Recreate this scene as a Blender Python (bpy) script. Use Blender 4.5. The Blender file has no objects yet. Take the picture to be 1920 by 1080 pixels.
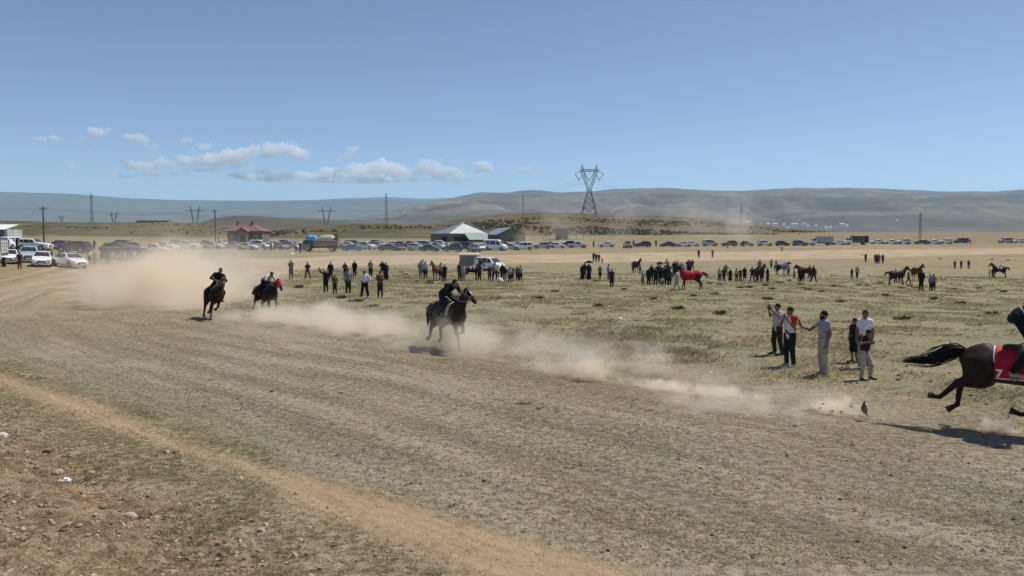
import bpy, bmesh, math, random
import numpy as np
from mathutils import Vector, Matrix

# ------------------------------------------------------------------ camera, sky, sun, exposure
SC = bpy.context.scene
COL = SC.collection
HC = 3.5                      # eye height above the track
F = 1500.0                    # focal length in photograph pixels (1920 wide)
PITCH = math.atan(85.0 / F)
cam_data = bpy.data.cameras.new('camera')
cam = bpy.data.objects.new('camera', cam_data)
COL.objects.link(cam)
cam.location = (0, 0, HC)
cam.rotation_euler = (math.pi / 2 - PITCH, 0, 0)
cam_data.sensor_width = 36.0
cam_data.lens = 36.0 * F / 1920.0
cam_data.clip_start = 0.1
cam_data.clip_end = 120000.0
SC.camera = cam

SUN_EL, SUN_AZ = math.radians(60.0), math.radians(62.0)     # azimuth from +Y towards +X
world = bpy.data.worlds.new('World')
SC.world = world
world.use_nodes = True
wn, wl = world.node_tree.nodes, world.node_tree.links
wn.clear()
w_out = wn.new('ShaderNodeOutputWorld')
w_bg = wn.new('ShaderNodeBackground')
w_sky = wn.new('ShaderNodeTexSky')
w_sky.sky_type = 'NISHITA'
w_sky.sun_disc = False
w_sky.sun_elevation = SUN_EL
w_sky.sun_rotation = SUN_AZ
w_sky.altitude = 1500.0
w_sky.air_density = 0.62
w_sky.dust_density = 0.7
w_sky.ozone_density = 0.4
w_bg.inputs['Strength'].default_value = 0.097
wl.new(w_sky.outputs[0], w_bg.inputs[0])
wl.new(w_bg.outputs[0], w_out.inputs[0])

sun_data = bpy.data.lights.new('sun', 'SUN')
sun_data.energy = 3.8
sun_data.angle = math.radians(0.53)
sun_data.color = (1.0, 0.95, 0.87)
sun = bpy.data.objects.new('sun', sun_data)
COL.objects.link(sun)
SUN_DIR = Vector((math.sin(SUN_AZ) * math.cos(SUN_EL), math.cos(SUN_AZ) * math.cos(SUN_EL), math.sin(SUN_EL)))
sun.rotation_euler = SUN_DIR.to_track_quat('Z', 'Y').to_euler()
sun.location = (60, 40, 120)

SC.view_settings.view_transform = 'Standard'
SC.view_settings.look = 'None'
SC.view_settings.exposure = 0.45
SC.view_settings.gamma = 1.0
SC.view_settings.use_curve_mapping = False
cy = SC.cycles
cy.max_bounces = 32
cy.diffuse_bounces = 3
cy.glossy_bounces = 3
cy.transparent_max_bounces = 12
cy.volume_bounces = 28
cy.volume_max_steps = 512
cy.use_denoising = True
try:
    cy.denoiser = 'OPENIMAGEDENOISE'
    cy.denoising_input_passes = 'RGB_ALBEDO_NORMAL'
except Exception:
    pass
cy.sample_clamp_indirect = 4.0

random.seed(7)
RNG = np.random.default_rng(11)

# ------------------------------------------------------------------ helpers
def tag(o, label=None, cat=None, group=None, kind=None):
    if label: o['label'] = label
    if cat: o['category'] = cat
    if group: o['group'] = group
    if kind: o['kind'] = kind
    return o

def mesh_np(name, V, Fq, mat=None, smooth=False):
    """mesh from numpy vertices and one array of equal-size faces"""
    V = np.asarray(V, dtype=np.float32); Fq = np.asarray(Fq, dtype=np.int32)
    me = bpy.data.meshes.new(name)
    n, k = Fq.shape
    me.vertices.add(len(V)); me.vertices.foreach_set('co', V.ravel())
    me.loops.add(n * k); me.loops.foreach_set('vertex_index', Fq.ravel())
    me.polygons.add(n); me.polygons.foreach_set('loop_start', np.arange(0, n * k, k, dtype=np.int32))
    try: me.polygons.foreach_set('loop_total', np.full(n, k, dtype=np.int32))
    except Exception: pass
    me.polygons.foreach_set('use_smooth', np.full(n, bool(smooth)))
    me.update(calc_edges=True)
    if mat is not None: me.materials.append(mat)
    return me

def obj(name, me, parent=None, mat=None, loc=None, rotz=None, scale=None):
    o = bpy.data.objects.new(name, me)
    COL.objects.link(o)
    if mat is not None and me is not None:
        if len(me.materials) == 0: me.materials.append(mat)
        o.material_slots[0].link = 'OBJECT'
        o.material_slots[0].material = mat
    if parent is not None: o.parent = parent
    if loc is not None: o.location = loc
    if rotz is not None: o.rotation_euler = (0, 0, rotz)
    if scale is not None: o.scale = (scale,) * 3 if not hasattr(scale, '__len__') else scale
    return o

def empty(name, loc=(0, 0, 0), rotz=0.0):
    o = bpy.data.objects.new(name, None)
    COL.objects.link(o); o.location = loc; o.rotation_euler = (0, 0, rotz)
    o.empty_display_size = 0.2
    return o

class MB:
    """collects polygons of any size for one mesh"""
    def __init__(s): s.V = []; s.P = []
    def poly(s, pts):
        b = len(s.V); s.V.extend([tuple(p) for p in pts]); s.P.append(tuple(range(b, b + len(pts))))
    def box(s, c, d, rz=0.0, taper=1.0):
        cx, cy_, cz = c; dx, dy, dz = d[0] / 2, d[1] / 2, d[2] / 2
        b = len(s.V); cr, sr = math.cos(rz), math.sin(rz)
        for z, k in ((-dz, 1.0), (dz, taper)):
            for x, y in ((-dx, -dy), (dx, -dy), (dx, dy), (-dx, dy)):
                x *= k; y *= k
                s.V.append((cx + x * cr - y * sr, cy_ + x * sr + y * cr, cz + z))
        for f in ((0, 3, 2, 1), (4, 5, 6, 7), (0, 1, 5, 4), (1, 2, 6, 5), (2, 3, 7, 6), (3, 0, 4, 7)):
            s.P.append(tuple(b + i for i in f))
    def bar(s, a, b_, r, r2=None, n=4, cap=True):
        a = Vector(a); b_ = Vector(b_); d = b_ - a
        if d.length < 1e-6: return
        d.normalize(); r2 = r if r2 is None else r2
        up = Vector((0, 0, 1)) if abs(d.z) < 0.95 else Vector((1, 0, 0))
        u = d.cross(up).normalized(); v = d.cross(u).normalized()
        o = len(s.V)
        for p, rr in ((a, r), (b_, r2)):
            for i in range(n):
                t = 2 * math.pi * (i + .5) / n
                s.V.append(tuple(p + u * math.cos(t) * rr + v * math.sin(t) * rr))
        for i in range(n):
            j = (i + 1) % n
            s.P.append((o + i, o + n + i, o + n + j, o + j))
        if cap:
            s.P.append(tuple(o + i for i in range(n))); s.P.append(tuple(o + 2 * n - 1 - i for i in range(n)))
    def cyl(s, c, r, h, axis='z', n=14, r2=None):
        ax = {'x': Vector((1, 0, 0)), 'y': Vector((0, 1, 0)), 'z': Vector((0, 0, 1))}[axis]
        c = Vector(c); s.bar(c - ax * h / 2, c + ax * h / 2, r, r2, n)
    def tube(s, pts, rads, n=6):
        pts = [Vector(p) for p in pts]; o = len(s.V); m = len(pts)
        for i, p in enumerate(pts):
            d = (pts[min(i + 1, m - 1)] - pts[max(i - 1, 0)]).normalized()
            up = Vector((0, 0, 1)) if abs(d.z) < 0.95 else Vector((1, 0, 0))
            u = d.cross(up).normalized(); v = d.cross(u).normalized()
            for k in range(n):
                t = 2 * math.pi * k / n
                s.V.append(tuple(p + u * math.cos(t) * rads[i] + v * math.sin(t) * rads[i]))
        for i in range(m - 1):
            for k in range(n):
                j = (k + 1) % n
                s.P.append((o + i * n + k, o + (i + 1) * n + k, o + (i + 1) * n + j, o + i * n + j))
        s.P.append(tuple(o + k for k in range(n))); s.P.append(tuple(o + (m - 1) * n + n - 1 - k for k in range(n)))
    def mesh(s, name, mat=None, smooth=False):
        me = bpy.data.meshes.new(name)
        me.from_pydata(s.V, [], s.P)
        if smooth:
            me.polygons.foreach_set('use_smooth', [True] * len(me.polygons))
        me.update()
        if mat is not None: me.materials.append(mat)
        return me

# ---- numpy value noise
def _h2(ix, iy, seed):
    n = (ix.astype(np.int64) * 374761393 + iy.astype(np.int64) * 668265263 + seed * 1442695041) & 0x7fffffff
    n = (n ^ (n >> 13)) * 1274126177 & 0x7fffffff
    return ((n ^ (n >> 16)) & 0xffff) / 65535.0
def vnoise(x, y, seed=0):
    x = np.asarray(x, float); y = np.asarray(y, float)
    ix = np.floor(x); iy = np.floor(y); fx = x - ix; fy = y - iy
    fx = fx * fx * (3 - 2 * fx); fy = fy * fy * (3 - 2 * fy)
    a = _h2(ix, iy, seed); b = _h2(ix + 1, iy, seed); c = _h2(ix, iy + 1, seed); d = _h2(ix + 1, iy + 1, seed)
    return (a + (b - a) * fx) * (1 - fy) + (c + (d - c) * fx) * fy
def fbm(x, y, oct=4, seed=0, gain=.5):
    s = 0; a = 1; t = 0
    for i in range(oct):
        s = s + a * vnoise(x * 2 ** i + 17.3 * i, y * 2 ** i - 9.1 * i, seed + i); t += a; a *= gain
    return s / t
def sstep(e0, e1, x):
    t = np.clip((np.asarray(x, float) - e0) / (e1 - e0), 0, 1); return t * t * (3 - 2 * t)

# ---- signed distance bodies meshed with surface nets
def cone(a, b, ra, rb, k=.03, flat=None):
    return ('c', np.array(a, float), np.array(b, float), ra, rb, k, flat)
def ell(c, r, ax=None, k=.03):
    ax = np.eye(3) if ax is None else np.array(ax, float)
    return ('e', np.array(c, float), np.array(r, float), ax, 0, k, None)
def sdf_eval(pr, X, Y, Z):
    if pr[0] == 'c':
        _, a, b, ra, rb, k, fl = pr
        if fl is not None:
            n = np.array(fl[0], float); n = n / np.linalg.norm(n); g = 1 / fl[1] - 1
            s = (X * n[0] + Y * n[1] + Z * n[2]) * g
            X = X + n[0] * s; Y = Y + n[1] * s; Z = Z + n[2] * s
            a = a + n * (a @ n) * g; b = b + n * (b @ n) * g
        d = b - a; L = max(d @ d, 1e-9)
        h = np.clip(((X - a[0]) * d[0] + (Y - a[1]) * d[1] + (Z - a[2]) * d[2]) / L, 0, 1)
        return np.sqrt((X - a[0] - h * d[0]) ** 2 + (Y - a[1] - h * d[1]) ** 2 + (Z - a[2] - h * d[2]) ** 2) - (ra + (rb - ra) * h)
    _, c, r, ax, _, k, _ = pr
    dx, dy, dz = X - c[0], Y - c[1], Z - c[2]
    q = [(dx * ax[i][0] + dy * ax[i][1] + dz * ax[i][2]) / r[i] for i in range(3)]
    l = np.sqrt(q[0] ** 2 + q[1] ** 2 + q[2] ** 2)
    return (l - 1) * min(r)
def prim_box(pr):
    if pr[0] == 'c':
        _, a, b, ra, rb, k, fl = pr
        R = max(ra, rb)
        return np.minimum(a, b) - R, np.maximum(a, b) + R
    _, c, r, ax, _, k, _ = pr
    e = np.sqrt(((np.array(ax) * np.array(r)[:, None]) ** 2).sum(0))
    return c - e, c + e
def surf(prims, vox, clips=(), noise=None):
    lo = np.min([prim_box(p)[0] for p in prims], 0) - vox * 4
    hi = np.max([prim_box(p)[1] for p in prims], 0) + vox * 4
    n = np.ceil((hi - lo) / vox).astype(int) + 1
    Fd = np.full(n, 1e3, dtype=np.float32)
    ax = [lo[i] + vox * np.arange(n[i]) for i in range(3)]
    for p in prims:
        k = max(p[5], 1e-5)
        a, b = prim_box(p); m = k + 3 * vox
        i0 = np.maximum(np.floor((a - m - lo) / vox).astype(int), 0)
        i1 = np.minimum(np.ceil((b + m - lo) / vox).astype(int) + 1, n)
        X, Y, Z = np.meshgrid(ax[0][i0[0]:i1[0]], ax[1][i0[1]:i1[1]], ax[2][i0[2]:i1[2]], indexing='ij')
        d = sdf_eval(p, X, Y, Z)
        s = Fd[i0[0]:i1[0], i0[1]:i1[1], i0[2]:i1[2]]
        h = np.clip(.5 + .5 * (s - d) / k, 0, 1)
        s[...] = np.where(s > 500, d, s * (1 - h) + d * h - k * h * (1 - h))
    if len(clips) or noise is not None:
        X, Y, Z = np.meshgrid(*ax, indexing='ij')
        if noise is not None: Fd = Fd + noise(X, Y, Z)
        for nrm, dd in clips:
            Fd = np.maximum(Fd, X * nrm[0] + Y * nrm[1] + Z * nrm[2] - dd)
    Fd[0] = Fd[-1] = 1e3; Fd[:, 0] = Fd[:, -1] = 1e3; Fd[:, :, 0] = Fd[:, :, -1] = 1e3
    Fd = np.clip(Fd, -10 * vox, 10 * vox)
    S = Fd < 0
    c = [S[i:n[0] - 1 + i, j:n[1] - 1 + j, k:n[2] - 1 + k] for i in (0, 1) for j in (0, 1) for k in (0, 1)]
    sm = sum(x.astype(np.int8) for x in c)
    act = (sm > 0) & (sm < 8)
    idx = np.full(act.shape, -1, np.int64)
    I, J, K = np.nonzero(act); idx[I, J, K] = np.arange(len(I))
    acc = np.zeros((len(I), 3)); cnt = np.zeros(len(I))
    corners = [(i, j, k) for i in (0, 1) for j in (0, 1) for k in (0, 1)]
    for p in range(8):
        for q in range(p + 1, 8):
            dlt = [corners[q][m] - corners[p][m] for m in range(3)]
            if sum(abs(v) for v in dlt) != 1: continue
            a = corners[p]; b = corners[q]
            fa = Fd[I + a[0], J + a[1], K + a[2]]; fb = Fd[I + b[0], J + b[1], K + b[2]]
            cr = (fa < 0) != (fb < 0)
            t = np.where(cr, fa / np.where(cr, fa - fb, 1), 0)
            for m in range(3):
                acc[:, m] += np.where(cr, a[m] + t * dlt[m], 0)
            cnt += cr
    P = lo + vox * (np.stack([I, J, K], 1) + acc / cnt[:, None])
    quads = []
    A = S[:-1, 1:-1, 1:-1] != S[1:, 1:-1, 1:-1]; i, j, k = np.nonzero(A); j += 1; k += 1
    f = np.stack([idx[i, j - 1, k - 1], idx[i, j, k - 1], idx[i, j, k], idx[i, j - 1, k]], 1)
    fl = ~S[i, j, k]; f[fl] = f[fl][:, ::-1]; quads.append(f)
    A = S[1:-1, :-1, 1:-1] != S[1:-1, 1:, 1:-1]; i, j, k = np.nonzero(A); i += 1; k += 1
    f = np.stack([idx[i - 1, j, k - 1], idx[i - 1, j, k], idx[i, j, k], idx[i, j, k - 1]], 1)
    fl = ~S[i, j, k]; f[fl] = f[fl][:, ::-1]; quads.append(f)
    A = S[1:-1, 1:-1, :-1] != S[1:-1, 1:-1, 1:]; i, j, k = np.nonzero(A); i += 1; j += 1
    f = np.stack([idx[i - 1, j - 1, k], idx[i, j - 1, k], idx[i, j, k], idx[i - 1, j, k]], 1)
    fl = ~S[i, j, k]; f[fl] = f[fl][:, ::-1]; quads.append(f)
    return P, np.concatenate(quads)
def surf_mesh(name, prims, vox, clips=(), mat=None, noise=None):
    P, Q = surf(prims, vox, clips, noise)
    return mesh_np(name, P, Q, mat, True)
def join_np(parts):
    V = []; Q = []; b = 0
    for P, q in parts: V.append(P); Q.append(q + b); b += len(P)
    return np.concatenate(V), np.concatenate(Q)

# ------------------------------------------------------------------ materials
class NT:
    def __init__(s, name):
        s.m = bpy.data.materials.new(name); s.m.use_nodes = True
        s.t = s.m.node_tree; s.t.nodes.clear()
        s.out = s.t.nodes.new('ShaderNodeOutputMaterial')
    def n(s, typ, **kw):
        nd = s.t.nodes.new('ShaderNode' + typ)
        for k, v in kw.items(): setattr(nd, k, v)
        return nd
    def l(s, a, b): s.t.links.new(a, b)
    def put(s, sock, v):
        if hasattr(v, 'is_linked') or isinstance(v, bpy.types.NodeSocket): s.l(v, sock)
        else: sock.default_value = v
    def noise(s, vec, scale, detail=5, rough=.55, dist=0.0):
        nd = s.n('TexNoise'); nd.inputs['Scale'].default_value = scale
        nd.inputs['Detail'].default_value = detail; nd.inputs['Roughness'].default_value = rough
        nd.inputs['Distortion'].default_value = dist
        if vec is not None: s.l(vec, nd.inputs['Vector'])
        return nd.outputs['Fac']
    def ramp(s, v, a, b, lo=0.0, hi=1.0, smooth=True):
        nd = s.n('MapRange'); nd.interpolation_type = 'SMOOTHSTEP' if smooth else 'LINEAR'
        s.l(v, nd.inputs['Value'])
        nd.inputs['From Min'].default_value = a; nd.inputs['From Max'].default_value = b
        nd.inputs['To Min'].default_value = lo; nd.inputs['To Max'].default_value = hi
        return nd.outputs['Result']
    def math(s, op, a, b=0.0, c=0.0):
        nd = s.n('Math', operation=op)
        s.put(nd.inputs[0], a); s.put(nd.inputs[1], b); s.put(nd.inputs[2], c)
        return nd.outputs[0]
    def mix(s, f, a, b, blend='MIX'):
        nd = s.n('Mix', data_type='RGBA', blend_type=blend)
        s.put(nd.inputs['Factor'], f)
        for k, v in (('A', a), ('B', b)):
            sk = [i for i in nd.inputs if i.name == k and i.type == 'RGBA'][0]
            s.put(sk, v if isinstance(v, bpy.types.NodeSocket) else (*v, 1.0))
        return [o for o in nd.outputs if o.type == 'RGBA'][0]
    def attr(s, name):
        return s.n('Attribute', attribute_name=name)
    def pbsdf(s, col, rough=.8, spec=.3, metal=0.0, coat=0.0, bump=None, bstr=.3, bdist=.05):
        p = s.n('BsdfPrincipled')
        s.put(p.inputs['Base Color'], col if isinstance(col, bpy.types.NodeSocket) else (*col, 1.0))
        s.put(p.inputs['Roughness'], rough); p.inputs['Specular IOR Level'].default_value = spec
        p.inputs['Metallic'].default_value = metal; p.inputs['Coat Weight'].default_value = coat
        if bump is not None:
            b = s.n('Bump'); b.inputs['Strength'].default_value = bstr; b.inputs['Distance'].default_value = bdist
            s.l(bump, b.inputs['Height']); s.l(b.outputs[0], p.inputs['Normal'])
        s.l(p.outputs[0], s.out.inputs['Surface'])
        return p

MATS = {}
def plain(name, col, rough=.75, spec=.3, metal=0.0, coat=0.0, var=.18, scale=6.0, bump=0.0):
    """procedural material: colour with a noise variation and an optional relief"""
    key = (name, tuple(np.round(col, 4)), rough, spec, metal, coat, var, scale, bump)
    if key in MATS: return MATS[key]
    t = NT(name)
    tc = t.n('TexCoord').outputs['Object']
    nz = t.noise(tc, scale, 6, .6)
    f = t.ramp(nz, .3, .7)
    lo = tuple(c * (1 - var) for c in col); hi = tuple(min(1, c * (1 + var)) for c in col)
    t.pbsdf(t.mix(f, lo, hi), rough, spec, metal, coat, nz if bump else None, bump, .02)
    MATS[key] = t.m
    return t.m
def cloth(col): return plain('cloth', col, .9, .15, var=.25, scale=9, bump=.3)
SKIN = plain('skin', (.22, .115, .07), .55, .35, var=.12)
HAIR = plain('hair', (.012, .009, .007), .8, .12, var=.3, scale=40, bump=.4)
RUBBER = plain('rubber', (.015, .015, .016), .85, .2)
GLASS = plain('tinted_glass', (.02, .025, .03), .06, .6, coat=.6, var=.1)
CHROME = plain('alloy', (.42, .43, .45), .35, .5, metal=.8, var=.1)
LAMP_CLEAR = plain('lamp_lens', (.75, .76, .78), .12, .6, var=.05)
LAMP_RED = plain('red_lens', (.32, .015, .012), .2, .5, var=.1)
DARK_TRIM = plain('dark_trim', (.02, .02, .021), .6, .3)
PLATE = plain('plate_white', (.75, .75, .73), .5, .3, var=.03)
STEEL = plain('galvanised_steel', (.145, .162, .185), .6, .4, metal=.3, var=.15, scale=1.5)
WOOD = plain('weathered_wood', (.12, .09, .065), .85, .2, var=.3)
def paint(col): return plain('car_paint', col, .3, .5, coat=.7, var=.05, scale=1.2)
# ------------------------------------------------------------------ terrain
FWD = np.array([0, math.cos(PITCH), -math.sin(PITCH)]); UPV = np.array([0, math.sin(PITCH), math.cos(PITCH)])
def t_of(px): return (px - 960.0) / F
COLS = [
    (-400, [(45, 0), (60, .4), (80, 1.4), (112, 2.5), (150, 3.0), (250, 4.5), (330, 6.5), (700, 14), (1000, 10)]),
    (0,    [(45, 0), (60, .35), (80, 1.35), (112, 2.5), (150, 3.0), (250, 4.5), (330, 6.5), (700, 14), (1000, 10)]),
    (230,  [(48, 0), (65, .1), (100, 1.1), (124, 2.45), (160, 2.7), (250, 4.2), (330, 6.1), (700, 13), (1000, 10)]),
    (450,  [(50, -.1), (80, -.2), (125, .5), (165, 2.0), (185, 2.35), (250, 3.6), (330, 5.3), (700, 12), (1000, 9)]),
    (700,  [(55, -.1), (80, -.1), (120, .2), (165, 1.75), (185, 2.1), (250, 3.6), (330, 5.2), (700, 12), (1000, 9)]),
    (1000, [(55, -.1), (85, -.5), (115, -.45), (150, .1), (190, 1.8), (215, 2.4), (300, 4.6), (400, 7), (700, 12), (1000, 8)]),
    (1250, [(55, -.15), (80, -.55), (130, -.6), (170, .35), (222, 2.45), (300, 4.6), (400, 7), (650, 11), (1000, 5)]),
    (1500, [(60, -.3), (88, -.7), (150, -.7), (190, .6), (237, 2.8), (320, 5.0), (450, 9.0), (560, 11.2), (800, 8), (1200, -10)]),
    (1850, [(35, 0), (60, -.8), (82, -1.3), (98, -1.0), (150, -1.4), (200, .8), (262, 3.1), (320, 4.6), (450, 9.0), (560, 11.0), (800, 8), (1200, -10)]),
    (2400, [(35, 0), (60, -.8), (82, -1.3), (98, -1.0), (150, -1.4), (200, .8), (262, 3.1), (320, 4.6), (450, 9.0), (560, 11.0), (800, 8), (1200, -10)]),
]
_LY = np.linspace(math.log(2.0), math.log(12000.0), 700)
_TT = np.linspace(t_of(-400), t_of(2400), 120)
_tab = np.array([np.interp(np.exp(_LY), [20] + [p[0] for p in c[1]] + [2500, 12000], [0] + [p[1] for p in c[1]] + [-45, -60]) for c in COLS])
_cols_t = [t_of(c[0]) for c in COLS]
_G = np.array([[np.interp(t, _cols_t, _tab[:, j]) for j in range(len(_LY))] for t in _TT])
def _blur(a, n, axis):
    k = np.ones(n) / n
    pad = [(0, 0), (0, 0)]; pad[axis] = (n // 2, n // 2)
    return np.apply_along_axis(lambda v: np.convolve(v, k, 'valid'), axis, np.pad(a, pad, mode='edge'))
for _ in range(2): _G = _blur(_blur(_G, 7, 1), 9, 0)
def smooth_z(X, Y):
    X = np.asarray(X, float); Y = np.maximum(np.asarray(Y, float), 2.1)
    u = np.clip((X / Y - _TT[0]) / (_TT[1] - _TT[0]), 0, len(_TT) - 1.001)
    v = np.clip((np.log(Y) - _LY[0]) / (_LY[1] - _LY[0]), 0, len(_LY) - 1.001)
    i = u.astype(int); j = v.astype(int); a = u - i; b = v - j
    return (_G[i, j] * (1 - a) + _G[i + 1, j] * a) * (1 - b) + (_G[i, j + 1] * (1 - a) + _G[i + 1, j + 1] * a) * b
def ground_z(X, Y):
    X = np.asarray(X, float); Y = np.asarray(Y, float)
    z = smooth_z(X, Y)
    s = X + Y
    bank = np.clip(5.3 - s, 0, 9) * .2
    amp = sstep(6.8, 5.0, s)
    z = z + np.minimum(bank, 1.7) + amp * (.24 * (fbm(X * 1.1, Y * 1.1, 4, 5) - .5) + .16 * (fbm(X * 3.3, Y * 3.3, 3, 8) - .5) + .05 * (fbm(X * 9, Y * 9, 2, 18) - .5))
    z = z + .05 * (fbm(X * .35, Y * .35, 3, 2) - .5) + .03 * (vnoise(X * 2.2, Y * 2.2, 3) - .5) * sstep(60, 25, Y) * sstep(9.5, 7.5, s)
    return z
def gz(x, y): return float(ground_z(np.array([x]), np.array([y]))[0])
def at(px, Y):
    """ground point seen in picture column px at distance Y"""
    X = t_of(px) * Y
    for _ in range(4):
        z = gz(X, Y)
        X = t_of(px) * (Y * math.cos(PITCH) - (z - HC) * math.sin(PITCH))
    return Vector((X, Y, gz(X, Y)))
def gp(px, row):
    """ground point on the sight line through photograph pixel (px,row)"""
    d = FWD + np.array([1, 0, 0]) * t_of(px) + UPV * (540 - row) / F
    ts = np.exp(np.linspace(math.log(5), math.log(900), 2500))
    P = d[None] * ts[:, None] + np.array([0, 0, HC])
    below = P[:, 2] < smooth_z(P[:, 0], P[:, 1])
    i = int(np.argmax(below)) if below.any() else len(ts) - 1
    p = P[i]
    return Vector((p[0], p[1], gz(p[0], p[1])))
def sky_pt(px, row, dist):
    d = FWD + np.array([1, 0, 0]) * t_of(px) + UPV * (540 - row) / F
    return Vector(d * dist + np.array([0, 0, HC]))
def depth(p): return p.y * math.cos(PITCH) - (p.z - HC) * math.sin(PITCH)

# track centre line (world metres) and half widths
TRK = np.array([(80, -63.5), (0, 16.5), (-14.5, 31), (-22.5, 41.5), (-28.5, 55), (-33, 75), (-37, 98), (-34, 120), (-22, 136), (0, 151), (40, 176), (100, 204), (200, 232), (420, 250)], float)
TRW = np.array([5.4, 5.4, 5.6, 6.5, 7.5, 9, 11, 12, 13, 13, 15, 13, 11, 11], float)
def track_uv(X, Y):
    X = X.ravel(); Y = Y.ravel()
    best = np.full(X.shape, 1e9); U = np.zeros(X.shape); Vv = np.zeros(X.shape); W = np.zeros(X.shape); acc = 0
    for i in range(len(TRK) - 1):
        a, b = TRK[i], TRK[i + 1]; d = b - a; L = np.hypot(*d)
        h = np.clip(((X - a[0]) * d[0] + (Y - a[1]) * d[1]) / L ** 2, 0, 1)
        qx = X - a[0] - h * d[0]; qy = Y - a[1] - h * d[1]; ds = np.hypot(qx, qy)
        m = ds < best
        sg = np.sign(d[0] * qy - d[1] * qx)
        best[m] = ds[m]; U[m] = (acc + h * L)[m]; Vv[m] = (ds * sg)[m]; W[m] = (TRW[i] + (TRW[i + 1] - TRW[i]) * h)[m]
        acc += L
    return U, Vv, W
PATH = np.array([(60, -52), (2.6, 6.0), (.0, 8.75), (-2.2, 10.65), (-5.8, 13.7), (-9.8, 17.4), (-14.9, 21.9), (-22, 29), (-31, 41), (-38, 55), (-44, 75), (-52, 95)], float)
def dist_poly(X, Y, poly):
    best = np.full(X.shape, 1e9)
    for i in range(len(poly) - 1):
        a, b = poly[i], poly[i + 1]; d = b - a
        h = np.clip(((X - a[0]) * d[0] + (Y - a[1]) * d[1]) / (d @ d), 0, 1)
        best = np.minimum(best, np.hypot(X - a[0] - h * d[0], Y - a[1] - h * d[1]))
    return best
def masks(X, Y):
    sh = X.shape
    U, Vv, W = track_uv(X, Y); U = U.reshape(sh); Vv = Vv.reshape(sh); W = W.reshape(sh)
    wob = (fbm(X * .35, Y * .35, 3, 21) - .5) * 2.2
    tr = sstep(1.1, -1.1, np.abs(Vv) - W + wob)
    back = sstep(125, 185, U)            # the far side of the oval is bare dirt
    pw = .05 + .55 * (fbm(X * .3, Y * .3, 3, 31) - .25) + .38 * sstep(-6, 0, X)
    path = sstep(.42, -.3, dist_poly(X, Y, PATH) - pw)
    s = X + Y
    dry = np.zeros(sh)
    inner = Vv * 1.0                     # which side of the centre line is the inside of the oval
    e = np.abs(Vv) - W
    fieldside = sstep(21, 24, s)
    dry = np.maximum(dry, fieldside * sstep(5.5, .5, e) * sstep(130, 90, U) * .95)
    dry = np.maximum(dry, sstep(112, 150, Y) * sstep(30, 90, X) * .9)          # straw far right
    dry = np.maximum(dry, sstep(-20, -34, X) * sstep(50, 62, Y) * sstep(150, 90, Y) * .8)
    dry = np.maximum(dry, sstep(140, 180, Y) * .6)
    bank = sstep(6.6, 5.2, s + (fbm(X * .9, Y * .9, 3, 61) - .5) * 1.6)
    scrub = sstep(9.3, 8.0, s)
    return dict(track=tr * (1 - back), road=tr * back, path=path, dry=dry, bank=bank, scrub=scrub, u=U, v=Vv, W=W, e=e)

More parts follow.
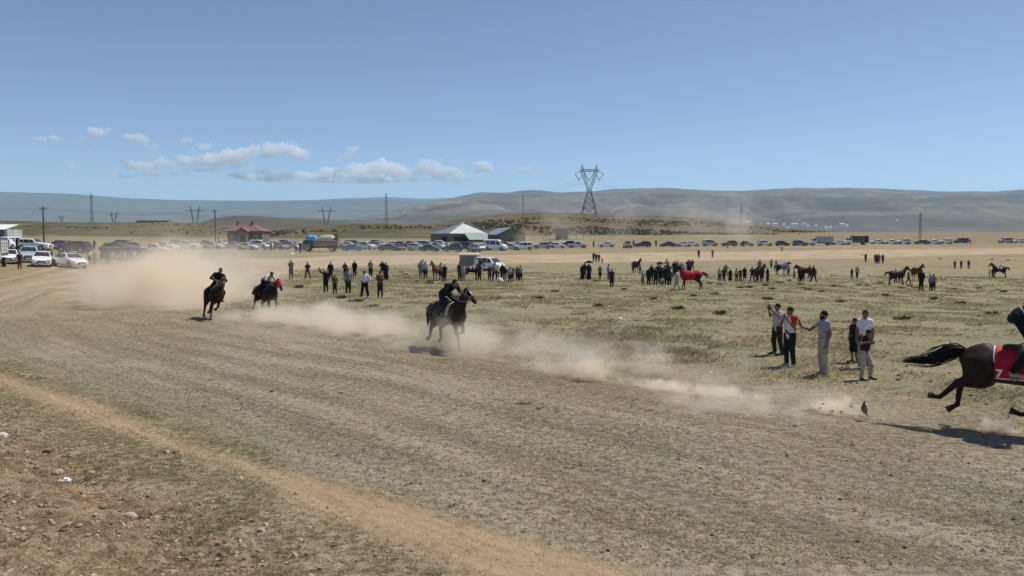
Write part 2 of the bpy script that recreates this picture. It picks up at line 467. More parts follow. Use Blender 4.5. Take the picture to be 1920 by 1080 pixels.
def ground_material():
    t = NT('dry_grassland')
    geo = t.n('NewGeometry').outputs['Position']
    A = {k: t.attr(k).outputs['Fac'] for k in ('track', 'road', 'path', 'dry', 'bank', 'scrub')}
    uv = t.attr('trk').outputs['Vector']
    n0 = t.noise(geo, .035, 4, .55)
    n1 = t.noise(geo, .22, 6, .6)
    n2 = t.noise(geo, 1.3, 7, .62)
    n3 = t.noise(geo, 7.0, 6, .68)
    n4 = t.noise(geo, 34.0, 4, .7)
    stv = t.n('Mapping'); stv.inputs['Scale'].default_value = (.09, 1.15, 1.0); t.l(uv, stv.inputs['Vector'])
    st = t.noise(stv.outputs[0], 1.0, 7, .62, .4)
    stv2 = t.n('Mapping'); stv2.inputs['Scale'].default_value = (.5, 5.0, 1.0); t.l(uv, stv2.inputs['Vector'])
    st2 = t.noise(stv2.outputs[0], 1.0, 6, .65, .3)
    mixn = t.math('ADD', t.math('MULTIPLY', n1, .45), t.math('ADD', t.math('MULTIPLY', n2, .35), t.math('MULTIPLY', n0, .2)))
    # pasture
    field = t.mix(t.ramp(mixn, .4, .6), (.172, .178, .10), (.315, .26, .158))
    field = t.mix(t.math('MULTIPLY', t.ramp(n2, .55, .72), .6), field, (.40, .29, .18))
    dryc = t.mix(t.ramp(n2, .38, .62), (.24, .185, .105), (.38, .28, .165))
    col = t.mix(t.math('MULTIPLY', A['dry'], t.ramp(n1, .2, .55, .55, 1)), field, dryc)
    col = t.mix(t.math('MULTIPLY', t.ramp(t.noise(geo, .05, 5, .65), .5, .62), t.math('MULTIPLY', A['dry'], .7)), col, (.175, .15, .085))
    sx = t.n('SeparateXYZ'); t.l(geo, sx.inputs[0])
    far = t.ramp(sx.outputs[1], 225, 300)
    col = t.mix(t.math('MULTIPLY', far, .62), col, t.mix(t.ramp(n1, .4, .6), (.145, .115, .062), (.235, .175, .095)))
    # foreground scrub
    scr = t.mix(t.ramp(t.math('ADD', t.math('MULTIPLY', n2, .55), t.math('MULTIPLY', n3, .45)), .38, .6), (.165, .135, .08), (.335, .262, .168))
    col = t.mix(A['scrub'], col, scr)
    # trampled track
    trc = t.mix(t.ramp(st, .36, .62), (.188, .168, .122), (.37, .312, .228))
    stv3 = t.n('Mapping'); stv3.inputs['Scale'].default_value = (.035, 1.7, 1.0); t.l(uv, stv3.inputs['Vector'])
    rut = t.noise(stv3.outputs[0], 1.0, 3, .5, .25)
    trc = t.mix(t.math('MULTIPLY', t.ramp(rut, .60, .68), t.math('MULTIPLY', t.ramp(n1, .35, .6), .75)), trc, (.115, .105, .075))
    trc = t.mix(t.math('MULTIPLY', t.ramp(st2, .42, .68), .55), trc, (.36, .29, .20))
    trc = t.mix(t.math('MULTIPLY', t.ramp(n1, .5, .7), .5), trc, (.205, .19, .12))
    trc = t.mix(t.math('MULTIPLY', t.ramp(t.noise(geo, .075, 4, .6), .47, .6), .6), trc, (.26, .19, .125))
    col = t.mix(A['track'], col, trc)
    rdc = t.mix(t.ramp(st, .35, .65), (.37, .27, .18), (.47, .355, .24))
    rdc = t.mix(t.math('MULTIPLY', t.ramp(n1, .48, .62), .6), rdc, (.26, .205, .125))
    rdc = t.mix(t.math('MULTIPLY', t.ramp(rut, .56, .64), .6), rdc, (.24, .17, .11))
    col = t.mix(A['road'], col, rdc)
    bnk = t.mix(t.ramp(n2, .35, .65), (.20, .125, .076), (.365, .25, .162))
    bnk = t.mix(t.math('MULTIPLY', t.ramp(n3, .5, .62), .7), bnk, (.20, .145, .085))
    col = t.mix(A['bank'], col, bnk)
    pth = t.mix(t.ramp(st2, .36, .64), (.36, .25, .15), (.46, .33, .205))
    pf = t.math('MULTIPLY', A['path'], t.ramp(n2, .15, .42, .55, 1.0))
    col = t.mix(pf, col, pth)
    # blades, clods and pebbles: speckle of the stuff itself
    rough_area = t.math('SUBTRACT', 1.0, t.math('MULTIPLY', t.math('MAXIMUM', pf, A['road']), .72))
    sp = t.math('ADD', t.math('MULTIPLY', n3, .55), t.math('MULTIPLY', n4, .45))
    dark = t.math('MULTIPLY', t.ramp(sp, .52, .44), rough_area)
    col = t.mix(t.math('MULTIPLY', dark, .66), col, (.075, .062, .036))
    lite = t.math('MULTIPLY', t.ramp(sp, .525, .585), rough_area)
    col = t.mix(t.math('MULTIPLY', lite, .5), col, (.46, .39, .26))
    h = t.math('ADD', t.math('MULTIPLY', n3, .7), t.math('MULTIPLY', n4, .35))
    h = t.math('ADD', h, t.math('MULTIPLY', st2, t.math('MULTIPLY', A['track'], .5)))
    t.pbsdf(col, .95, .1, bump=h, bstr=.8, bdist=.13)
    return t.m
GROUND = ground_material()

def set_attr(me, name, arr):
    a = me.attributes.new(name, 'FLOAT', 'POINT'); a.data.foreach_set('value', np.asarray(arr, np.float32).ravel())
def build_ground():
    th = np.concatenate([np.linspace(-1.45, -.68, 40, endpoint=False), np.linspace(-.68, .68, 520, endpoint=False), np.linspace(.68, 1.45, 41)])
    r = np.concatenate([[1.2, 2.2, 3.2, 4.2, 5.0], np.exp(np.linspace(math.log(5.6), math.log(420), 430)), np.exp(np.linspace(math.log(440), math.log(11500), 60))])
    T, R = np.meshgrid(th, r, indexing='ij')
    X = np.sin(T) * R; Y = np.cos(T) * R
    Z = ground_z(X, Y)
    m = masks(X, Y)
    V = np.stack([X, Y, Z], -1).reshape(-1, 3)
    nr = len(r); i, j = np.meshgrid(np.arange(len(th) - 1), np.arange(nr - 1), indexing='ij'); b = (i * nr + j).ravel()
    Q = np.stack([b, b + 1, b + nr + 1, b + nr], 1)[:, ::-1]
    fm = lambda k: m[k].reshape(-1)[Q].mean(1)
    lab = np.zeros(len(Q), int)
    lab[fm('road') > .45] = 2; lab[fm('track') > .45] = 1; lab[fm('path') > .45] = 3
    names = {0: ('ground', 'dry grassy plain with green and straw patches reaching to the hills'),
             1: ('race_track', 'trampled grey green earth race track curving from the right edge to the left'),
             2: ('dirt_road', 'bare pale dirt far side of the track below the parked cars'),
             3: ('dirt_path', 'narrow orange dirt path crossing the foreground')}
    for k, (nm, lb) in names.items():
        q = Q[lab == k]
        used, inv = np.unique(q, return_inverse=True)
        me = mesh_np(nm, V[used], inv.reshape(-1, 4), GROUND, True)
        for a in ('track', 'road', 'path', 'dry', 'bank', 'scrub'): set_attr(me, a, m[a].reshape(-1)[used])
        uvw = np.stack([m['u'].ravel(), m['v'].ravel(), np.zeros(m['u'].size)], 1)[used].astype(np.float32)
        a = me.attributes.new('trk', 'FLOAT_VECTOR', 'POINT'); a.data.foreach_set('vector', uvw.ravel())
        tag(obj(nm, me), lb, None, None, 'structure')
build_ground()

# ------------------------------------------------------------------ hills and mountains
def hill_material(name, cols, band=0.0, shrub=.0, scale=.02):
    t = NT(name)
    geo = t.n('NewGeometry').outputs['Position']
    n1 = t.noise(geo, scale, 6, .6); n2 = t.noise(geo, scale * 7, 6, .65)
    m = t.math('ADD', t.math('MULTIPLY', n1, .6), t.math('MULTIPLY', n2, .4))
    c = t.mix(t.ramp(m, .4, .6), cols[0], cols[1])
    if band:
        mp = t.n('Mapping'); mp.inputs['Scale'].default_value = (.00045, .00045, band); t.l(geo, mp.inputs['Vector'])
        nb = t.noise(mp.outputs[0], 1.0, 6, .6, .5)
        c = t.mix(t.ramp(nb, .45, .62), c, cols[2])
    elif len(cols) > 2:
        c = t.mix(t.ramp(t.noise(geo, scale * 2.3, 5, .6), .5, .62), c, cols[2])
    if shrub:
        n3 = t.noise(geo, scale * 22, 5, .7)
        c = t.mix(t.math('MULTIPLY', t.ramp(n3, .56, .64), shrub), c, (.06, .062, .03))
    t.pbsdf(c, .95, .1, bump=n2, bstr=.5, bdist=2.0 if band else .4)
    return t.m
def ridge(name, label, crest, Yb, rowb, Yc, mat, px0, px1, nx=400, ns=40, namp=0.0, nscale=.01, seed=1, prof=.85, drop=60.0, camp=0.0, ridged=False):
    """a hill standing between base distance Yb and crest distance Yc; crest outline (px,row) is its skyline from the track side"""
    cx = np.array([c[0] for c in crest], float); cr = np.array([c[1] for c in crest], float)
    pxs = np.linspace(px0, px1, nx); rc = np.interp(pxs, cx, cr)
    k = np.ones(9) / 9; rc = np.convolve(np.pad(rc, 4, mode='edge'), k, 'valid')
    rb = np.interp(pxs, [p[0] for p in rowb], [p[1] for p in rowb])
    s = np.concatenate([np.linspace(0, 1, ns), 1 + np.linspace(.06, 1.0, 12)])
    PX, S = np.meshgrid(pxs, s, indexing='ij')
    RC = rc[:, None]; RB = rb[:, None]
    Y = np.where(S <= 1, Yb + (Yc - Yb) * S, Yc + (S - 1) * (Yc - Yb))
    row = RB + (RC - RB) * np.clip(S, 0, 1) ** prof
    row = np.minimum(row, RB + 4)
    tz = HC + Y * ((455 - row) / F)
    X = t_of(PX) * Y
    Zc = HC + Yc * ((455 - RC) / F)
    tz = np.where(S > 1, Zc - (Zc + drop) * sstep(0, 1, (S - 1)) , tz)
    if namp:
        nz = fbm(X * nscale, Y * nscale, 6, seed)
        if ridged: nz = 1 - np.abs(2 * nz - 1) * 1.6
        env = np.clip(S * 3, 0, 1) * np.where(S < 1, np.clip((1 - S) * 4, 0.10, 1), .10)
        tz = tz + namp * (nz - .55) * env
    if camp: tz = tz + camp * (fbm(X * nscale * 4, Y * 0, 4, seed + 9) - .5)
    tz = tz - np.where(S <= 0, .6 * max(1.0, Yb / 300), 0)
    V = np.stack([X, Y, tz], -1).reshape(-1, 3); m = len(s)
    i, j = np.meshgrid(np.arange(nx - 1), np.arange(m - 1), indexing='ij'); b = (i * m + j).ravel()
    Q = np.stack([b, b + m, b + m + 1, b + 1], 1)
    o = obj(name, mesh_np(name, V, Q, mat, True))
    tag(o, label, None, None, 'structure')
    return V.reshape(nx, m, 3), ns

M_MTN = hill_material('mountain_slope', [(.125, .112, .094), (.185, .16, .126), (.092, .088, .078)], band=.012, scale=.0012)
M_MTN2 = hill_material('far_mountain_slope', [(.10, .10, .085), (.13, .125, .10), (.09, .09, .08)], band=.006, scale=.0006)
M_GREEN = hill_material('green_hill', [(.07, .066, .034), (.10, .087, .045), (.155, .12, .064)], shrub=.5, scale=.03)
M_BROWN = hill_material('brown_hill', [(.105, .08, .047), (.15, .114, .066), (.07, .066, .033)], shrub=.75, scale=.03)
M_GREY = hill_material('grey_hill', [(.085, .075, .06), (.115, .10, .078), (.07, .066, .05)], shrub=.3, scale=.01)

ridge('mountains', 'very far pale blue ridge behind the left mountains',
      [(300, 385), (560, 378), (640, 372), (690, 371), (725, 369), (790, 373), (860, 371), (960, 376), (1200, 382)], 13000, [(0, 405), (1300, 405)], 15500, M_MTN2, 250, 1250, 200, 20, 150, .0006, 3, drop=100)
ridge('mountains', 'long blue mountain plateau along the left horizon',
      [(-500, 372), (-200, 364), (0, 361), (60, 362), (140, 363.5), (250, 372), (330, 375), (420, 376.5), (500, 377), (620, 375), (690, 374), (760, 377), (840, 384), (950, 400), (1100, 412)], 8000, [(-500, 424), (1100, 424)], 11500, M_MTN2, -500, 1080, 420, 50, 260, .0007, 5, .8, 100)
ridge('mountains', 'grey brown mountain range behind the pylon on the right',
      [(540, 432), (600, 420), (680, 408), (720, 402), (760, 395), (800, 385), (840, 374), (880, 366), (905, 362), (950, 362.5), (985, 358), (1015, 359), (1050, 363), (1100, 361), (1150, 356), (1250, 354), (1300, 356), (1350, 359), (1430, 357.5), (1500, 353), (1560, 354), (1640, 354), (1700, 356.5), (1780, 359.5), (1850, 361.5), (1920, 357), (2100, 352), (2500, 360)],
      2700, [(540, 436), (1300, 438), (1900, 438), (2500, 438)], 6800, M_MTN, 540, 2500, 700, 100, 175, .0012, 7, .9, 100, ridged=True)
ridge('hill', 'low grey brown hill behind the red roofed house',
      [(300, 430), (360, 424), (395, 411), (430, 405), (470, 404), (530, 408), (590, 414), (660, 419), (760, 424), (860, 430)], 1100, [(300, 436), (860, 436)], 1500, M_GREY, 300, 860, 200, 24, 8, .008, 4, .7, 40)
HD, HDn = ridge('hill', 'green grassy hill behind the cars at the left edge',
      [(-500, 408), (-100, 411), (0, 413.5), (100, 416), (200, 417.5), (320, 416), (360, 418.5), (400, 423), (450, 429), (500, 434), (540, 439)], 330, [(-500, 441), (150, 441), (330, 444), (540, 446)], 520, M_GREEN, -500, 540, 300, 30, 2.2, .02, 6, .9, 30)
HE, HEn = ridge('hill', 'olive shrub covered rise between the red roof and the grey roof',
      [(470, 440), (520, 431), (570, 427), (600, 423.5), (650, 419.5), (720, 418), (790, 421), (860, 426), (900, 432)], 330, [(470, 446), (680, 448), (900, 447)], 470, M_GREEN, 470, 900, 220, 30, 2.0, .03, 9, .9, 30)
HF, HFn = ridge('hill', 'brown hill with dark shrubs under the tall pylon',
      [(740, 432), (780, 421), (850, 413), (880, 408), (915, 403.5), (960, 400.5), (1020, 398.5), (1060, 400), (1090, 401), (1130, 404), (1175, 405), (1235, 404), (1300, 408), (1330, 411), (1370, 415), (1420, 421), (1470, 427), (1520, 431), (1580, 436)], 400, [(740, 445), (1000, 445), (1250, 444), (1580, 441)], 640, M_BROWN, 740, 1580, 420, 40, 5.0, .02, 12, .8, 40)
# ------------------------------------------------------------------ pylons, masts, poles and lines
def lattice(mb, p, q, w0, w1, n, r):
    """square lattice strut from p to q with widths w0,w1"""
    p = Vector(p); q = Vector(q); d = (q - p).normalized()
    up = Vector((0, 1, 0)) if abs(d.y) < .9 else Vector((1, 0, 0))
    u = d.cross(up).normalized(); v = d.cross(u).normalized()
    def ring(t):
        c = p.lerp(q, t); w = (w0 + (w1 - w0) * t) / 2
        return [c + u * a * w + v * b * w for a, b in ((1, 1), (1, -1), (-1, -1), (-1, 1))]
    R = [ring(i / n) for i in range(n + 1)]
    for i in range(n):
        for k in range(4):
            mb.bar(R[i][k], R[i + 1][k], r, cap=False)
            mb.bar(R[i][k], R[i + 1][(k + 1) % 4], r * .6, cap=False)
            if i: mb.bar(R[i][k], R[i][(k + 1) % 4], r * .6, cap=False)
def big_pylon(loc, H, label, rz=0.0, thick=1.0, group=None):
    root = empty('power_pylon', loc, rz); tag(root, label, 'pylon', group)
    s = H / 40.0; R = .28 * thick * s
    W = 20.0 * s
    legs = [(sx * 6.2 * s, sy * 6.2 * s) for sx in (-1, 1) for sy in (-1, 1)]
    for lx, ly in legs:
        mb = MB(); mb.bar((lx, ly, -1.5), (lx * .2, ly * .2, W), R * 1.25, R)
        obj('leg', mb.mesh('leg', STEEL), root)
    mb = MB()
    for h0, h1 in ((0, 5.5), (5.5, 10.5), (10.5, 15), (15, 20)):
        for a in range(4):
            c = [(-1, -1), (1, -1), (1, 1), (-1, 1)]
            k0 = 6.2 * (1 - .8 * h0 / 20) * s; k1 = 6.2 * (1 - .8 * h1 / 20) * s
            A, B = c[a], c[(a + 1) % 4]
            mb.bar((A[0] * k0, A[1] * k0, h0 * s), (B[0] * k1, B[1] * k1, h1 * s), R * .55)
            mb.bar((B[0] * k0, B[1] * k0, h0 * s), (A[0] * k1, A[1] * k1, h1 * s), R * .55)
            mb.bar((A[0] * k1, A[1] * k1, h1 * s), (B[0] * k1, B[1] * k1, h1 * s), R * .5)
    obj('bracing', mb.mesh('bracing', STEEL), root)
    for sx in (-1, 1):
        mb = MB(); lattice(mb, (sx * .8 * s, 0, W), (sx * 5.6 * s, 0, 34.5 * s), 1.6 * s, 2.0 * s, 7, R * .6)
        obj('fork', mb.mesh('fork', STEEL), root)
        mb = MB(); lattice(mb, (sx * 5.2 * s, 0, 34.8 * s), (sx * 5.9 * s, 0, 40 * s), 1.8 * s, .25 * s, 4, R * .55)
        obj('peak', mb.mesh('peak', STEEL), root)
        mb = MB()
        for sy in (-.6, .6):
            mb.bar((sx * 7.4 * s, sy * s, 34.6 * s), (sx * 11.2 * s, sy * s * .4, 33.0 * s), R * .7)
            mb.bar((sx * 11.2 * s, sy * s * .4, 33.0 * s), (sx * 11.2 * s, sy * s * .4, 32.2 * s), R * .7)
        obj('arm_tip', mb.mesh('arm_tip', STEEL), root)
    mb = MB(); lattice(mb, (-7.6 * s, 0, 35.2 * s), (7.6 * s, 0, 35.2 * s), 1.7 * s, 1.7 * s, 10, R * .6)
    obj('crossbeam', mb.mesh('crossbeam', STEEL), root)
    for x0, x1, xm, z0, zm in ((-11.2, -5.4, -8.0, 32.4, 27.6), (-4.4, 4.4, 0.0, 34.2, 27.2), (5.4, 11.2, 8.0, 32.4, 27.6)):
        mb = MB()
        mb.bar((x0 * s, 0, z0 * s), (xm * s, 0, zm * s), R * 1.1); mb.bar((x1 * s, 0, z0 * s), (xm * s, 0, zm * s), R * 1.1)
        obj('insulator_string', mb.mesh('insulator_string', STEEL), root)
    return root
hx, hy = t_of(1104) * 640, 640.0
big_pylon((hx, hy, HC + hy * (455 - 403.5) / F), 40.0, 'tall steel lattice power pylon standing on the brown hilltop')

def small_pylon(px, row_b, row_t, Y, label):
    """distant portal pylon with wide crossarm"""
    base = sky_pt(px, row_b, Y); H = (row_b - row_t) / F * Y
    root = empty('power_pylon', base); tag(root, label, 'pylon', 'distant pylons of the power line on the left')
    r = .42 * Y / 1500; w = H * .22
    for sx in (-1, 1):
        mb = MB()
        lattice(mb, (sx * w * .35, 0, 0), (sx * w * 1.1, 0, H), H * .07, H * .03, 6, r * .55)
        obj('leg', mb.mesh('leg', STEEL), root)
    mb = MB(); lattice(mb, (-w * 2.3, 0, H * .78), (w * 2.3, 0, H * .78), H * .06, H * .06, 8, r * .55)
    obj('crossarm', mb.mesh('crossarm', STEEL), root)
small_pylon(366, 422, 387, 1250, 'distant pylon with wide crossarm left of the red roofed house')
small_pylon(612, 421, 388, 1250, 'distant pylon with wide crossarm rising above the truck and blue tarp')
small_pylon(214, 419, 397, 1900, 'small distant pylon behind the green hill, right of the thin mast')
small_pylon(115, 417, 404, 2900, 'tiniest far pylon behind the green hill near the left edge')

def lattice_mast(px, row_b, row_t, Y, label):
    base = sky_pt(px, row_b + 1.5, Y); H = (row_b + 1.5 - row_t) / F * Y
    root = empty('lattice_mast', base); tag(root, label, 'mast', 'slim lattice masts of the power line')
    mb = MB(); lattice(mb, (0, 0, -1), (0, 0, H * .93), .034 * H * 2.3, .02 * H * 1.9, 14, .075 * Y / 500)
    obj('shaft', mb.mesh('shaft', STEEL), root)
    for k, (z, w) in enumerate(((.93, .05), (.84, .055), (.75, .05))):
        mb = MB(); mb.bar((-w * H * .8, 0, z * H), (w * H * .8, 0, z * H), .12 * Y / 500); obj('crossarm', mb.mesh('crossarm', STEEL), root)
    mb = MB(); mb.bar((0, 0, H * .93), (0, 0, H), .1 * Y / 500); obj('tip', mb.mesh('tip', STEEL), root)
lattice_mast(172.5, 420, 361, 560, 'slim lattice mast on the green hill at far left')
lattice_mast(724.5, 421, 361, 500, 'slim lattice mast on the shrub rise left of the grey roof')
lattice_mast(980.5, 437, 362, 420, 'slim lattice mast just right of the gabled grey shed')
lattice_mast(1389, 447, 380, 430, 'slim lattice mast above the dust beside the silver hatchback')
lattice_mast(1725, 447, 396, 330, 'slim lattice mast at right behind the row of white cars')
def pole(px, row_b, row_t, Y, label):
    base = sky_pt(px, row_b + 2, Y); H = (row_b + 2 - row_t) / F * Y
    root = empty('utility_pole', base); tag(root, label, 'pole', 'dark utility poles behind the parked cars')
    mb = MB(); mb.bar((0, 0, -.5), (0, 0, H), .22, .15, 8); obj('post', mb.mesh('post', WOOD), root)
    mb = MB(); mb.box((0, 0, H - .5), (1.7, .16, .16)); obj('crossarm', mb.mesh('crossarm', WOOD), root)
    for x in (-.7, 0, .7):
        mb = MB(); mb.cyl((x, 0, H - .28), .07, .28, n=6); obj('insulator', mb.mesh('insulator', CHROME), root)
pole(82.5, 449, 388, 190, 'dark wooden utility pole behind the white estate car at left')
pole(404, 449, 393, 250, 'dark wooden utility pole left of the red roofed house')
WIRE = plain('wire', (.08, .085, .09), .5, .3)
def wires(name_label, a, b, offs, sag, r):
    root = empty('power_line', a); tag(root, name_label, 'power line')
    for dx, dz in offs:
        mb = MB(); pts = []
        for i in range(17):
            s = i / 16; p = Vector(a).lerp(Vector(b), s) - Vector(a)
            pts.append((p.x + dx, p.y, p.z + dz - sag * 4 * s * (1 - s)))
        mb.tube(pts, [r] * 17, 3); obj('cable', mb.mesh('cable', WIRE), root)
top = Vector((hx, hy, HC + hy * (455 - 403.5) / F))
offs = [(-8, 27.2), (0, 26.8), (8, 27.2)]
wires('three thin cables sagging left from the tall pylon', top, sky_pt(610, 421, 1250), offs, 14, .05)
wires('three thin cables sagging right from the tall pylon', top, (900, 1500, 8), offs, 22, .05)
p1, p2 = sky_pt(82.5, 389, 190), sky_pt(404, 394, 250)
wires('cables between the two dark wooden poles', p1, p2, [(-.1, 0), (0, -.4)], 1.2, .018)
wires('cables running left from the pole at far left', p1, sky_pt(-350, 380, 180), [(-.1, 0), (0, -.4)], 1.0, .018)

# ------------------------------------------------------------------ buildings
def corrugated(col):
    t = NT('corrugated_sheet'); tc = t.n('TexCoord').outputs['Object']
    w = t.n('TexWave'); w.inputs['Scale'].default_value = 2.2; w.inputs['Distortion'].default_value = .3
    t.l(tc, w.inputs['Vector'])
    nz = t.noise(tc, .6, 6, .6)
    c = t.mix(t.ramp(nz, .35, .7), tuple(x * .9 for x in col), tuple(min(1, x * 1.06) for x in col))
    t.pbsdf(c, .42, .5, metal=.15, bump=w.outputs['Fac'], bstr=.35, bdist=.05)
    return t.m
ROOF_GREY = corrugated((.27, .30, .32)); ROOF_GREEN = corrugated((.32, .38, .34)); ROOF_RED = corrugated((.25, .115, .115))
WALL_GREY = plain('rendered_wall', (.20, .175, .155), .9, .2, scale=.8, bump=.3)
WALL_STONE = plain('block_wall', (.17, .14, .125), .9, .2, scale=1.6, bump=.5)
WALL_PALE = plain('pale_wall', (.42, .45, .44), .85, .2, scale=1.0)
FRAME = plain('window_frame', (.5, .5, .48), .6, .3)
def quadmesh(name, pts, mat, thick=.06):
    """a sheet with real thickness through the points"""
    P = [Vector(p) for p in pts]; n = (P[1] - P[0]).cross(P[2] - P[0]).normalized() * thick
    mb = MB(); mb.poly(P); mb.poly([p - n for p in reversed(P)])
    for i in range(len(P)):
        a, b = P[i], P[(i + 1) % len(P)]; mb.poly([a, a - n, b - n, b])
    return mb.mesh(name, mat)
def window(root, c, w, h, ax='x'):
    """window in a wall: c centre on the wall face that looks towards -y (ax x) or +x (ax y)"""
    mb = MB(); d = (w, .1, h) if ax == 'x' else (.1, w, h)
    mb.box(c, d); f = obj('window', mb.mesh('window', FRAME), root)
    mb = MB(); off = Vector((0, -.04, 0)) if ax == 'x' else Vector((.04, 0, 0))
    d2 = (w - .2, .1, h - .2) if ax == 'x' else (.1, w - .2, h - .2)
    mb.box(Vector(c) + off, d2); obj('pane', mb.mesh('pane', GLASS), f)
def door(root, c, w, h, ax='x', mat=None):
    mb = MB(); mb.box(c, (w, .12, h) if ax == 'x' else (.12, w, h)); obj('door', mb.mesh('door', mat or DARK_TRIM), root)

# red roofed house: walls, hip roof, projecting gabled porch, two chimneys
def red_house():
    Y = 245.0; b = at(459, Y); sc = Y / F
    root = empty('red_roofed_house', (b.x, b.y, HC + (455 - 455.5) * sc - .2)); tag(root, 'small stone house with faded red hipped roof and two chimneys', 'house')
    W = 65 * sc; D = 8.0; zt = 23.5 * sc; zr = 36.5 * sc; o = .5
    mb = MB(); mb.box((0, D / 2, zt / 2), (W, D, zt)); obj('wall', mb.mesh('wall', WALL_STONE), root)
    mb = MB(); mb.box((-.1, -1.0, zt * .46), (18 * sc, 2.0, zt * .92)); obj('porch', mb.mesh('porch', WALL_GREY), root)
    x0, x1, y0, y1 = -W / 2 - o, W / 2 + o, -o, D + o
    r0, r1 = (-3.0, D / 2, zr), (1.2, D / 2, zr)
    roof = []
    for i, pts in enumerate(([(x0, y0, zt), (x1, y0, zt), r1, r0], [(x1, y1, zt), (x0, y1, zt), r0, r1], [(x0, y1, zt), (x0, y0, zt), r0], [(x1, y0, zt), (x1, y1, zt), r1])):
        roof.append(obj('roof', quadmesh('roof', pts, ROOF_RED, .1), root))
    hw = 9 * sc + .4; ry = -2.5; zp = zt * .93; za = zt + 5.5 * sc
    obj('porch_roof', quadmesh('porch_roof', [(-.1 - hw, ry, zp), (-.1, ry, za), (-.1, D * .35, za), (-.1 - hw, D * .1, zp)], ROOF_RED, -.1), root)
    obj('porch_roof', quadmesh('porch_roof', [(-.1, ry, za), (-.1 + hw, ry, zp), (-.1 + hw, D * .1, zp), (-.1, D * .35, za)], ROOF_RED, -.1), root)
    mb = MB(); mb.poly([(-.1 - hw + .25, ry + .3, zp), (-.1 + hw - .25, ry + .3, zp), (-.1, ry + .3, za - .2)]); mb.poly([(-.1, ry + .42, za - .2), (-.1 + hw - .25, ry + .42, zp), (-.1 - hw + .25, ry + .42, zp)])
    obj('gable', mb.mesh('gable', ROOF_RED), root)
    for x, h in ((-20 * sc, 7.5 * sc), (7.5 * sc, 8 * sc)):
        mb = MB(); mb.box((x, D * .45, zr - h * .35 + h * .4), (.55, .55, h)); c = obj('chimney', mb.mesh('chimney', WALL_STONE), roof[0])
        mb = MB(); mb.box((x, D * .45, zr + h * .6), (.8, .8, .15)); obj('cap', mb.mesh('cap', DARK_TRIM), c)
    window(root, (-22 * sc, -.03, zt * .55), 1.1, 1.2); window(root, (21 * sc, -.03, zt * .55), 1.1, 1.2)
    door(root, (-.1, -2.03, zt * .33), 1.2, zt * .62)
red_house()

def barn():
    Y = 262.0; sc = Y / F; zoff = HC + (455 - 462) * sc
    b = at(842, Y)
    root = empty('metal_roofed_barn', (b.x, b.y, zoff)); tag(root, 'large barn with pale grey hipped sheet metal roof', 'barn')
    # local metres: front corner at 0,0; left wall runs to the left and away, right wall to the right and away
    zt = 24.5 * sc; zr = 45 * sc
    A = Vector((0, 0, 0)); L = Vector((-37 * sc, 5.0, 0)); R = Vector((72 * sc, 4.0, 0)); Bk = L + R
    def lift(v, z): return (v.x, v.y, z)
    for p, q in ((L, A), (A, R), (R, Bk), (Bk, L)):
        obj('wall', quadmesh('wall', [lift(p, -1.5), lift(q, -1.5), lift(q, zt), lift(p, zt)], WALL_GREY, .25), root)
    cen = (L + R) * .5
    apex1 = Vector((23 * sc, 4.2, 0)); apex2 = Vector((24.5 * sc, 4.6, 0))
    e = 1.06
    def out(v): return cen + (v - cen) * e
    LA, AA, RR, BB = out(L), out(A), out(R), out(Bk)
    a1 = lift(apex1, zr); a2 = lift(apex2 + Vector((2 * sc, 0, 0)), zr)
    zE = zt - .05
    obj('roof', quadmesh('roof', [lift(LA, zE), lift(AA, zE), a1], ROOF_GREY, .12), root)
    obj('roof', quadmesh('roof', [lift(AA, zE), lift(RR, zE), a2, a1], ROOF_GREY, .12), root)
    obj('roof', quadmesh('roof', [lift(RR, zE), lift(BB, zE), a2], ROOF_GREY, .12), root)
    obj('roof', quadmesh('roof', [lift(BB, zE), lift(LA, zE), a1, a2], ROOF_GREY, .12), root)
    for p in (AA, LA, RR):
        mb = MB(); mb.bar(lift(p, zE + .08), (a1[0], a1[1], zr + .12) if p is not RR else (a2[0], a2[1], zr + .12), .16); obj('ridge_cap', mb.mesh('ridge_cap', plain('ridge_metal', (.45, .48, .49), .4, .5, metal=.1)), root)
    mb = MB(); mb.box((-8 * sc, .9, 7 * sc), (1.6, .5, 22 * sc)); obj('doorway', mb.mesh('doorway', DARK_TRIM), root)
    mb = MB(); mb.box((17 * sc, .65, 7.5 * sc), (5.2, .4, 21 * sc)); obj('doorway', mb.mesh('doorway', DARK_TRIM), root)
    # green sheet lean-to on the right
    x0, x1 = 33 * sc, 73 * sc
    obj('lean_to_roof', quadmesh('lean_to_roof', [(x0 + 6 * sc, -3.2, 12.5 * sc), (x1, -3.0, 12.5 * sc), (x1 - 1 * sc, 1.6, zt + 1.2 * sc), (x0 - 1, 1.2, zt + 1.0 * sc)], ROOF_GREEN, .1), root)
    for x in (x0 + 6 * sc, x0 + 20 * sc, x1 - .4):
        mb = MB(); mb.bar((x, -3.0, -1.5), (x, -3.0, 12.2 * sc), .12); obj('post', mb.mesh('post', WOOD), root)
barn()
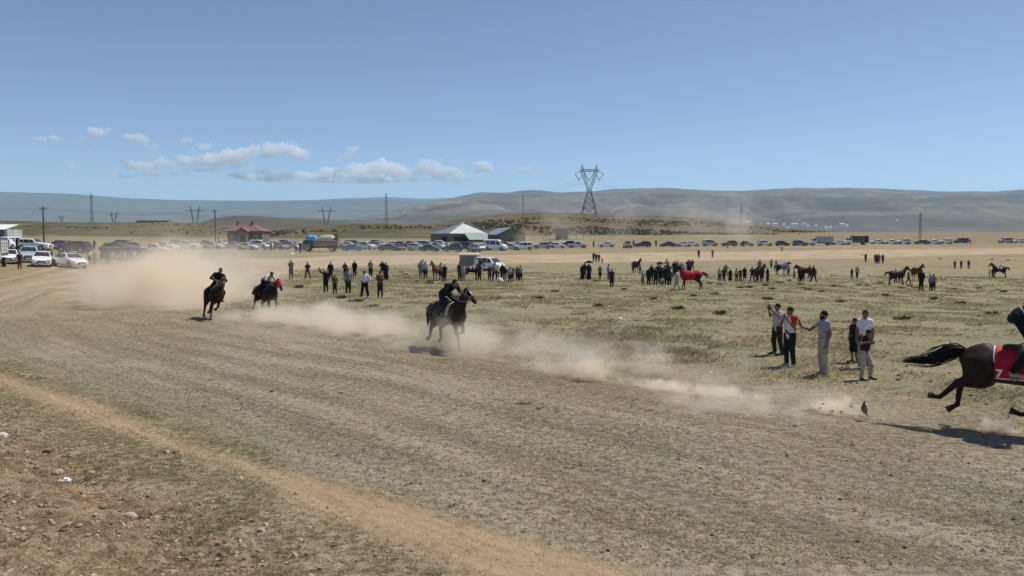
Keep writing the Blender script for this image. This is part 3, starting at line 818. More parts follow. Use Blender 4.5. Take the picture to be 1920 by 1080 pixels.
def gable_shed():
    Y = 268.0; sc = Y / F; zoff = HC + (455 - 462) * sc; b = at(935, Y)
    root = empty('gabled_shed', (b.x, b.y, zoff)); tag(root, 'grey walled shed with gable end and metal roof beside the large barn', 'shed')
    zt = 24 * sc; zr = 35 * sc
    A = Vector((0, 0, 0)); G = Vector((50 * sc, 3.0, 0)); L = Vector((-26 * sc, 12.0, 0)); B = L + G; M = G * .46; MB2 = M + L
    def lf(v, z): return (v.x, v.y, z)
    obj('wall', quadmesh('wall', [lf(A, -1.5), lf(G, -1.5), lf(G, zt), lf(M, zr), lf(A, zt)], WALL_GREY, .25), root)
    obj('wall', quadmesh('wall', [lf(L, -1.5), lf(A, -1.5), lf(A, zt), lf(L, zt)], WALL_GREY, .25), root)
    obj('wall', quadmesh('wall', [lf(G, -1.5), lf(B, -1.5), lf(B, zt), lf(G, zt)], WALL_GREY, .25), root)
    o = Vector((.3, -.9, 0)) ; s1 = Vector((-.9, 0, 0))
    obj('roof', quadmesh('roof', [lf(L + s1, zt - .3), lf(A + o + s1, zt - .3), lf(M + o, zr + .12), lf(MB2, zr + .12)], ROOF_GREY, .12), root)
    obj('roof', quadmesh('roof', [lf(M + o, zr + .12), lf(G + o - s1, zt - .3), lf(B - s1, zt - .3), lf(MB2, zr + .12)], ROOF_GREY, .12), root)
    door(root, (24 * sc, 1.35, 10 * sc), 1.7, 13 * sc)
gable_shed()

def left_shed():
    Y = 128.0; sc = Y / F; b = at(2, Y)
    root = empty('prefab_shed', (b.x, b.y, b.z)); tag(root, 'white roofed grey shed cut by the left edge behind the cars', 'shed')
    H = HC + (455 - 430) * sc - b.z; Hr = HC + (455 - 420) * sc - b.z
    W = 3.4
    mb = MB(); mb.box((-1.2, 2, H / 2 - .2), (W, 4, H + .4)); obj('wall', mb.mesh('wall', plain('dark_sheet', (.10, .12, .13), .6, .3)), root)
    mb = MB(); mb.box((.75, 2.05, H / 2 - .1), (.55, 3.9, H + .2)); obj('end_wall', mb.mesh('end_wall', WALL_PALE), root)
    obj('roof', quadmesh('roof', [(-3.2, -.25, H), (.7, -.25, H), (.9, 3.2, Hr), (-3.2, 3.2, Hr)], plain('white_roof', (.7, .73, .7), .5, .4), .1), root)
left_shed()
def hill_shed():
    Y = 512.0; sc = Y / F; b = sky_pt(285, 417.5, Y)
    root = empty('low_shed', b); tag(root, 'long low dark roofed shed on the green hilltop', 'shed')
    mb = MB(); mb.box((0, 3, .3), (58 * sc, 6, 1.9)); obj('wall', mb.mesh('wall', WALL_STONE), root)
    obj('roof', quadmesh('roof', [(-30 * sc, -.6, 1.15), (30 * sc, -.6, 1.15), (29 * sc, 6.5, 1.75), (-29.5 * sc, 6.5, 1.75)], plain('dark_roof', (.05, .05, .055), .7, .3), .15), root)
hill_shed()
def shelter():
    Y = 300.0; sc = Y / F; b = at(1068, Y)
    root = empty('open_shelter', b); tag(root, 'flat roofed dark open shelter in the dust below the brown hill', 'shelter')
    W = 56 * sc; H = HC + (455 - 427) * sc - b.z
    mb = MB(); mb.box((0, 3, H), (W, 7, .22)); obj('roof', mb.mesh('roof', WALL_PALE), root)
    mb = MB(); mb.box((3, 2.8, H * .72), (W * .72, 6, .14)); obj('lower_roof', mb.mesh('lower_roof', WALL_GREY), root)
    for x in np.linspace(-W / 2 + .3, W / 2 - .3, 5):
        mb = MB(); mb.bar((x, .2, -.5), (x, .2, H), .11); obj('post', mb.mesh('post', WOOD), root)
    mb = MB(); mb.box((-2.4, 5.8, H * .46), (W * .42, .3, H * .92)); obj('back_wall', mb.mesh('back_wall', plain('shade_toned_wall', (.035, .03, .026), .9, .2)), root)  # near-black wall colour stands in for the shade under the shelter roof
shelter()
# far village on the foot of the range
VW = plain('village_wall', (.78, .77, .72), .85, .2); VR = plain('village_roof', (.55, .56, .57), .6, .3); VR2 = plain('village_red', (.30, .16, .13), .7, .3)
vil = [(1372, 417, 9, 0), (1386, 419, 12, 0), (1402, 418, 16, 0), (1426, 420, 8, 1), (1440, 421, 10, 0), (1453, 421, 14, 0), (1470, 422, 8, 0), (1477, 428, 9, 0), (1490, 421, 18, 0), (1503, 419, 7, 1), (1510, 420, 9, 0), (1515, 425, 7, 0), (1530, 424, 6, 0), (1548, 428, 10, 0), (1557, 427, 8, 0), (1568, 425, 7, 1), (1578, 421, 15, 0), (1588, 423, 6, 0), (1682, 414, 6, 0)]
for px, row, wpx, red in vil:
    Y = 2560.0; sc = Y / F; p = sky_pt(px, row, Y); w = wpx * sc * .62; h = 1.6 * sc; d = 9.0
    root = empty('village_house', p, random.uniform(-.3, .3))
    tag(root, 'tiny white village building far off at the foot of the mountains', 'house', 'white buildings of the far village')
    mb = MB(); mb.box((0, 0, h / 2 - 3), (w, d, h + 6)); obj('wall', mb.mesh('wall', VW), root)
    mb = MB(); r = h + 1.0 * sc
    mb.poly([(-w / 2 - .4, -d / 2 - .4, h), (w / 2 + .4, -d / 2 - .4, h), (w / 2, 0, r), (-w / 2, 0, r)]); mb.poly([(w / 2 + .4, d / 2 + .4, h), (-w / 2 - .4, d / 2 + .4, h), (-w / 2, 0, r), (w / 2, 0, r)])
    mb.poly([(-w / 2 - .4, d / 2 + .4, h), (-w / 2 - .4, -d / 2 - .4, h), (-w / 2, 0, r)]); mb.poly([(w / 2 + .4, -d / 2 - .4, h), (w / 2 + .4, d / 2 + .4, h), (w / 2, 0, r)])
    obj('roof', mb.mesh('roof', VR2 if red else VR), root)
# ------------------------------------------------------------------ vehicles (forward is +X)
CARS = {
 #        top profile (x from rear, z)                                                    belt profile                                  width roofhalf  windows(side, x/z polygons) 
 'sedan': dict(L=4.55, w=.89, wr=.60, bot=.24,
    top=[(0, .72), (.06, .98), (.75, 1.04), (1.35, 1.38), (1.95, 1.46), (2.55, 1.44), (3.35, 1.0), (4.25, .80), (4.5, .62), (4.55, .45)],
    belt=[(0, .70), (.06, .93), (.75, .98), (3.35, .94), (4.25, .76), (4.5, .58), (4.55, .43)],
    side=[[(.98, 1.03), (1.42, 1.34), (1.78, 1.40), (1.84, 1.00)], [(1.92, 1.0), (1.87, 1.405), (2.45, 1.385), (3.08, 1.0)]], ws=(2.62, 3.3), rw=(.82, 1.36), wheels=(.82, 3.62), wrad=.32),
 'hatch': dict(L=4.1, w=.87, wr=.60, bot=.24,
    top=[(0, .6), (.05, .95), (.25, 1.08), (.62, 1.44), (1.3, 1.50), (2.1, 1.47), (2.95, 1.03), (3.8, .83), (4.05, .64), (4.1, .45)],
    belt=[(0, .58), (.05, .92), (.25, .98), (2.95, .95), (3.8, .78), (4.05, .6), (4.1, .43)],
    side=[[(.5, 1.05), (.72, 1.38), (1.36, 1.44), (1.42, 1.0)], [(1.5, 1.0), (1.45, 1.445), (2.02, 1.42), (2.7, 1.0)]], ws=(2.18, 2.9), rw=(.28, .6), wheels=(.72, 3.28), wrad=.32),
 'suv': dict(L=4.6, w=.93, wr=.66, bot=.28,
    top=[(0, .65), (.05, 1.1), (.22, 1.2), (.55, 1.63), (1.3, 1.70), (2.3, 1.66), (3.1, 1.16), (4.25, .98), (4.55, .78), (4.6, .5)],
    belt=[(0, .63), (.05, 1.05), (.22, 1.1), (3.1, 1.07), (4.25, .93), (4.55, .72), (4.6, .48)],
    side=[[(.45, 1.2), (.66, 1.56), (1.02, 1.6), (1.08, 1.14)], [(1.16, 1.13), (1.1, 1.61), (1.86, 1.61), (1.93, 1.12)], [(2.0, 1.12), (1.94, 1.605), (2.3, 1.58), (2.88, 1.13)]], ws=(2.36, 3.04), rw=(.25, .54), wheels=(.85, 3.68), wrad=.36),
 'van': dict(L=4.5, w=.91, wr=.72, bot=.26,
    top=[(0, .6), (.04, 1.2), (.12, 1.72), (.4, 1.84), (2.4, 1.86), (2.9, 1.75), (3.55, 1.18), (4.25, .98), (4.46, .75), (4.5, .45)],
    belt=[(0, .58), (.04, 1.08), (3.55, 1.04), (4.25, .92), (4.46, .7), (4.5, .43)],
    side=[[(.35, 1.16), (.4, 1.68), (1.35, 1.7), (1.35, 1.13)], [(1.48, 1.13), (1.48, 1.7), (2.3, 1.71), (2.36, 1.11)], [(2.46, 1.11), (2.44, 1.69), (2.82, 1.6), (3.28, 1.12)]], ws=(2.92, 3.5), rw=(.06, .13), wheels=(.8, 3.65), wrad=.33),
 'minibus': dict(L=5.7, w=1.0, wr=.84, bot=.3,
    top=[(0, .7), (.03, 1.4), (.1, 2.3), (.4, 2.52), (3.6, 2.5), (4.2, 2.28), (4.85, 1.45), (5.45, 1.15), (5.66, .85), (5.7, .5)],
    belt=[(0, .68), (.03, 1.25), (4.85, 1.22), (5.45, 1.05), (5.66, .8), (5.7, .48)],
    side=[[(.4, 1.4), (.44, 2.15), (1.7, 2.17), (1.7, 1.36)], [(1.82, 1.36), (1.82, 2.17), (3.2, 2.16), (3.2, 1.34)], [(3.34, 1.34), (3.34, 2.15), (3.95, 2.1), (4.55, 1.34)]], ws=(4.22, 4.8), rw=(.04, .1), wheels=(1.05, 4.65), wrad=.36),
 'pickup': dict(L=5.1, w=.92, wr=.66, bot=.34,
    top=[(0, .7), (.04, 1.05), (1.7, 1.07), (1.72, 1.1), (1.95, 1.66), (2.4, 1.74), (3.0, 1.71), (3.75, 1.18), (4.8, 1.02), (5.05, .8), (5.1, .5)],
    belt=[(0, .68), (.04, 1.02), (1.7, 1.03), (3.75, 1.08), (4.8, .96), (5.05, .74), (5.1, .48)],
    side=[[(1.9, 1.17), (2.06, 1.6), (2.4, 1.65), (2.44, 1.15)], [(2.54, 1.15), (2.5, 1.65), (2.96, 1.63), (3.5, 1.15)]], ws=(3.06, 3.68), rw=(1.74, 1.94), wheels=(.95, 4.15), wrad=.38),
}
_CM = {}
def car_parts(kind):
    if kind in _CM: return _CM[kind]
    C = CARS[kind]; L = C['L']; top = np.array(C['top']); belt = np.array(C['belt']); w, wr, bot = C['w'], C['wr'], C['bot']
    xs = sorted(set(list(top[:, 0]) + list(belt[:, 0]) + list(np.linspace(.15, L - .15, 12))))
    Tz = lambda x: float(np.interp(x, top[:, 0], top[:, 1])); Bz = lambda x: float(np.interp(x, belt[:, 0], belt[:, 1]))
    def hw(x):
        e = min(x, L - x); return w * (1 - .22 * max(0, 1 - e / .55) ** 2)
    gh = float(max(top[:, 1]))
    def sidey(x, z):
        b = Bz(x); k = min(1, max(0, (z - b) / (gh - b)))
        return hw(x) * .97 + (min(wr, hw(x)) - hw(x) * .97) * k
    V = []; Q = []; m = 0
    for x in xs:
        b, t, h = Bz(x), max(Tz(x), Bz(x) + .02), hw(x)
        g = t - b
        ys = sidey(x, t - min(.07, g * .5))
        lowz = bot + (.12 if (x < .1 or x > L - .1) else 0)
        sec = [(h * .86, lowz), (h * .985, lowz + .09), (h, lowz + (b - lowz) * .55), (h * .985, b - .05), (h * .97, b), (ys, t - min(.07, g * .5)), (ys * .86, t - min(.012, g * .2)), (0, t + .012)]
        full = [(x - L / 2, y, z) for y, z in sec] + [(x - L / 2, -y, z) for y, z in reversed(sec[:-1])]
        m = len(full); V += full
    n = len(xs)
    for i in range(n - 1):
        for j in range(m - 1):
            a = i * m + j; Q.append((a, a + m, a + m + 1, a + 1))
        a = i * m + m - 1; Q.append((a, a + m, (i + 1) * m, i * m))
    me = bpy.data.meshes.new('body'); me.from_pydata(V, [], Q + [tuple(range(m)), tuple((n - 1) * m + m - 1 - j for j in range(m))])
    me.polygons.foreach_set('use_smooth', [True] * len(me.polygons)); me.update()
    try: me.set_sharp_from_angle(angle=math.radians(32))
    except Exception: pass
    parts = {'body': me}
    # glass
    mb_list = []
    def prism(poly3, nrm, th=.012):
        mb = MB(); n_ = Vector(nrm).normalized() * th
        P = [Vector(p) for p in poly3]; T_ = [p + n_ for p in P]
        mb.poly(T_)
        for i in range(len(P)):
            mb.poly([P[i], P[(i + 1) % len(P)], T_[(i + 1) % len(P)], T_[i]])
        return mb
    sides = []
    for poly in C['side']:
        for sg in (1, -1):
            p3 = [(x - L / 2, sg * (sidey(x, z) - .004), z) for x, z in poly]
            if sg > 0: p3 = p3[::-1] if True else p3
            sides.append(prism(p3, (0, sg, .35)).mesh('side_window', GLASS))
    parts['side_window'] = sides
    for nm, (xa, xb), sgn in (('windscreen', C['ws'], 1), ('rear_window', C['rw'], -1)):
        za, zb = Tz(xa), Tz(xb)
        lo, hi = ((xb, zb), (xa, za)) if sgn > 0 else ((xa, za), (xb, zb))
        yl = sidey(lo[0], Bz(lo[0]) + .05) * .88; yh = sidey(hi[0], hi[1] - .07) * .84
        P = [(lo[0] - L / 2, -yl, lo[1] + .01), (lo[0] - L / 2, yl, lo[1] + .01), (hi[0] - L / 2, yh, hi[1]), (hi[0] - L / 2, -yh, hi[1])]
        if sgn < 0: P = P[::-1]
        nv = (Vector(P[1]) - Vector(P[0])).cross(Vector(P[2]) - Vector(P[0])).normalized()
        parts[nm] = prism([Vector(p) for p in P], nv, .02).mesh(nm, GLASS)
    # lights, plate, bumper grille, sills
    zf = Bz(L - .35) - .05
    parts['headlight'] = []
    for sg in (1, -1):
        mb = MB(); mb.box((L / 2 - .20, sg * hw(L - .25) * .80, zf - .06), (.34, .36, .15), rz=-sg * .35); parts['headlight'].append(mb.mesh('headlight', LAMP_CLEAR))
    parts['tail_light'] = []
    for sg in (1, -1):
        mb = MB(); mb.box((-L / 2 + .06, sg * hw(.1) * .86, Bz(.06) - .12), (.14, .24, .2)); parts['tail_light'].append(mb.mesh('tail_light', LAMP_RED))
    mb = MB(); mb.box((L / 2 - .02, 0, bot + .26), (.1, hw(L) * 1.15, .24)); mb.box((L / 2 - .05, 0, zf - .12), (.1, hw(L) * .9, .1)); parts['grille'] = mb.mesh('grille', DARK_TRIM)
    mb = MB(); mb.box((L / 2 + .03, 0, bot + .22), (.03, .5, .11)); parts['number_plate'] = mb.mesh('number_plate', PLATE)
    mb = MB(); mb.box((0, 0, bot + .06), (L * .86, w * 1.86, .16)); parts['underside'] = mb.mesh('underside', DARK_TRIM)
    parts['mirror'] = []
    for sg in (1, -1):
        xm = C['ws'][1] - L / 2 - .28; mb = MB(); mb.box((xm, sg * (w + .07), Bz(C['ws'][1]) + .1), (.14, .2, .15)); parts['mirror'].append(mb.mesh('mirror', DARK_TRIM))
    r = C['wrad']; parts['wheel_at'] = [(x - L / 2, sg * (w - .085), r) for x in C['wheels'] for sg in (1, -1)]
    mb = MB(); mb.cyl((0, 0, 0), r, .22, 'y', 18); parts['tyre'] = mb.mesh('wheel', RUBBER)
    mb = MB(); mb.cyl((0, 0, 0), r * .64, .25, 'y', 12); parts['rim'] = mb.mesh('rim', CHROME)
    parts['arch'] = []
    for x in C['wheels']:
        for sg in (1, -1):
            mb = MB(); mb.cyl((x - L / 2, sg * (w - .1), r + .02), r * 1.2, .215, 'y', 18); parts['arch'].append(mb.mesh('wheel_arch', DARK_TRIM))
    _CM[kind] = parts
    return parts
def car(name, kind, pos, rz, col, label, tilt=True, group='cars parked along the far side of the track'):
    P = car_parts(kind); root = empty(name, pos); tag(root, label, {'van': 'van', 'minibus': 'minibus', 'pickup': 'pickup'}.get(kind, 'car'), group)
    # sit on the slope
    e = 1.3; fx = Vector((math.cos(rz), math.sin(rz), 0)); lx = Vector((-fx.y, fx.x, 0))
    g = lambda v: gz(pos[0] + v.x, pos[1] + v.y)
    fx = (fx * 2 * e + Vector((0, 0, g(fx * e) - g(fx * -e)))).normalized(); lx = (lx * 1.4 + Vector((0, 0, g(lx * .7) - g(lx * -.7)))).normalized()
    up = fx.cross(lx).normalized(); lx = up.cross(fx)
    root.matrix_world = Matrix(((fx.x, lx.x, up.x, pos[0]), (fx.y, lx.y, up.y, pos[1]), (fx.z, lx.z, up.z, pos[2]), (0, 0, 0, 1)))
    obj('body', P['body'], root, paint(col))
    for nm in ('windscreen', 'rear_window', 'grille', 'number_plate', 'underside'): obj(nm, P[nm], root)
    for nm in ('side_window', 'headlight', 'tail_light'):
        for m in P[nm]: obj(nm, m, root)
    for m in P['mirror']: obj('mirror', m, root, paint(col))
    for a, pos_w in zip(P['arch'], P['wheel_at']):
        obj('wheel_arch', a, root)
        w_ = obj('wheel', P['tyre'], root, loc=pos_w); obj('rim', P['rim'], w_)
    return root
WHT, SLV, GRY, BLK, BLU, RED, BRN, NVY, TEAL, GRN, LBL = (.78, .78, .77), (.42, .43, .45), (.12, .125, .13), (.016, .017, .02), (.02, .09, .42), (.16, .02, .025), (.19, .10, .05), (.02, .028, .07), (.05, .10, .11), (.045, .06, .045), (.30, .38, .46)
R0, L0 = 0.0, math.pi
carlist = [
 # px, Y, kind, colour, heading deg (0 right, 180 left, -90 facing camera), label
 (18, 84, 'sedan', WHT, -62, 'white sedan facing the camera beside the lorry at the left edge'),
 (54, 88, 'suv', SLV, -60, 'silver grey off-roader half hidden behind the white hatchback, front row at left'),
 (79, 82, 'hatch', WHT, -62, 'white hatchback facing the camera between two silver and white cars, front row at left'),
 (131, 83, 'sedan', WHT, -33, 'white sedan angled to the right, last of the front row at left'),
 (66, 117, 'suv', WHT, 0, 'white estate car seen side-on in front of the wooden pole'),
 (28, 122, 'van', WHT, 80, 'white car seen from behind left of the white estate car'),
 (55, 135, 'hatch', WHT, 0, 'white roof showing above the white estate car'),
 (112, 122, 'hatch', TEAL, 170, 'dark teal hatchback behind the nose of the black off-roader'),
 (139, 114, 'suv', BLK, 178, 'black off-roader facing left beside the standing man'),
 (216, 121, 'sedan', BLK, 178, 'shiny black sedan facing left behind the dark flatbed trailer'),
 (222, 134, 'suv', (.09, .02, .025), 180, 'dark maroon car hidden behind the shiny black sedan'),
 (258, 132, 'hatch', SLV, 8, 'pale grey hatchback between the shiny black sedan and the long white sedan'),
 (293, 128, 'sedan', WHT, -4, 'long white sedan facing right above the dust, left of the small white roof'),
 (316, 150, 'hatch', WHT, -20, 'small white car roof left of the white off-roader in the dust'),
 (331, 162, 'van', GRY, 175, 'dark grey van tucked behind the white off-roader in the dust'),
 (355, 160, 'suv', WHT, -6, 'white off-roader facing right with lower half lost in dust'),
 (400, 168, 'sedan', WHT, -5, 'white sedan in dust below the dark wooden pole'),
 (393, 184, 'hatch', SLV, 0, 'silver car behind the white sedan below the wooden pole'),
 (416, 176, 'pickup', WHT, -25, 'white pickup with slanting pillar right of the wooden pole'),
 (440, 172, 'sedan', SLV, -8, 'silver sedan in dust in front of the red roofed house'),
 (465, 166, 'sedan', WHT, -12, 'white sedan sloping into the dust in front of the red roofed house'),
 (487, 180, 'van', WHT, -8, 'white van roof at the right corner of the red roofed house'),
 (505, 172, 'hatch', WHT, -75, 'white hatchback facing the camera right of the red roofed house'),
 (527, 172, 'hatch', (.2, .2, .22), -40, 'grey hatchback with bright glint on bonnet left of the truck'),
 (549, 178, 'suv', SLV, -15, 'silver off-roader second car to the left of the truck'),
 (564, 170, 'hatch', WHT, -80, 'white hatchback facing the camera beside the truck cab'),
 (634, 176, 'sedan', BLK, 10, 'black sedan hidden behind the tail of the truck'),
 (660, 168, 'sedan', BLU, 176, 'bright blue sedan right of the truck'),
 (688, 178, 'van', (.55, .58, .56), -30, 'pale silver van behind the bright blue sedan'),
 (664, 192, 'van', GRN, 5, 'dark green van roof behind the bright blue sedan'),
 (709, 188, 'pickup', (.50, .53, .54), -20, 'silver pickup right of the pale silver van'),
 (727, 174, 'sedan', GRY, 175, 'dark grey sedan in front of the silver pickup'),
 (748, 176, 'hatch', (.12, .03, .035), -60, 'dark maroon hatchback between the grey sedan and the white off-roader'),
 (757, 188, 'suv', BLK, 0, 'black off-roader behind the dark maroon hatchback'),
 (783, 176, 'suv', (.62, .64, .66), -12, 'white off-roader left of the barn in the crowded row'),
 (806, 174, 'sedan', (.07, .05, .055), -5, 'dark brown sedan below the left eave of the barn'),
 (799, 196, 'van', (.55, .56, .57), -8, 'pale van roof behind the white off-roader below the barn'),
 (823, 190, 'hatch', SLV, -40, 'silver hatchback below the ridge of the barn'),
 (848, 176, 'suv', NVY, 178, 'dark navy off-roader below the barn beside a white pole'),
 (868, 186, 'van', (.03, .04, .045), 175, 'black van behind the dark navy off-roader'),
 (889, 176, 'suv', (.10, .10, .11), -70, 'charcoal off-roader facing the camera left of the white minibus'),
 (902, 184, 'hatch', WHT, -80, 'white hatchback pressed against the white minibus'),
 (929, 186, 'minibus', WHT, -22, 'tall white minibus parked in front of the grey sheds'),
 (959, 190, 'sedan', SLV, -15, 'silver sedan right of the tall white minibus'),
 (982, 192, 'van', WHT, 178, 'white van blurred by dust right of the gabled shed'),
 (1016, 200, 'suv', SLV, 178, 'silver off-roader in thick dust left of the open shelter'),
 (1046, 206, 'hatch', WHT, -10, 'white hatchback in thick dust below the open shelter'),
 (1082, 208, 'pickup', (.5, .5, .5), 2, 'pale pickup nearly lost in dust below the open shelter'),
 (1137, 216, 'sedan', WHT, 178, 'white sedan alone in a gap right of the open shelter'),
 (1177, 212, 'van', BRN, -88, 'dark brown van facing the camera right of the lone white sedan'),
 (1205, 218, 'suv', (.05, .05, .055), 176, 'charcoal off-roader right of the dark brown van'),
 (1252, 222, 'sedan', (.06, .06, .065), 178, 'dark grey sedan behind the crowd in the middle of the field'),
 (1282, 224, 'sedan', WHT, 2, 'white sedan right of the dark grey sedan behind the crowd'),
 (1298, 226, 'hatch', WHT, 2, 'white hatchback second to the left of the orange brown car'),
 (1331, 228, 'van', (.45, .46, .46), 2, 'pale grey van veiled by dust left of the orange brown car'),
 (1367, 228, 'suv', (.26, .13, .06), 178, 'orange brown off-roader in dust beside the slim mast'),
 (1400, 230, 'hatch', SLV, -12, 'silver hatchback under the slim lattice mast'),
 (1434, 232, 'suv', (.66, .68, .7), 2, 'pale silver off-roader third to the left of the white box truck'),
 (1467, 233, 'hatch', (.05, .035, .04), 2, 'dark car with its tailgate raised'),
 (1500, 234, 'suv', GRY, 2, 'dark grey off-roader directly left of the white truck with tarp'),
 (1571, 244, 'sedan', WHT, 178, 'white sedan between the two trucks at right'),
 (1644, 256, 'sedan', (.70, .72, .68), 178, 'white sedan, first right of the truck with dark stake sides'),
 (1669, 256, 'sedan', WHT, 178, 'white sedan, second right of the truck with dark stake sides'),
 (1693, 256, 'suv', (.66, .69, .68), 178, 'pale off-roader, third right of the truck with dark stake sides'),
 (1728, 258, 'sedan', (.055, .06, .075), 178, 'dark slate sedan below the rightmost lattice mast'),
 (1749, 260, 'sedan', WHT, 178, 'white sedan just right of the rightmost lattice mast'),
 (1772, 260, 'suv', WHT, 178, 'white off-roader, last of the tight row right of the mast'),
 (1802, 268, 'van', GRN, 178, 'dark green van standing alone at right'),
 (480, 196, 'hatch', SLV, 5, 'silver hatchback roof showing over the white cars before the red roofed house'),
 (515, 196, 'sedan', WHT, 10, 'white sedan in the second row between the red roofed house and the truck'),
 (540, 198, 'suv', GRY, 5, 'grey off-roader in the second row behind the silver one left of the truck'),
 (648, 190, 'hatch', WHT, 170, 'white hatchback in the second row right behind the truck tail'),
 (677, 204, 'sedan', SLV, 5, 'silver sedan in the back row behind the dark green van'),
 (699, 206, 'suv', BLK, 175, 'black off-roader in the back row behind the silver pickup'),
 (738, 202, 'sedan', WHT, 5, 'white sedan in the back row above the dark maroon hatchback'),
 (772, 204, 'hatch', BRN, 10, 'brown hatchback in the back row left of the pale van roof'),
 (817, 206, 'suv', WHT, 175, 'white off-roader in the back row at the barn corner'),
 (858, 200, 'hatch', SLV, 20, 'silver hatchback in the back row in front of the barn doorway'),
 (880, 202, 'sedan', BLK, 5, 'black sedan in the back row under the green lean-to'),
 (945, 206, 'suv', GRY, 10, 'grey off-roader in the back row behind the silver sedan'),
 (970, 208, 'hatch', WHT, 170, 'white hatchback in the back row before the gabled shed door'),
 (1031, 214, 'sedan', GRY, 5, 'grey sedan in dust between the silver off-roader and the white hatchback'),
 (1064, 214, 'suv', BLK, 175, 'dark off-roader in dust right of the white hatchback below the shelter'),
 (1885, 272, 'van', (.4, .36, .32), 178, 'beige van near the right edge'),
 (1910, 274, 'sedan', (.7, .7, .7), 178, 'white sedan cut by the right edge'),
]
for px, Y, kind, col, hd, lab in carlist:
    p = at(px, Y); car('parked_' + {'sedan': 'sedan', 'hatch': 'hatchback', 'suv': 'off_roader', 'van': 'van', 'minibus': 'minibus', 'pickup': 'pickup'}[kind], kind, p, math.radians(hd) - t_of(px) * .0, col, lab)
# raised tailgate
# ---- trucks
def wheelset(root, xs, y, r, tyre_w=.28):
    for x in xs:
        for sg in (1, -1):
            mb = MB(); mb.cyl((0, 0, 0), r, tyre_w, 'y', 18); w_ = obj('wheel', mb.mesh('wheel', RUBBER), root, loc=(x, sg * y, r))
            mb = MB(); mb.cyl((0, 0, 0), r * .55, tyre_w + .03, 'y', 12); obj('rim', mb.mesh('rim', CHROME), w_)
def cab(root, x0, L, w, h, col, hood=0.0, z0=.5):
    """lorry cab from x0 forward"""
    mb = MB(); x1 = x0 + L
    prof = [(x0, z0), (x1 + hood, z0), (x1 + hood, z0 + h * .42), (x1 + hood * .55, z0 + h * .5), (x1 - .04, z0 + h * .52), (x1 - .32, z0 + h * .96), (x1 - .5, z0 + h), (x0, z0 + h)]
    k = lambda z: 1 - .12 * max(0, (z - z0 - h * .5) / (h * .5))
    Lp = [(x, w / 2 * k(z), z) for x, z in prof]; Rp = [(x, -w / 2 * k(z), z) for x, z in prof]
    mb.poly(Rp); mb.poly(Lp[::-1])
    for i in range(len(prof)):
        j = (i + 1) % len(prof); mb.poly([Lp[i], Lp[j], Rp[j], Rp[i]])
    obj('cab', mb.mesh('cab', paint(col)), root)
    zb, zt = z0 + h * .55, z0 + h * .9
    for sg in (1, -1):
        P = [(x0 + .25, zb), (x1 - .2, zb), (x1 - .42, zt), (x0 + .25, zt)]
        P3 = [(x, sg * (w / 2 * k(z) + .012), z) for x, z in P]
        if sg > 0: P3 = P3[::-1]
        mb = MB(); mb.poly(P3); mb.poly([(x, y - sg * .03, z) for x, y, z in P3][::-1]); obj('side_window', mb.mesh('side_window', GLASS), root)
    a = Vector((x1 - .04 + .02, 0, z0 + h * .56)); b = Vector((x1 - .30 + .02, 0, z0 + h * .93))
    mb = MB(); wl_, wh_ = w / 2 * .9, w / 2 * .82
    mb.poly([(a.x, -wl_, a.z), (a.x, wl_, a.z), (b.x, wh_, b.z), (b.x, -wh_, b.z)]); mb.poly([(b.x - .02, -wh_, b.z), (b.x - .02, wh_, b.z), (a.x - .02, wl_, a.z), (a.x - .02, -wl_, a.z)])
    obj('windscreen', mb.mesh('windscreen', GLASS), root)
    for sg in (1, -1):
        mb = MB(); mb.box((x1 + hood + .005, sg * w * .36, z0 + h * .24), (.06, .3, .2)); obj('headlight', mb.mesh('headlight', LAMP_CLEAR), root)
    mb = MB(); mb.box((x1 + hood, 0, z0 + .02), (.2, w, .25)); obj('bumper', mb.mesh('bumper', DARK_TRIM), root)
def stake_bed(root, x0, x1, w, z0, h, col, slats=5):
    mb = MB(); mb.box(((x0 + x1) / 2, 0, z0), (x1 - x0, w, .14)); obj('bed', mb.mesh('bed', DARK_TRIM), root)
    m = plain('bed_board', col, .8, .2, var=.25)
    for sg in (1, -1):
        for i in range(slats):
            mb = MB(); mb.box(((x0 + x1) / 2, sg * (w / 2 - .03), z0 + .2 + (h - .2) * (i + .3) / slats), (x1 - x0, .05, (h - .2) / slats * .86)); obj('board', mb.mesh('board', m), root)
        for x in np.linspace(x0 + .1, x1 - .1, 5):
            mb = MB(); mb.box((x, sg * (w / 2 + .015), z0 + h / 2 + .05), (.1, .06, h + .1)); obj('stake', mb.mesh('stake', m), root)
    for x in (x0 + .03, x1 - .03):
        mb = MB(); mb.box((x, 0, z0 + h / 2), (.05, w - .12, h)); obj('end_board', mb.mesh('end_board', m), root)
    mb = MB(); mb.box(((x0 + x1) / 2, 0, z0 - .2), (x1 - x0 + .6, .9, .26)); obj('chassis', mb.mesh('chassis', DARK_TRIM), root)
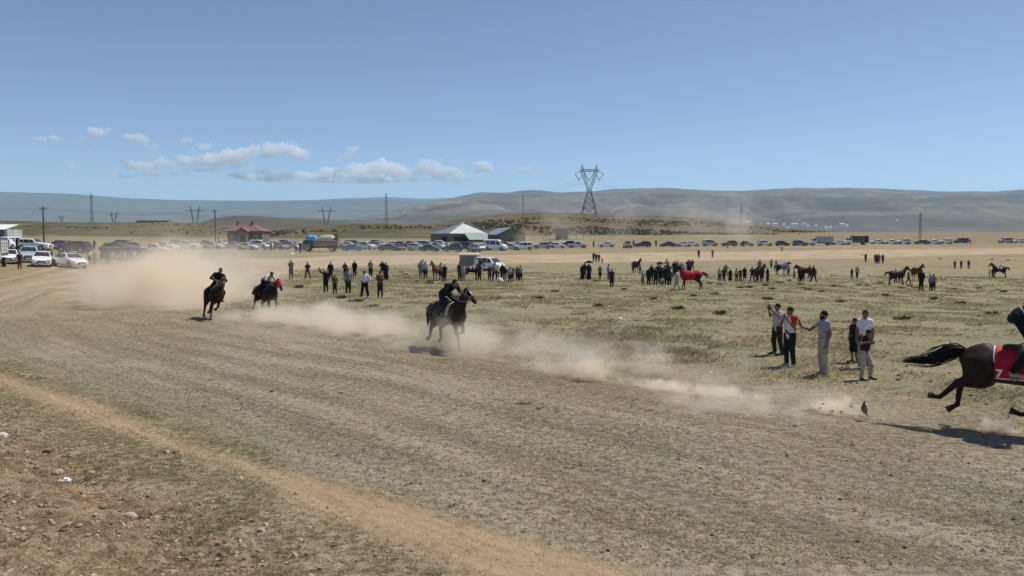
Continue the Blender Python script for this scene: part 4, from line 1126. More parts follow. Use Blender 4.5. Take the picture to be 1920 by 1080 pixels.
# old truck left of the barn, facing left: blue tarp on the cab end, beige tarp on the load
p = at(603, 162); tr = empty('cargo_truck', p, math.radians(180)); tag(tr, 'old grey cargo truck facing left with dusty plank bed', 'truck')
cab(tr, 2.0, 1.7, 2.2, 1.75, (.2, .2, .21), .25, .62); stake_bed(tr, -3.5, 1.85, 2.3, 1.05, 1.25, (.17, .165, .165), 3); wheelset(tr, (-2.3, 2.6), .95, .47)
mb = MB(); mb.box((-3.2, 0, 2.9), (.35, 2.1, 1.3)); obj('rear_rack', mb.mesh('rear_rack', WOOD), tr)
def tarp(name, pos, rz, L, w, h, col, label, cat):
    """sagging sheet over a low heap: a closed shell"""
    nx, ny = 14, 10; V = []; 
    for i in range(nx):
        for j in range(ny):
            u, v = i / (nx - 1) * 2 - 1, j / (ny - 1) * 2 - 1
            z = h * (1 - .9 * max(abs(u) ** 6, abs(v) ** 4)) * (.85 + .3 * float(vnoise(np.array([u * 2 + pos[0]]), np.array([v * 2]), 4)[0]))
            V.append((u * L / 2, v * w / 2, max(.02, z)))
    b = len(V); V += [(x, y, 0) for x, y, z in V]
    Q = []
    for i in range(nx - 1):
        for j in range(ny - 1):
            a = i * ny + j; Q.append((a, a + ny, a + ny + 1, a + 1)); Q.append((b + a, b + a + 1, b + a + ny + 1, b + a + ny))
    ring = [i * ny for i in range(nx)] + [(nx - 1) * ny + j for j in range(1, ny)] + [i * ny + ny - 1 for i in range(nx - 2, -1, -1)] + [j for j in range(ny - 2, 0, -1)]
    for i in range(len(ring)):
        c, d = ring[i], ring[(i + 1) % len(ring)]; Q.append((c, b + c, b + d, d))
    o = obj(name, mesh_np(name, V, Q, plain('tarpaulin', col, .6, .3, var=.12, scale=2, bump=.3), True), loc=pos, rotz=rz); tag(o, label, cat); return o
tarp('blue_tarp', p + Vector((-1.9, -.1, 2.42)), math.pi, 2.0, 2.0, .95, (.09, .32, .62), 'bright blue tarpaulin over the cab end of the old cargo truck', 'tarp')
tarp('beige_tarp', p + Vector((1.1, -.1, 2.32)), math.pi, 3.4, 2.2, .95, (.46, .42, .35), 'beige tarpaulin over the load of the old cargo truck', 'tarp')
# white truck with grey tarp box
p = at(1538, 238); tr = empty('box_truck', p, math.radians(180)); tag(tr, 'white light truck facing left with grey tarp covered box', 'truck')
cab(tr, 1.3, 1.3, 1.95, 1.65, WHT, .55, .5); mb = MB(); mb.box((-1.15, 0, 1.75), (4.6, 2.05, 1.7)); obj('cargo_box', mb.mesh('cargo_box', plain('grey_tarp', (.36, .39, .43), .7, .3, scale=1)), tr)
for x in np.linspace(-3.3, 1.0, 6):
    mb = MB(); mb.box((x, 0, 1.78), (.06, 2.1, 1.72)); obj('hoop', mb.mesh('hoop', STEEL), tr)
mb = MB(); mb.box((-1.0, 0, .72), (5.2, 1.7, .3)); obj('chassis', mb.mesh('chassis', DARK_TRIM), tr); wheelset(tr, (-2.2, 2.2), .85, .36)
# white truck with dark stake bed
p = at(1605, 246); tr = empty('stake_truck', p, math.radians(180)); tag(tr, 'white truck facing left with tall dark stake bed', 'truck')
cab(tr, 1.5, 1.4, 1.95, 1.75, WHT, .5, .5); stake_bed(tr, -3.4, 1.35, 2.1, .95, 1.75, (.03, .028, .027), 5); wheelset(tr, (-2.2, 2.5), .85, .4)
# lorry cut by the left edge
p = at(-22, 76); tr = empty('lorry', p, math.radians(-64)); tag(tr, 'lorry cut by the left edge with cream, white and dark red bands', 'lorry')
cab(tr, 1.2, 1.5, 2.4, 1.7, WHT, .35, 1.15)
for z, h, c, nm in ((.62, .5, (.09, .02, .02), 'red_bumper'), (1.0, .3, (.62, .57, .42), 'cream_panel')):
    mb = MB(); mb.box((2.1, 0, z), (2.2, 2.44, h)); obj(nm, mb.mesh(nm, paint(c)), tr)
stake_bed(tr, -4.2, 1.1, 2.4, 1.25, 1.5, (.5, .5, .48), 4); wheelset(tr, (-2.6, 1.9), 1.0, .5)
# flatbed trailer with dark skirts at left
p = at(232, 104); tr = empty('flatbed_trailer', p, math.radians(3)); tag(tr, 'long dark flatbed trailer with pale plank edge behind the onlookers at left', 'trailer')
mb = MB(); mb.box((0, 0, 1.62), (5.2, 2.2, .16)); obj('plank_edge', mb.mesh('plank_edge', plain('pale_plank', (.34, .31, .28), .8, .2)), tr)
mb = MB(); mb.box((-.1, .1, 1.3), (4.9, 2.0, .45)); obj('frame', mb.mesh('frame', DARK_TRIM), tr)
mb = MB(); mb.box((-1.6, -.1, .68), (1.8, 1.9, .8)); obj('locker', mb.mesh('locker', plain('locker', (.03, .03, .035), .6, .3)), tr)
mb = MB(); mb.box((1.1, .3, .7), (2.6, 1.4, .75)); obj('side_panel', mb.mesh('side_panel', plain('grey_panel', (.18, .18, .18), .7, .3)), tr)
wheelset(tr, (-.3, .65, 2.0), .9, .42)
# beige box trailer and white people carrier in the field
p = at(881, 109); tr = empty('box_trailer', p, math.radians(-6)); tag(tr, 'beige canvas topped box trailer standing in the field', 'trailer')
bx = plain('trailer_side', (.26, .24, .22), .8, .2, scale=2); 
mb = MB(); mb.box((0, 0, 1.3), (2.55, 1.8, 1.5)); obj('box', mb.mesh('box', bx), tr)
mb = MB()
for i in range(6):
    a0, a1 = math.pi * i / 6, math.pi * (i + 1) / 6
    P0 = [(-1.3, -math.cos(a0) * .95, 2.05 + math.sin(a0) * .32), (1.3, -math.cos(a0) * .95, 2.05 + math.sin(a0) * .32)]
    P1 = [(1.3, -math.cos(a1) * .95, 2.05 + math.sin(a1) * .32), (-1.3, -math.cos(a1) * .95, 2.05 + math.sin(a1) * .32)]
    mb.poly(P0 + P1)
mb.poly([(-1.3, -math.cos(math.pi * i / 6) * .95, 2.05 + math.sin(math.pi * i / 6) * .32) for i in range(6, -1, -1)]); mb.poly([(1.3, -math.cos(math.pi * i / 6) * .95, 2.05 + math.sin(math.pi * i / 6) * .32) for i in range(7)])
obj('canopy', mb.mesh('canopy', plain('canvas', (.50, .44, .34), .85, .2)), tr)
for x in (-.65, .0, .65):
    for sg in (1, -1):
        mb = MB(); mb.box((x, sg * .91, 1.3), (.05, .04, 1.5)); obj('rib', mb.mesh('rib', STEEL), tr)
mb = MB(); mb.box((1.7, 0, .55), (1.0, .1, .1)); obj('drawbar', mb.mesh('drawbar', DARK_TRIM), tr)
wheelset(tr, (-.55, .35), .85, .3, .22)
car('white_people_carrier', 'van', at(918, 107), math.radians(-38), WHT, 'white people carrier in the field beside the beige box trailer', group=None)
# ------------------------------------------------------------------ people (forward is +X, left is +Y, metres for a 1.72 m adult)
V3 = lambda *a: np.array(a, float)
def stand_joints():
    J = dict(pel=V3(0, 0, .95), chest=V3(.0, 0, 1.27), neck=V3(-.01, 0, 1.47), head=V3(.02, 0, 1.595), hf=V3(1, 0, -.05))
    for s, k in ((1, 'L'), (-1, 'R')):
        J['sh' + k] = V3(-.01, s * .172, 1.405); J['el' + k] = V3(-.04, s * .245, 1.13); J['wr' + k] = V3(.05, s * .25, .90)
        J['hi' + k] = V3(0, s * .088, .92); J['kn' + k] = V3(.02, s * .10, .50); J['an' + k] = V3(-.03, s * .115, .085); J['to' + k] = V3(.15, s * .14, .035)
    return J
def nrm(v): return v / max(np.linalg.norm(v), 1e-9)
def head_frame(J):
    f = nrm(J['hf']); l = nrm(np.cross(V3(0, 0, 1), f)); u = np.cross(f, l); return f, l, u
def skin_prims(J, fine=False):
    f, l, u = head_frame(J); c = J['head']; P = []
    up = nrm(J['chest'] - J['pel']); lat = nrm(J['shL'] - J['shR']); fw = nrm(np.cross(lat, up))
    P += [cone(J['pel'], J['chest'], .145, .155, .06, (fw, .62)), cone(J['chest'], J['neck'] - up * .07, .155, .12, .05, (fw, .62)),
          cone(J['neck'] - up * .05, c - u * .03 - f * .02, .062, .055, .03)]
    P += [ell(c + u * .025 - f * .012, (.098, .076, .098), (f, l, u), .03), cone(c + f * .02 - u * .035, c + f * .05 - u * .095, .068, .036, .03),
          cone(c + f * .082 + u * .012, c + f * .105 - u * .026, .010, .016, .014)]
    for s in (1, -1): P.append(ell(c + l * s * .078 - u * .015 - f * .01, (.026, .011, .034), (f, l, u), .008))
    if fine:
        P.append(cone(c + f * .078 + l * .035 + u * .03, c + f * .078 - l * .035 + u * .03, .014, .014, .012))      # brow
        P.append(cone(c + f * .072 + l * .018 - u * .062, c + f * .072 - l * .018 - u * .062, .012, .012, .012))    # lips
    for s, k in ((1, 'L'), (-1, 'R')):
        P.append(cone(J['neck'] - up * .06, J['sh' + k], .07, .062, .05))
        P.append(cone(J['sh' + k], J['el' + k], .056, .043, .03)); P.append(cone(J['el' + k], J['wr' + k], .043, .028, .02))
        P.append(cone(J['hi' + k], J['kn' + k], .088, .058, .05)); P.append(cone(J['kn' + k], J['an' + k], .056, .038, .03))
        P.append(cone(J['an' + k], J['to' + k], .042, .03, .03))
        if not fine:
            d = nrm(J['wr' + k] - J['el' + k]); P.append(cone(J['wr' + k], J['wr' + k] + d * .09, .032, .036, .02)); P.append(cone(J['wr' + k] + d * .09, J['wr' + k] + d * .15, .03, .016, .02))
    return P
def hand(wr, d, n, s, curl):
    """palm, four unequal bent fingers and a thumb; d along the hand, n palm normal, s side sign"""
    d = nrm(d); n = nrm(n - d * (n @ d)); a = np.cross(d, n) * s
    P = [cone(wr - d * .03, wr + d * .02, .026, .03, .01, None), cone(wr + d * .02, wr + d * .085, .036, .040, .012, (n, .42))]
    for i, (o, L) in enumerate(((.030, .062), (.010, .074), (-.011, .068), (-.030, .052))):
        b = wr + d * .088 + a * o; c1 = curl; c2 = curl * 2.0
        m = b + (d * math.cos(c1) + n * math.sin(c1)) * L * .5; t = m + (d * math.cos(c2) + n * math.sin(c2)) * L * .55
        P += [cone(b - d * .015, m, .0095, .009, .003), cone(m, t, .009, .0075, .003)]
    b = wr + d * .03 + a * .034; m = b + nrm(d * .7 + a * .7 + n * .25) * .042; t = m + nrm(d * .95 + a * .1 + n * .35) * .034
    P += [cone(wr + d * .02 + a * .015, b, .014, .014, .006), cone(b, m, .0135, .011, .004), cone(m, t, .011, .008, .004)]
    return surf(P, .0052)
def shirt_prims(J, sleeve=.55, fat=1.0, hem=.03):
    up = nrm(J['chest'] - J['pel']); lat = nrm(J['shL'] - J['shR']); fw = nrm(np.cross(lat, up)); P = []
    P += [cone(J['pel'] - up * hem, J['chest'], .172 * fat, .178 * fat, .05, (fw, .68)), cone(J['chest'], J['neck'] - up * .075, .178, .13, .05, (fw, .66)), cone(J['neck'] - up * .08, J['neck'] - up * .015, .085, .066, .03)]
    for s, k in ((1, 'L'), (-1, 'R')):
        P.append(cone(J['neck'] - up * .065, J['sh' + k], .08, .066, .05))
        a, b = J['sh' + k], J['el' + k]
        if sleeve <= 1: P.append(cone(a, a + (b - a) * sleeve, .066, .060, .03))
        else:
            P.append(cone(a, b, .072, .058, .03)); c = J['wr' + k]; P.append(cone(b, b + (c - b) * (sleeve - 1), .058, .042, .03))
    return P
def trouser_prims(J, length=1.0, wide=1.0):
    P = [cone(J['pel'] + V3(0, 0, .04), J['pel'] - V3(0, 0, .02), .150, .155, .05, (nrm(np.cross(nrm(J['shL'] - J['shR']), nrm(J['chest'] - J['pel']))), .70))]
    for k in 'LR':
        P.append(cone(J['hi' + k], J['kn' + k], .107 * wide, .08 * wide, .05))
        if length > .5:
            e = J['kn' + k] + (J['an' + k] + V3(0, 0, .03) - J['kn' + k]) * (length - .5) * 2
            P.append(cone(J['kn' + k], e, .079 * wide, .064 * wide, .03))
    return P
def shoe_prims(J):
    P = []
    for k in 'LR':
        d = nrm(J['to' + k] - J['an' + k]); sole = J['an' + k] - V3(0, 0, .035)
        P += [cone(J['an' + k] - d * .02, J['an' + k] - V3(0, 0, .04) - d * .02, .05, .048, .02), cone(sole, J['to' + k] + d * .04, .045, .036, .02)]
    return P
def hair_mesh(J, vox, style='hair'):
    f, l, u = head_frame(J); c = J['head']
    if style == 'scarf':
        P = [ell(c + u * .02 - f * .015, (.112, .092, .118), (f, l, u), .03), cone(c - u * .06 - f * .03, J['neck'] - V3(0, 0, .06), .085, .12, .06)]
        return surf(P, vox, [(f * .95 - u * .3, float((f * .95 - u * .3) @ c) + .075)])
    P = [ell(c + u * .030 - f * .016, (.104, .083, .103), (f, l, u), .03)]
    n = nrm(f * .86 - u * .50); cl = [(n, float(n @ c) + .028), (-u, float(-u @ c) + .055)]
    if style == 'cap':
        cl = [(-u, float(-u @ c) - .035)]
        P.append(cone(c + u * .052 + f * .07, c + u * .045 + f * .165, .06, .05, .01, (u, .16)))
        cl = [(-u, float(-u @ c) - .028)]
    return surf(P, vox, cl)
def pose(name):
    J = stand_joints()
    if name == 'stand': pass
    elif name == 'folded':
        for s, k in ((1, 'L'), (-1, 'R')): J['el' + k] = V3(.03, s * .25, 1.14); J['wr' + k] = V3(.21, -s * .06, 1.17 + .03 * s)
    elif name == 'behind':
        for s, k in ((1, 'L'), (-1, 'R')): J['el' + k] = V3(-.10, s * .25, 1.14); J['wr' + k] = V3(-.17, s * .06, .97)
    elif name == 'hips':
        for s, k in ((1, 'L'), (-1, 'R')): J['el' + k] = V3(-.06, s * .37, 1.17); J['wr' + k] = V3(.03, s * .19, 1.03)
        for s, k in ((1, 'L'), (-1, 'R')): J['kn' + k][1] = s * .15; J['an' + k][1] = s * .21; J['to' + k][1] = s * .26
    elif name == 'face':
        J['elR'] = V3(.13, -.24, 1.17); J['wrR'] = V3(.17, -.08, 1.45); J['elL'] = V3(.12, .22, 1.15); J['wrL'] = V3(.2, .02, 1.40)
    elif name == 'phone':
        for s, k in ((1, 'L'), (-1, 'R')): J['el' + k] = V3(.15, s * .22, 1.20); J['wr' + k] = V3(.36, s * .05, 1.36)
    elif name == 'walk':
        J['knR'] = V3(.16, -.09, .52); J['anR'] = V3(.25, -.10, .09); J['toR'] = V3(.42, -.12, .06); J['knL'] = V3(-.04, .1, .50); J['anL'] = V3(-.32, .1, .13); J['toL'] = V3(-.16, .12, .03)
        J['elL'] = V3(.10, .25, 1.14); J['wrL'] = V3(.28, .22, .98); J['elR'] = V3(-.17, -.25, 1.15); J['wrR'] = V3(-.2, -.24, .9)
    elif name == 'wide':
        for s, k in ((1, 'L'), (-1, 'R')): J['kn' + k] = V3(.03 * s, s * .20, .50); J['an' + k] = V3(.06 * s, s * .30, .085); J['to' + k] = V3(.2 + .06 * s, s * .36, .035); J['el' + k] = V3(-.02, s * .27, 1.15); J['wr' + k] = V3(.18, s * .2, 1.05)
        J['pel'][2] -= .03
    elif name == 'raise':
        J['elR'] = V3(.03, -.38, 1.52); J['wrR'] = V3(.06, -.46, 1.78); J['elL'] = V3(-.02, .25, 1.14)
    elif name == 'point':
        J['elL'] = V3(.1, .42, 1.34); J['wrL'] = V3(.16, .66, 1.44)
    elif name == 'crouch':
        J.update(pel=V3(-.1, 0, .42), chest=V3(.1, 0, .70), neck=V3(.18, 0, .88), head=V3(.24, 0, .99))
        for s, k in ((1, 'L'), (-1, 'R')):
            J['sh' + k] = V3(.15, s * .18, .83); J['el' + k] = V3(.3, s * .22, .62); J['wr' + k] = V3(.46, s * .1, .6)
            J['hi' + k] = V3(-.1, s * .09, .40); J['kn' + k] = V3(.28, s * .17, .47); J['an' + k] = V3(.02, s * .15, .085); J['to' + k] = V3(.2, s * .18, .035)
    elif name == 'sit':        # astride a horse, origin at the horse's ground point
        J.update(pel=V3(-.08, 0, 1.62), chest=V3(-.02, 0, 1.94), neck=V3(.0, 0, 2.13), head=V3(.05, 0, 2.25))
        for s, k in ((1, 'L'), (-1, 'R')):
            J['sh' + k] = V3(-.01, s * .18, 2.07); J['el' + k] = V3(.08, s * .25, 1.82); J['wr' + k] = V3(.34, s * .09, 1.74)
            J['hi' + k] = V3(-.06, s * .10, 1.58); J['kn' + k] = V3(.26, s * .33, 1.30); J['an' + k] = V3(.04, s * .36, .92); J['to' + k] = V3(.2, s * .4, .9)
    return J
_FIG = {}
def figure(posen, vox, sleeve, legs, hairst, J=None, fine=False, fat=1.0):
    key = (posen, vox, sleeve, legs, hairst, fine, fat)
    if J is None and key in _FIG: return _FIG[key]
    JJ = pose(posen) if J is None else J
    body = surf(skin_prims(JJ, fine), vox)
    if fine:
        hs = []
        for s, k in ((1, 'L'), (-1, 'R')):
            d = nrm(JJ['wr' + k] - JJ['el' + k]); d = JJ.get('hd' + k, d); n = JJ.get('hn' + k, V3(0, -s, 0))
            hs.append(hand(JJ['wr' + k], d, n, s, JJ.get('curl' + k, .35)))
        body = join_np([body] + hs)
    out = {'body': mesh_np('person_body', body[0], body[1], SKIN, True)}
    v2 = vox * .95
    sm = surf(shirt_prims(JJ, sleeve, fat), v2); out['shirt'] = mesh_np('shirt', sm[0], sm[1], None, True)
    if legs == 'dress':
        P = [cone(JJ['pel'] + V3(0, 0, .12), V3(0, 0, .12), .19, .27, .05, (V3(1, 0, 0), .85))]
        sm = surf(P, v2, [(V3(0, 0, -1), -.08)]); out['skirt'] = mesh_np('skirt', sm[0], sm[1], None, True)
    else:
        L = {'long': 1.0, 'shorts': .56, 'wide': 1.0}[legs]
        sm = surf(trouser_prims(JJ, L, 1.15 if legs in ('wide', 'shorts') else 1.0), v2); out['trousers'] = mesh_np('trousers', sm[0], sm[1], None, True)
    sm = hair_mesh(JJ, v2 * .8, hairst); out[{'cap': 'cap', 'scarf': 'headscarf'}.get(hairst, 'hair')] = mesh_np('hair', sm[0], sm[1], None, True)
    sm = surf(shoe_prims(JJ), v2 * .8); out['shoes'] = mesh_np('shoes', sm[0], sm[1], None, True)
    for m in out.values():
        if len(m.materials) == 0: m.materials.append(SKIN)
    if J is None: _FIG[key] = out
    return out
def person(pos, rz, label, group=None, shirt=(.03, .03, .03), trousers=(.02, .02, .025), shoes=(.02, .02, .02), hair=None, posen='stand', sleeve=.55, legs='long', hairst='hair', scale=1.0, vox=.032, J=None, fine=False, fat=1.0, mat=None):
    M = figure(posen, vox, sleeve, legs, hairst, J, fine, fat)
    root = obj('person', M['body']); tag(root, label, 'person', group)
    if mat is not None: root.matrix_world = mat
    else: root.location = pos; root.rotation_euler = (0, 0, rz); root.scale = (scale,) * 3
    cols = {'shirt': shirt, 'trousers': trousers, 'skirt': trousers, 'shoes': shoes}
    for k, m in M.items():
        if k == 'body': continue
        if k == 'hair': mt = HAIR
        elif k in ('cap', 'headscarf'): mt = cloth(hair or (.02, .02, .02))
        elif k == 'shoes': mt = plain('shoe', cols[k], .6, .3)
        else: mt = cloth(cols[k])
        obj(k, m, root, mt)
    return root

# ------------------------------------------------------------------ horses (forward +X, withers 1.55 m)
def horse_std():
    H = dict(neck0=V3(.58, 0, 1.30), poll=V3(1.02, 0, 1.88), muz=V3(1.38, 0, 1.52))
    for s, k in ((1, 'L'), (-1, 'R')):
        H['F' + k] = [V3(.46, s * .15, 1.08), V3(.44, s * .15, .92), V3(.47, s * .14, .50), V3(.45, s * .14, .17), V3(.50, s * .14, .05)]
        H['B' + k] = [V3(-.55, s * .14, 1.15), V3(-.42, s * .17, .92), V3(-.74, s * .14, .56), V3(-.70, s * .14, .18), V3(-.66, s * .14, .05)]
    H['tail'] = [V3(-.86, 0, 1.36), V3(-1.0, 0, 1.2), V3(-1.04, 0, .9), V3(-1.02, 0, .55)]
    return H
def barrel_prims(g=0.0):
    y = V3(0, 1, 0)
    return [cone((-.45, 0, 1.17), (.42, 0, 1.13), .315 + g, .32 + g, .08, (y, .84)), ell((-.54, 0, 1.23), (.36 + g, .262 + g, .30 + g), k=.1), ell((.47, 0, 1.16), (.33 + g, .245 + g, .36 + g), k=.1),
            cone((.40, 0, 1.40), (-.05, 0, 1.36), .13 + g, .10 + g, .12), cone((-.5, 0, 1.44), (-.80, 0, 1.28), .11 + g, .11 + g, .1)]
def horse_prims(H):
    y = V3(0, 1, 0); P = barrel_prims()
    nd = nrm(H['poll'] - H['neck0'])
    P += [cone(H['neck0'] - nd * .1, H['poll'] - nd * .05, .27, .115, .1, (y, .58)), cone(H['poll'], H['poll'] + (H['muz'] - H['poll']) * .55, .125, .10, .04, (y, .72)), cone(H['poll'] + (H['muz'] - H['poll']) * .5, H['muz'], .095, .068, .04, (y, .8))]
    hd = nrm(H['muz'] - H['poll']); bk = nrm(np.cross(hd, y)); bk = bk if bk[2] < 0 else -bk
    P.append(ell(H['poll'] + hd * .16 + bk * .075, (.14, .065, .10), (hd, y, bk), .04))
    for s in (1, -1): P.append(cone(H['poll'] + y * s * .045 - hd * .02 - bk * .09, H['poll'] + y * s * .06 - hd * .06 - bk * .21, .032, .008, .015, (hd, .6)))
    for k in 'LR':
        s = 1 if k == 'L' else -1
        f = H['F' + k]; P += [cone(V3(.45, s * .12, 1.22), f[0], .17, .15, .08), cone(f[0], f[1], .145, .10, .06), cone(f[1], f[2], .092, .054, .04), cone(f[2], f[3], .05, .036, .015), ell(f[2], (.055, .05, .06), k=.02), cone(f[3], f[4], .043, .05, .012)]
        b = H['B' + k]; P += [cone(b[0], b[1], .235, .185, .10), cone(b[0] + V3(-.16, 0, .05), b[1] + (b[2] - b[1]) * .45, .15, .11, .08), cone(b[1], b[2], .165, .072, .06), cone(b[2], b[3], .062, .042, .015), ell(b[2], (.07, .05, .07), k=.02), cone(b[3], b[4], .046, .052, .012)]
    return P
def strands(name, roots_tips, r, mat, n=4):
    mb = MB()
    for pts in roots_tips:
        m = len(pts); mb.tube(pts, [r * (1 - .9 * (i / (m - 1)) ** 2) + .001 for i in range(m)], n)
    return mb.mesh(name, mat, True)
def tail_mesh(H, mat, n=46, spread=.085, seed=1, r=.024):
    rn = np.random.default_rng(seed); T = H['tail']; out = []
    for i in range(n):
        o = rn.normal(0, 1, 3); pts = []
        L = rn.uniform(.8, 1.08)
        for j in range(8):
            u = j / 7 * L * (len(T) - 1); k = min(int(u), len(T) - 2); p = T[k] + (T[k + 1] - T[k]) * (u - k)
            w = .35 + 1.1 * math.sin(min(1, j / 7 * 1.1) * math.pi) + .5 * j / 7
            pts.append(p + o * spread * .45 * w)
        out.append(pts)
    return strands('tail', out, r, mat, 3)
def mane_mesh(H, mat, n=26, flow=V3(-.12, 0, -.12), seed=2):
    rn = np.random.default_rng(seed); out = []
    y = V3(0, 1, 0); nd = nrm(H['poll'] - H['neck0']); tp = nrm(np.cross(y, nd)); tp = tp if tp[0] < 0 else -tp
    A = H['neck0'] + tp * .24 - nd * .08; B = H['poll'] + tp * .06 + nd * .08
    for i in range(n):
        s = i / (n - 1); b = A + (B - A) * s - tp * .02; r = rn.normal(0, 1, 3)
        pts = [b, b + tp * .05 + y * .02 * r[1], b + tp * .06 + flow * .6 + r * .015, b + tp * .03 + flow * 1.4 + r * .03]
        out.append(pts)
    return strands('mane', out, .022, mat)
def coat(col): return plain('horse_coat', col, .55, .13, var=.35, scale=5)
BLACKHAIR = plain('horse_hair', (.008, .007, .006), .6, .3, var=.3)
HOOF = plain('hoof', (.03, .026, .022), .6, .3)
LEATHER = plain('leather', (.03, .02, .014), .5, .35)
def horse(mat, label, H, col, group=None, vox=.035, tack='saddle', tailseed=1, hooves=False, white=None, hair=None, meshes=None):
    c = coat(col)
    key = None
    P, Q = surf(horse_prims(H), vox)
    root = obj('horse', mesh_np('horse_body', P, Q, c, True)); tag(root, label, 'horse', group)
    root.matrix_world = mat
    obj('tail', tail_mesh(H, hair or BLACKHAIR, 150 if vox < .022 else (60 if vox < .03 else 22), .08 if vox < .022 else .085, tailseed, .012 if vox < .022 else .022), root); obj('mane', mane_mesh(H, hair or BLACKHAIR, 26 if vox < .03 else 14), root)
    if hooves:
        for a in ('FL', 'FR', 'BL', 'BR'):
            p = H[a][4]; d = nrm(H[a][4] - H[a][3]); mb = MB(); mb.bar(p - d * .01, p + d * .065, .056, .068, 10); obj('hoof', mb.mesh('hoof', HOOF, False), root)
        y = V3(0, 1, 0); hd = nrm(H['muz'] - H['poll']); bk = nrm(np.cross(hd, y)); bk = bk if bk[2] < 0 else -bk
        for s in (1, -1):
            mm = surf([ell(H['poll'] + hd * .14 + y * s * .078 - bk * .03, (.022, .016, .018))], .006); obj('eye', mesh_np('eye', mm[0], mm[1], plain('eye', (.01, .008, .006), .1, .6), True), root)
    if tack in ('saddle', 'race'):
        mm = surf(barrel_prims(.02), vox * .8, [(V3(1, 0, 0), .34), (V3(-1, 0, 0), .22), (V3(0, 0, -1), -1.16)])
        pad = obj('saddle_cloth', mesh_np('saddle_cloth', mm[0], mm[1], cloth(white or (.5, .5, .48)), True), root)
        mm = surf([cone((.26, 0, 1.53), (-.16, 0, 1.52), .09, .12, .06, (V3(0, 0, 1), .5)), cone((-.12, 0, 1.55), (-.22, 0, 1.60), .12, .1, .05, (V3(1, 0, 0), .4)), cone((.05, .1, 1.5), (.1, .28, 1.25), .08, .1, .05, (V3(0, 1, 0), .3)), cone((.05, -.1, 1.5), (.1, -.28, 1.25), .08, .1, .05, (V3(0, 1, 0), .3))], vox * .8)
        obj('saddle', mesh_np('saddle', mm[0], mm[1], LEATHER, True), root)
        mm = surf(barrel_prims(.012), vox * .7, [(V3(1, 0, 0), .20), (V3(-1, 0, 0), -.12)]); obj('girth', mesh_np('girth', mm[0], mm[1], LEATHER, True), root)
    if tack != 'none':
        hd = nrm(H['muz'] - H['poll']); y = V3(0, 1, 0); mb = MB()
        def ring(c, n, ru, rv, up):
            u = nrm(np.cross(n, up)); v = np.cross(n, u)
            pts = [c + u * math.cos(t) * ru + v * math.sin(t) * rv for t in np.linspace(0, 2 * math.pi, 13)]
            mb.tube(pts, [.012] * 13, 4)
        ring(H['poll'] + hd * .30, hd, .112, .086, y); ring(H['poll'] + hd * .06, hd, .145, .10, y)
        for s in (1, -1):
            mb.tube([H['poll'] + y * s * .098 + hd * .06, H['poll'] + y * s * .092 + hd * .3, H['poll'] + y * s * .07 + hd * .42], [.011] * 3, 4)
            mb.tube([H['poll'] + y * s * .075 + hd * .42, (H['poll'] + H['neck0']) / 2 + y * s * .17 + V3(.1, 0, 0), V3(.36, s * .09, 1.74 if tack != 'none' else 1.6)], [.010] * 3, 4)
        obj('bridle', mb.mesh('bridle', plain('bridle_strap', (.35, .32, .28), .6, .3) if white else LEATHER), root)
    return root
def place(pos, rz, roll=0.0, pitch=0.0, scale=1.0):
    return Matrix.Translation(pos) @ Matrix.Rotation(rz, 4, 'Z') @ Matrix.Rotation(pitch, 4, 'Y') @ Matrix.Rotation(roll, 4, 'X') @ Matrix.Scale(scale, 4)
# ------------------------------------------------------------------ the four galloping horses and riders
def jockey(px=.0, pz=1.78, lean=.0):
    J = stand_joints()
    J.update(pel=V3(-.22 + px, 0, pz), chest=V3(.10 + px, 0, pz + .22), neck=V3(.27 + px, 0, pz + .32), head=V3(.40 + px, 0, pz + .40), hf=V3(1, 0, -.1))
    for s, k in ((1, 'L'), (-1, 'R')):
        J['sh' + k] = V3(.22 + px, s * .18, pz + .26); J['el' + k] = V3(.30 + px, s * .27, pz + .0); J['wr' + k] = V3(.52, s * .11, pz - .06)
        J['hi' + k] = V3(-.20 + px, s * .11, pz - .03); J['kn' + k] = V3(.16, s * .34, 1.46); J['an' + k] = V3(-.12, s * .36, 1.10); J['to' + k] = V3(.07, s * .38, 1.04)
        J['hn' + k] = V3(0, -s, -.3); J['curl' + k] = .75
    return J
def eyes_for(root, J):
    f, l, u = head_frame(J); c = J['head']
    for s in (1, -1):
        mm = surf([ell(c + f * .086 + l * s * .032 + u * .008, (.010, .013, .009), (f, l, u))], .004); obj('eye', mesh_np('eye', mm[0], mm[1], plain('eye', (.02, .016, .014), .2, .6), True), root)
def whip(root, J): pass
DUSTY_BLACK = (.012, .012, .014)

# leading horse at the right edge: side view, hind legs flung back, front foot reaching for the ground
H4 = horse_std()
H4.update(neck0=V3(.62, 0, 1.30), poll=V3(1.25, 0, 1.72), muz=V3(1.66, 0, 1.42))
H4['BR'] = [V3(-.56, -.14, 1.14), V3(-.56, -.17, .92), V3(-.93, -.15, .80), V3(-1.22, -.15, .50), V3(-1.35, -.15, .52)]
H4['BL'] = [V3(-.54, .14, 1.14), V3(-.50, .17, .90), V3(-.90, .14, .76), V3(-.94, .14, .34), V3(-1.06, .14, .26)]
H4['FR'] = [V3(.46, -.15, 1.08), V3(.42, -.15, .90), V3(.46, -.14, .48), V3(.10, -.14, .32), V3(-.02, -.14, .36)]
H4['FL'] = [V3(.50, .15, 1.08), V3(.56, .15, .90), V3(.82, .14, .60), V3(.98, .14, .26), V3(1.08, .14, .18)]
H4['tail'] = [V3(-.84, 0, 1.42), V3(-1.10, .02, 1.38), V3(-1.42, .03, 1.16), V3(-1.85, .05, 1.12)]
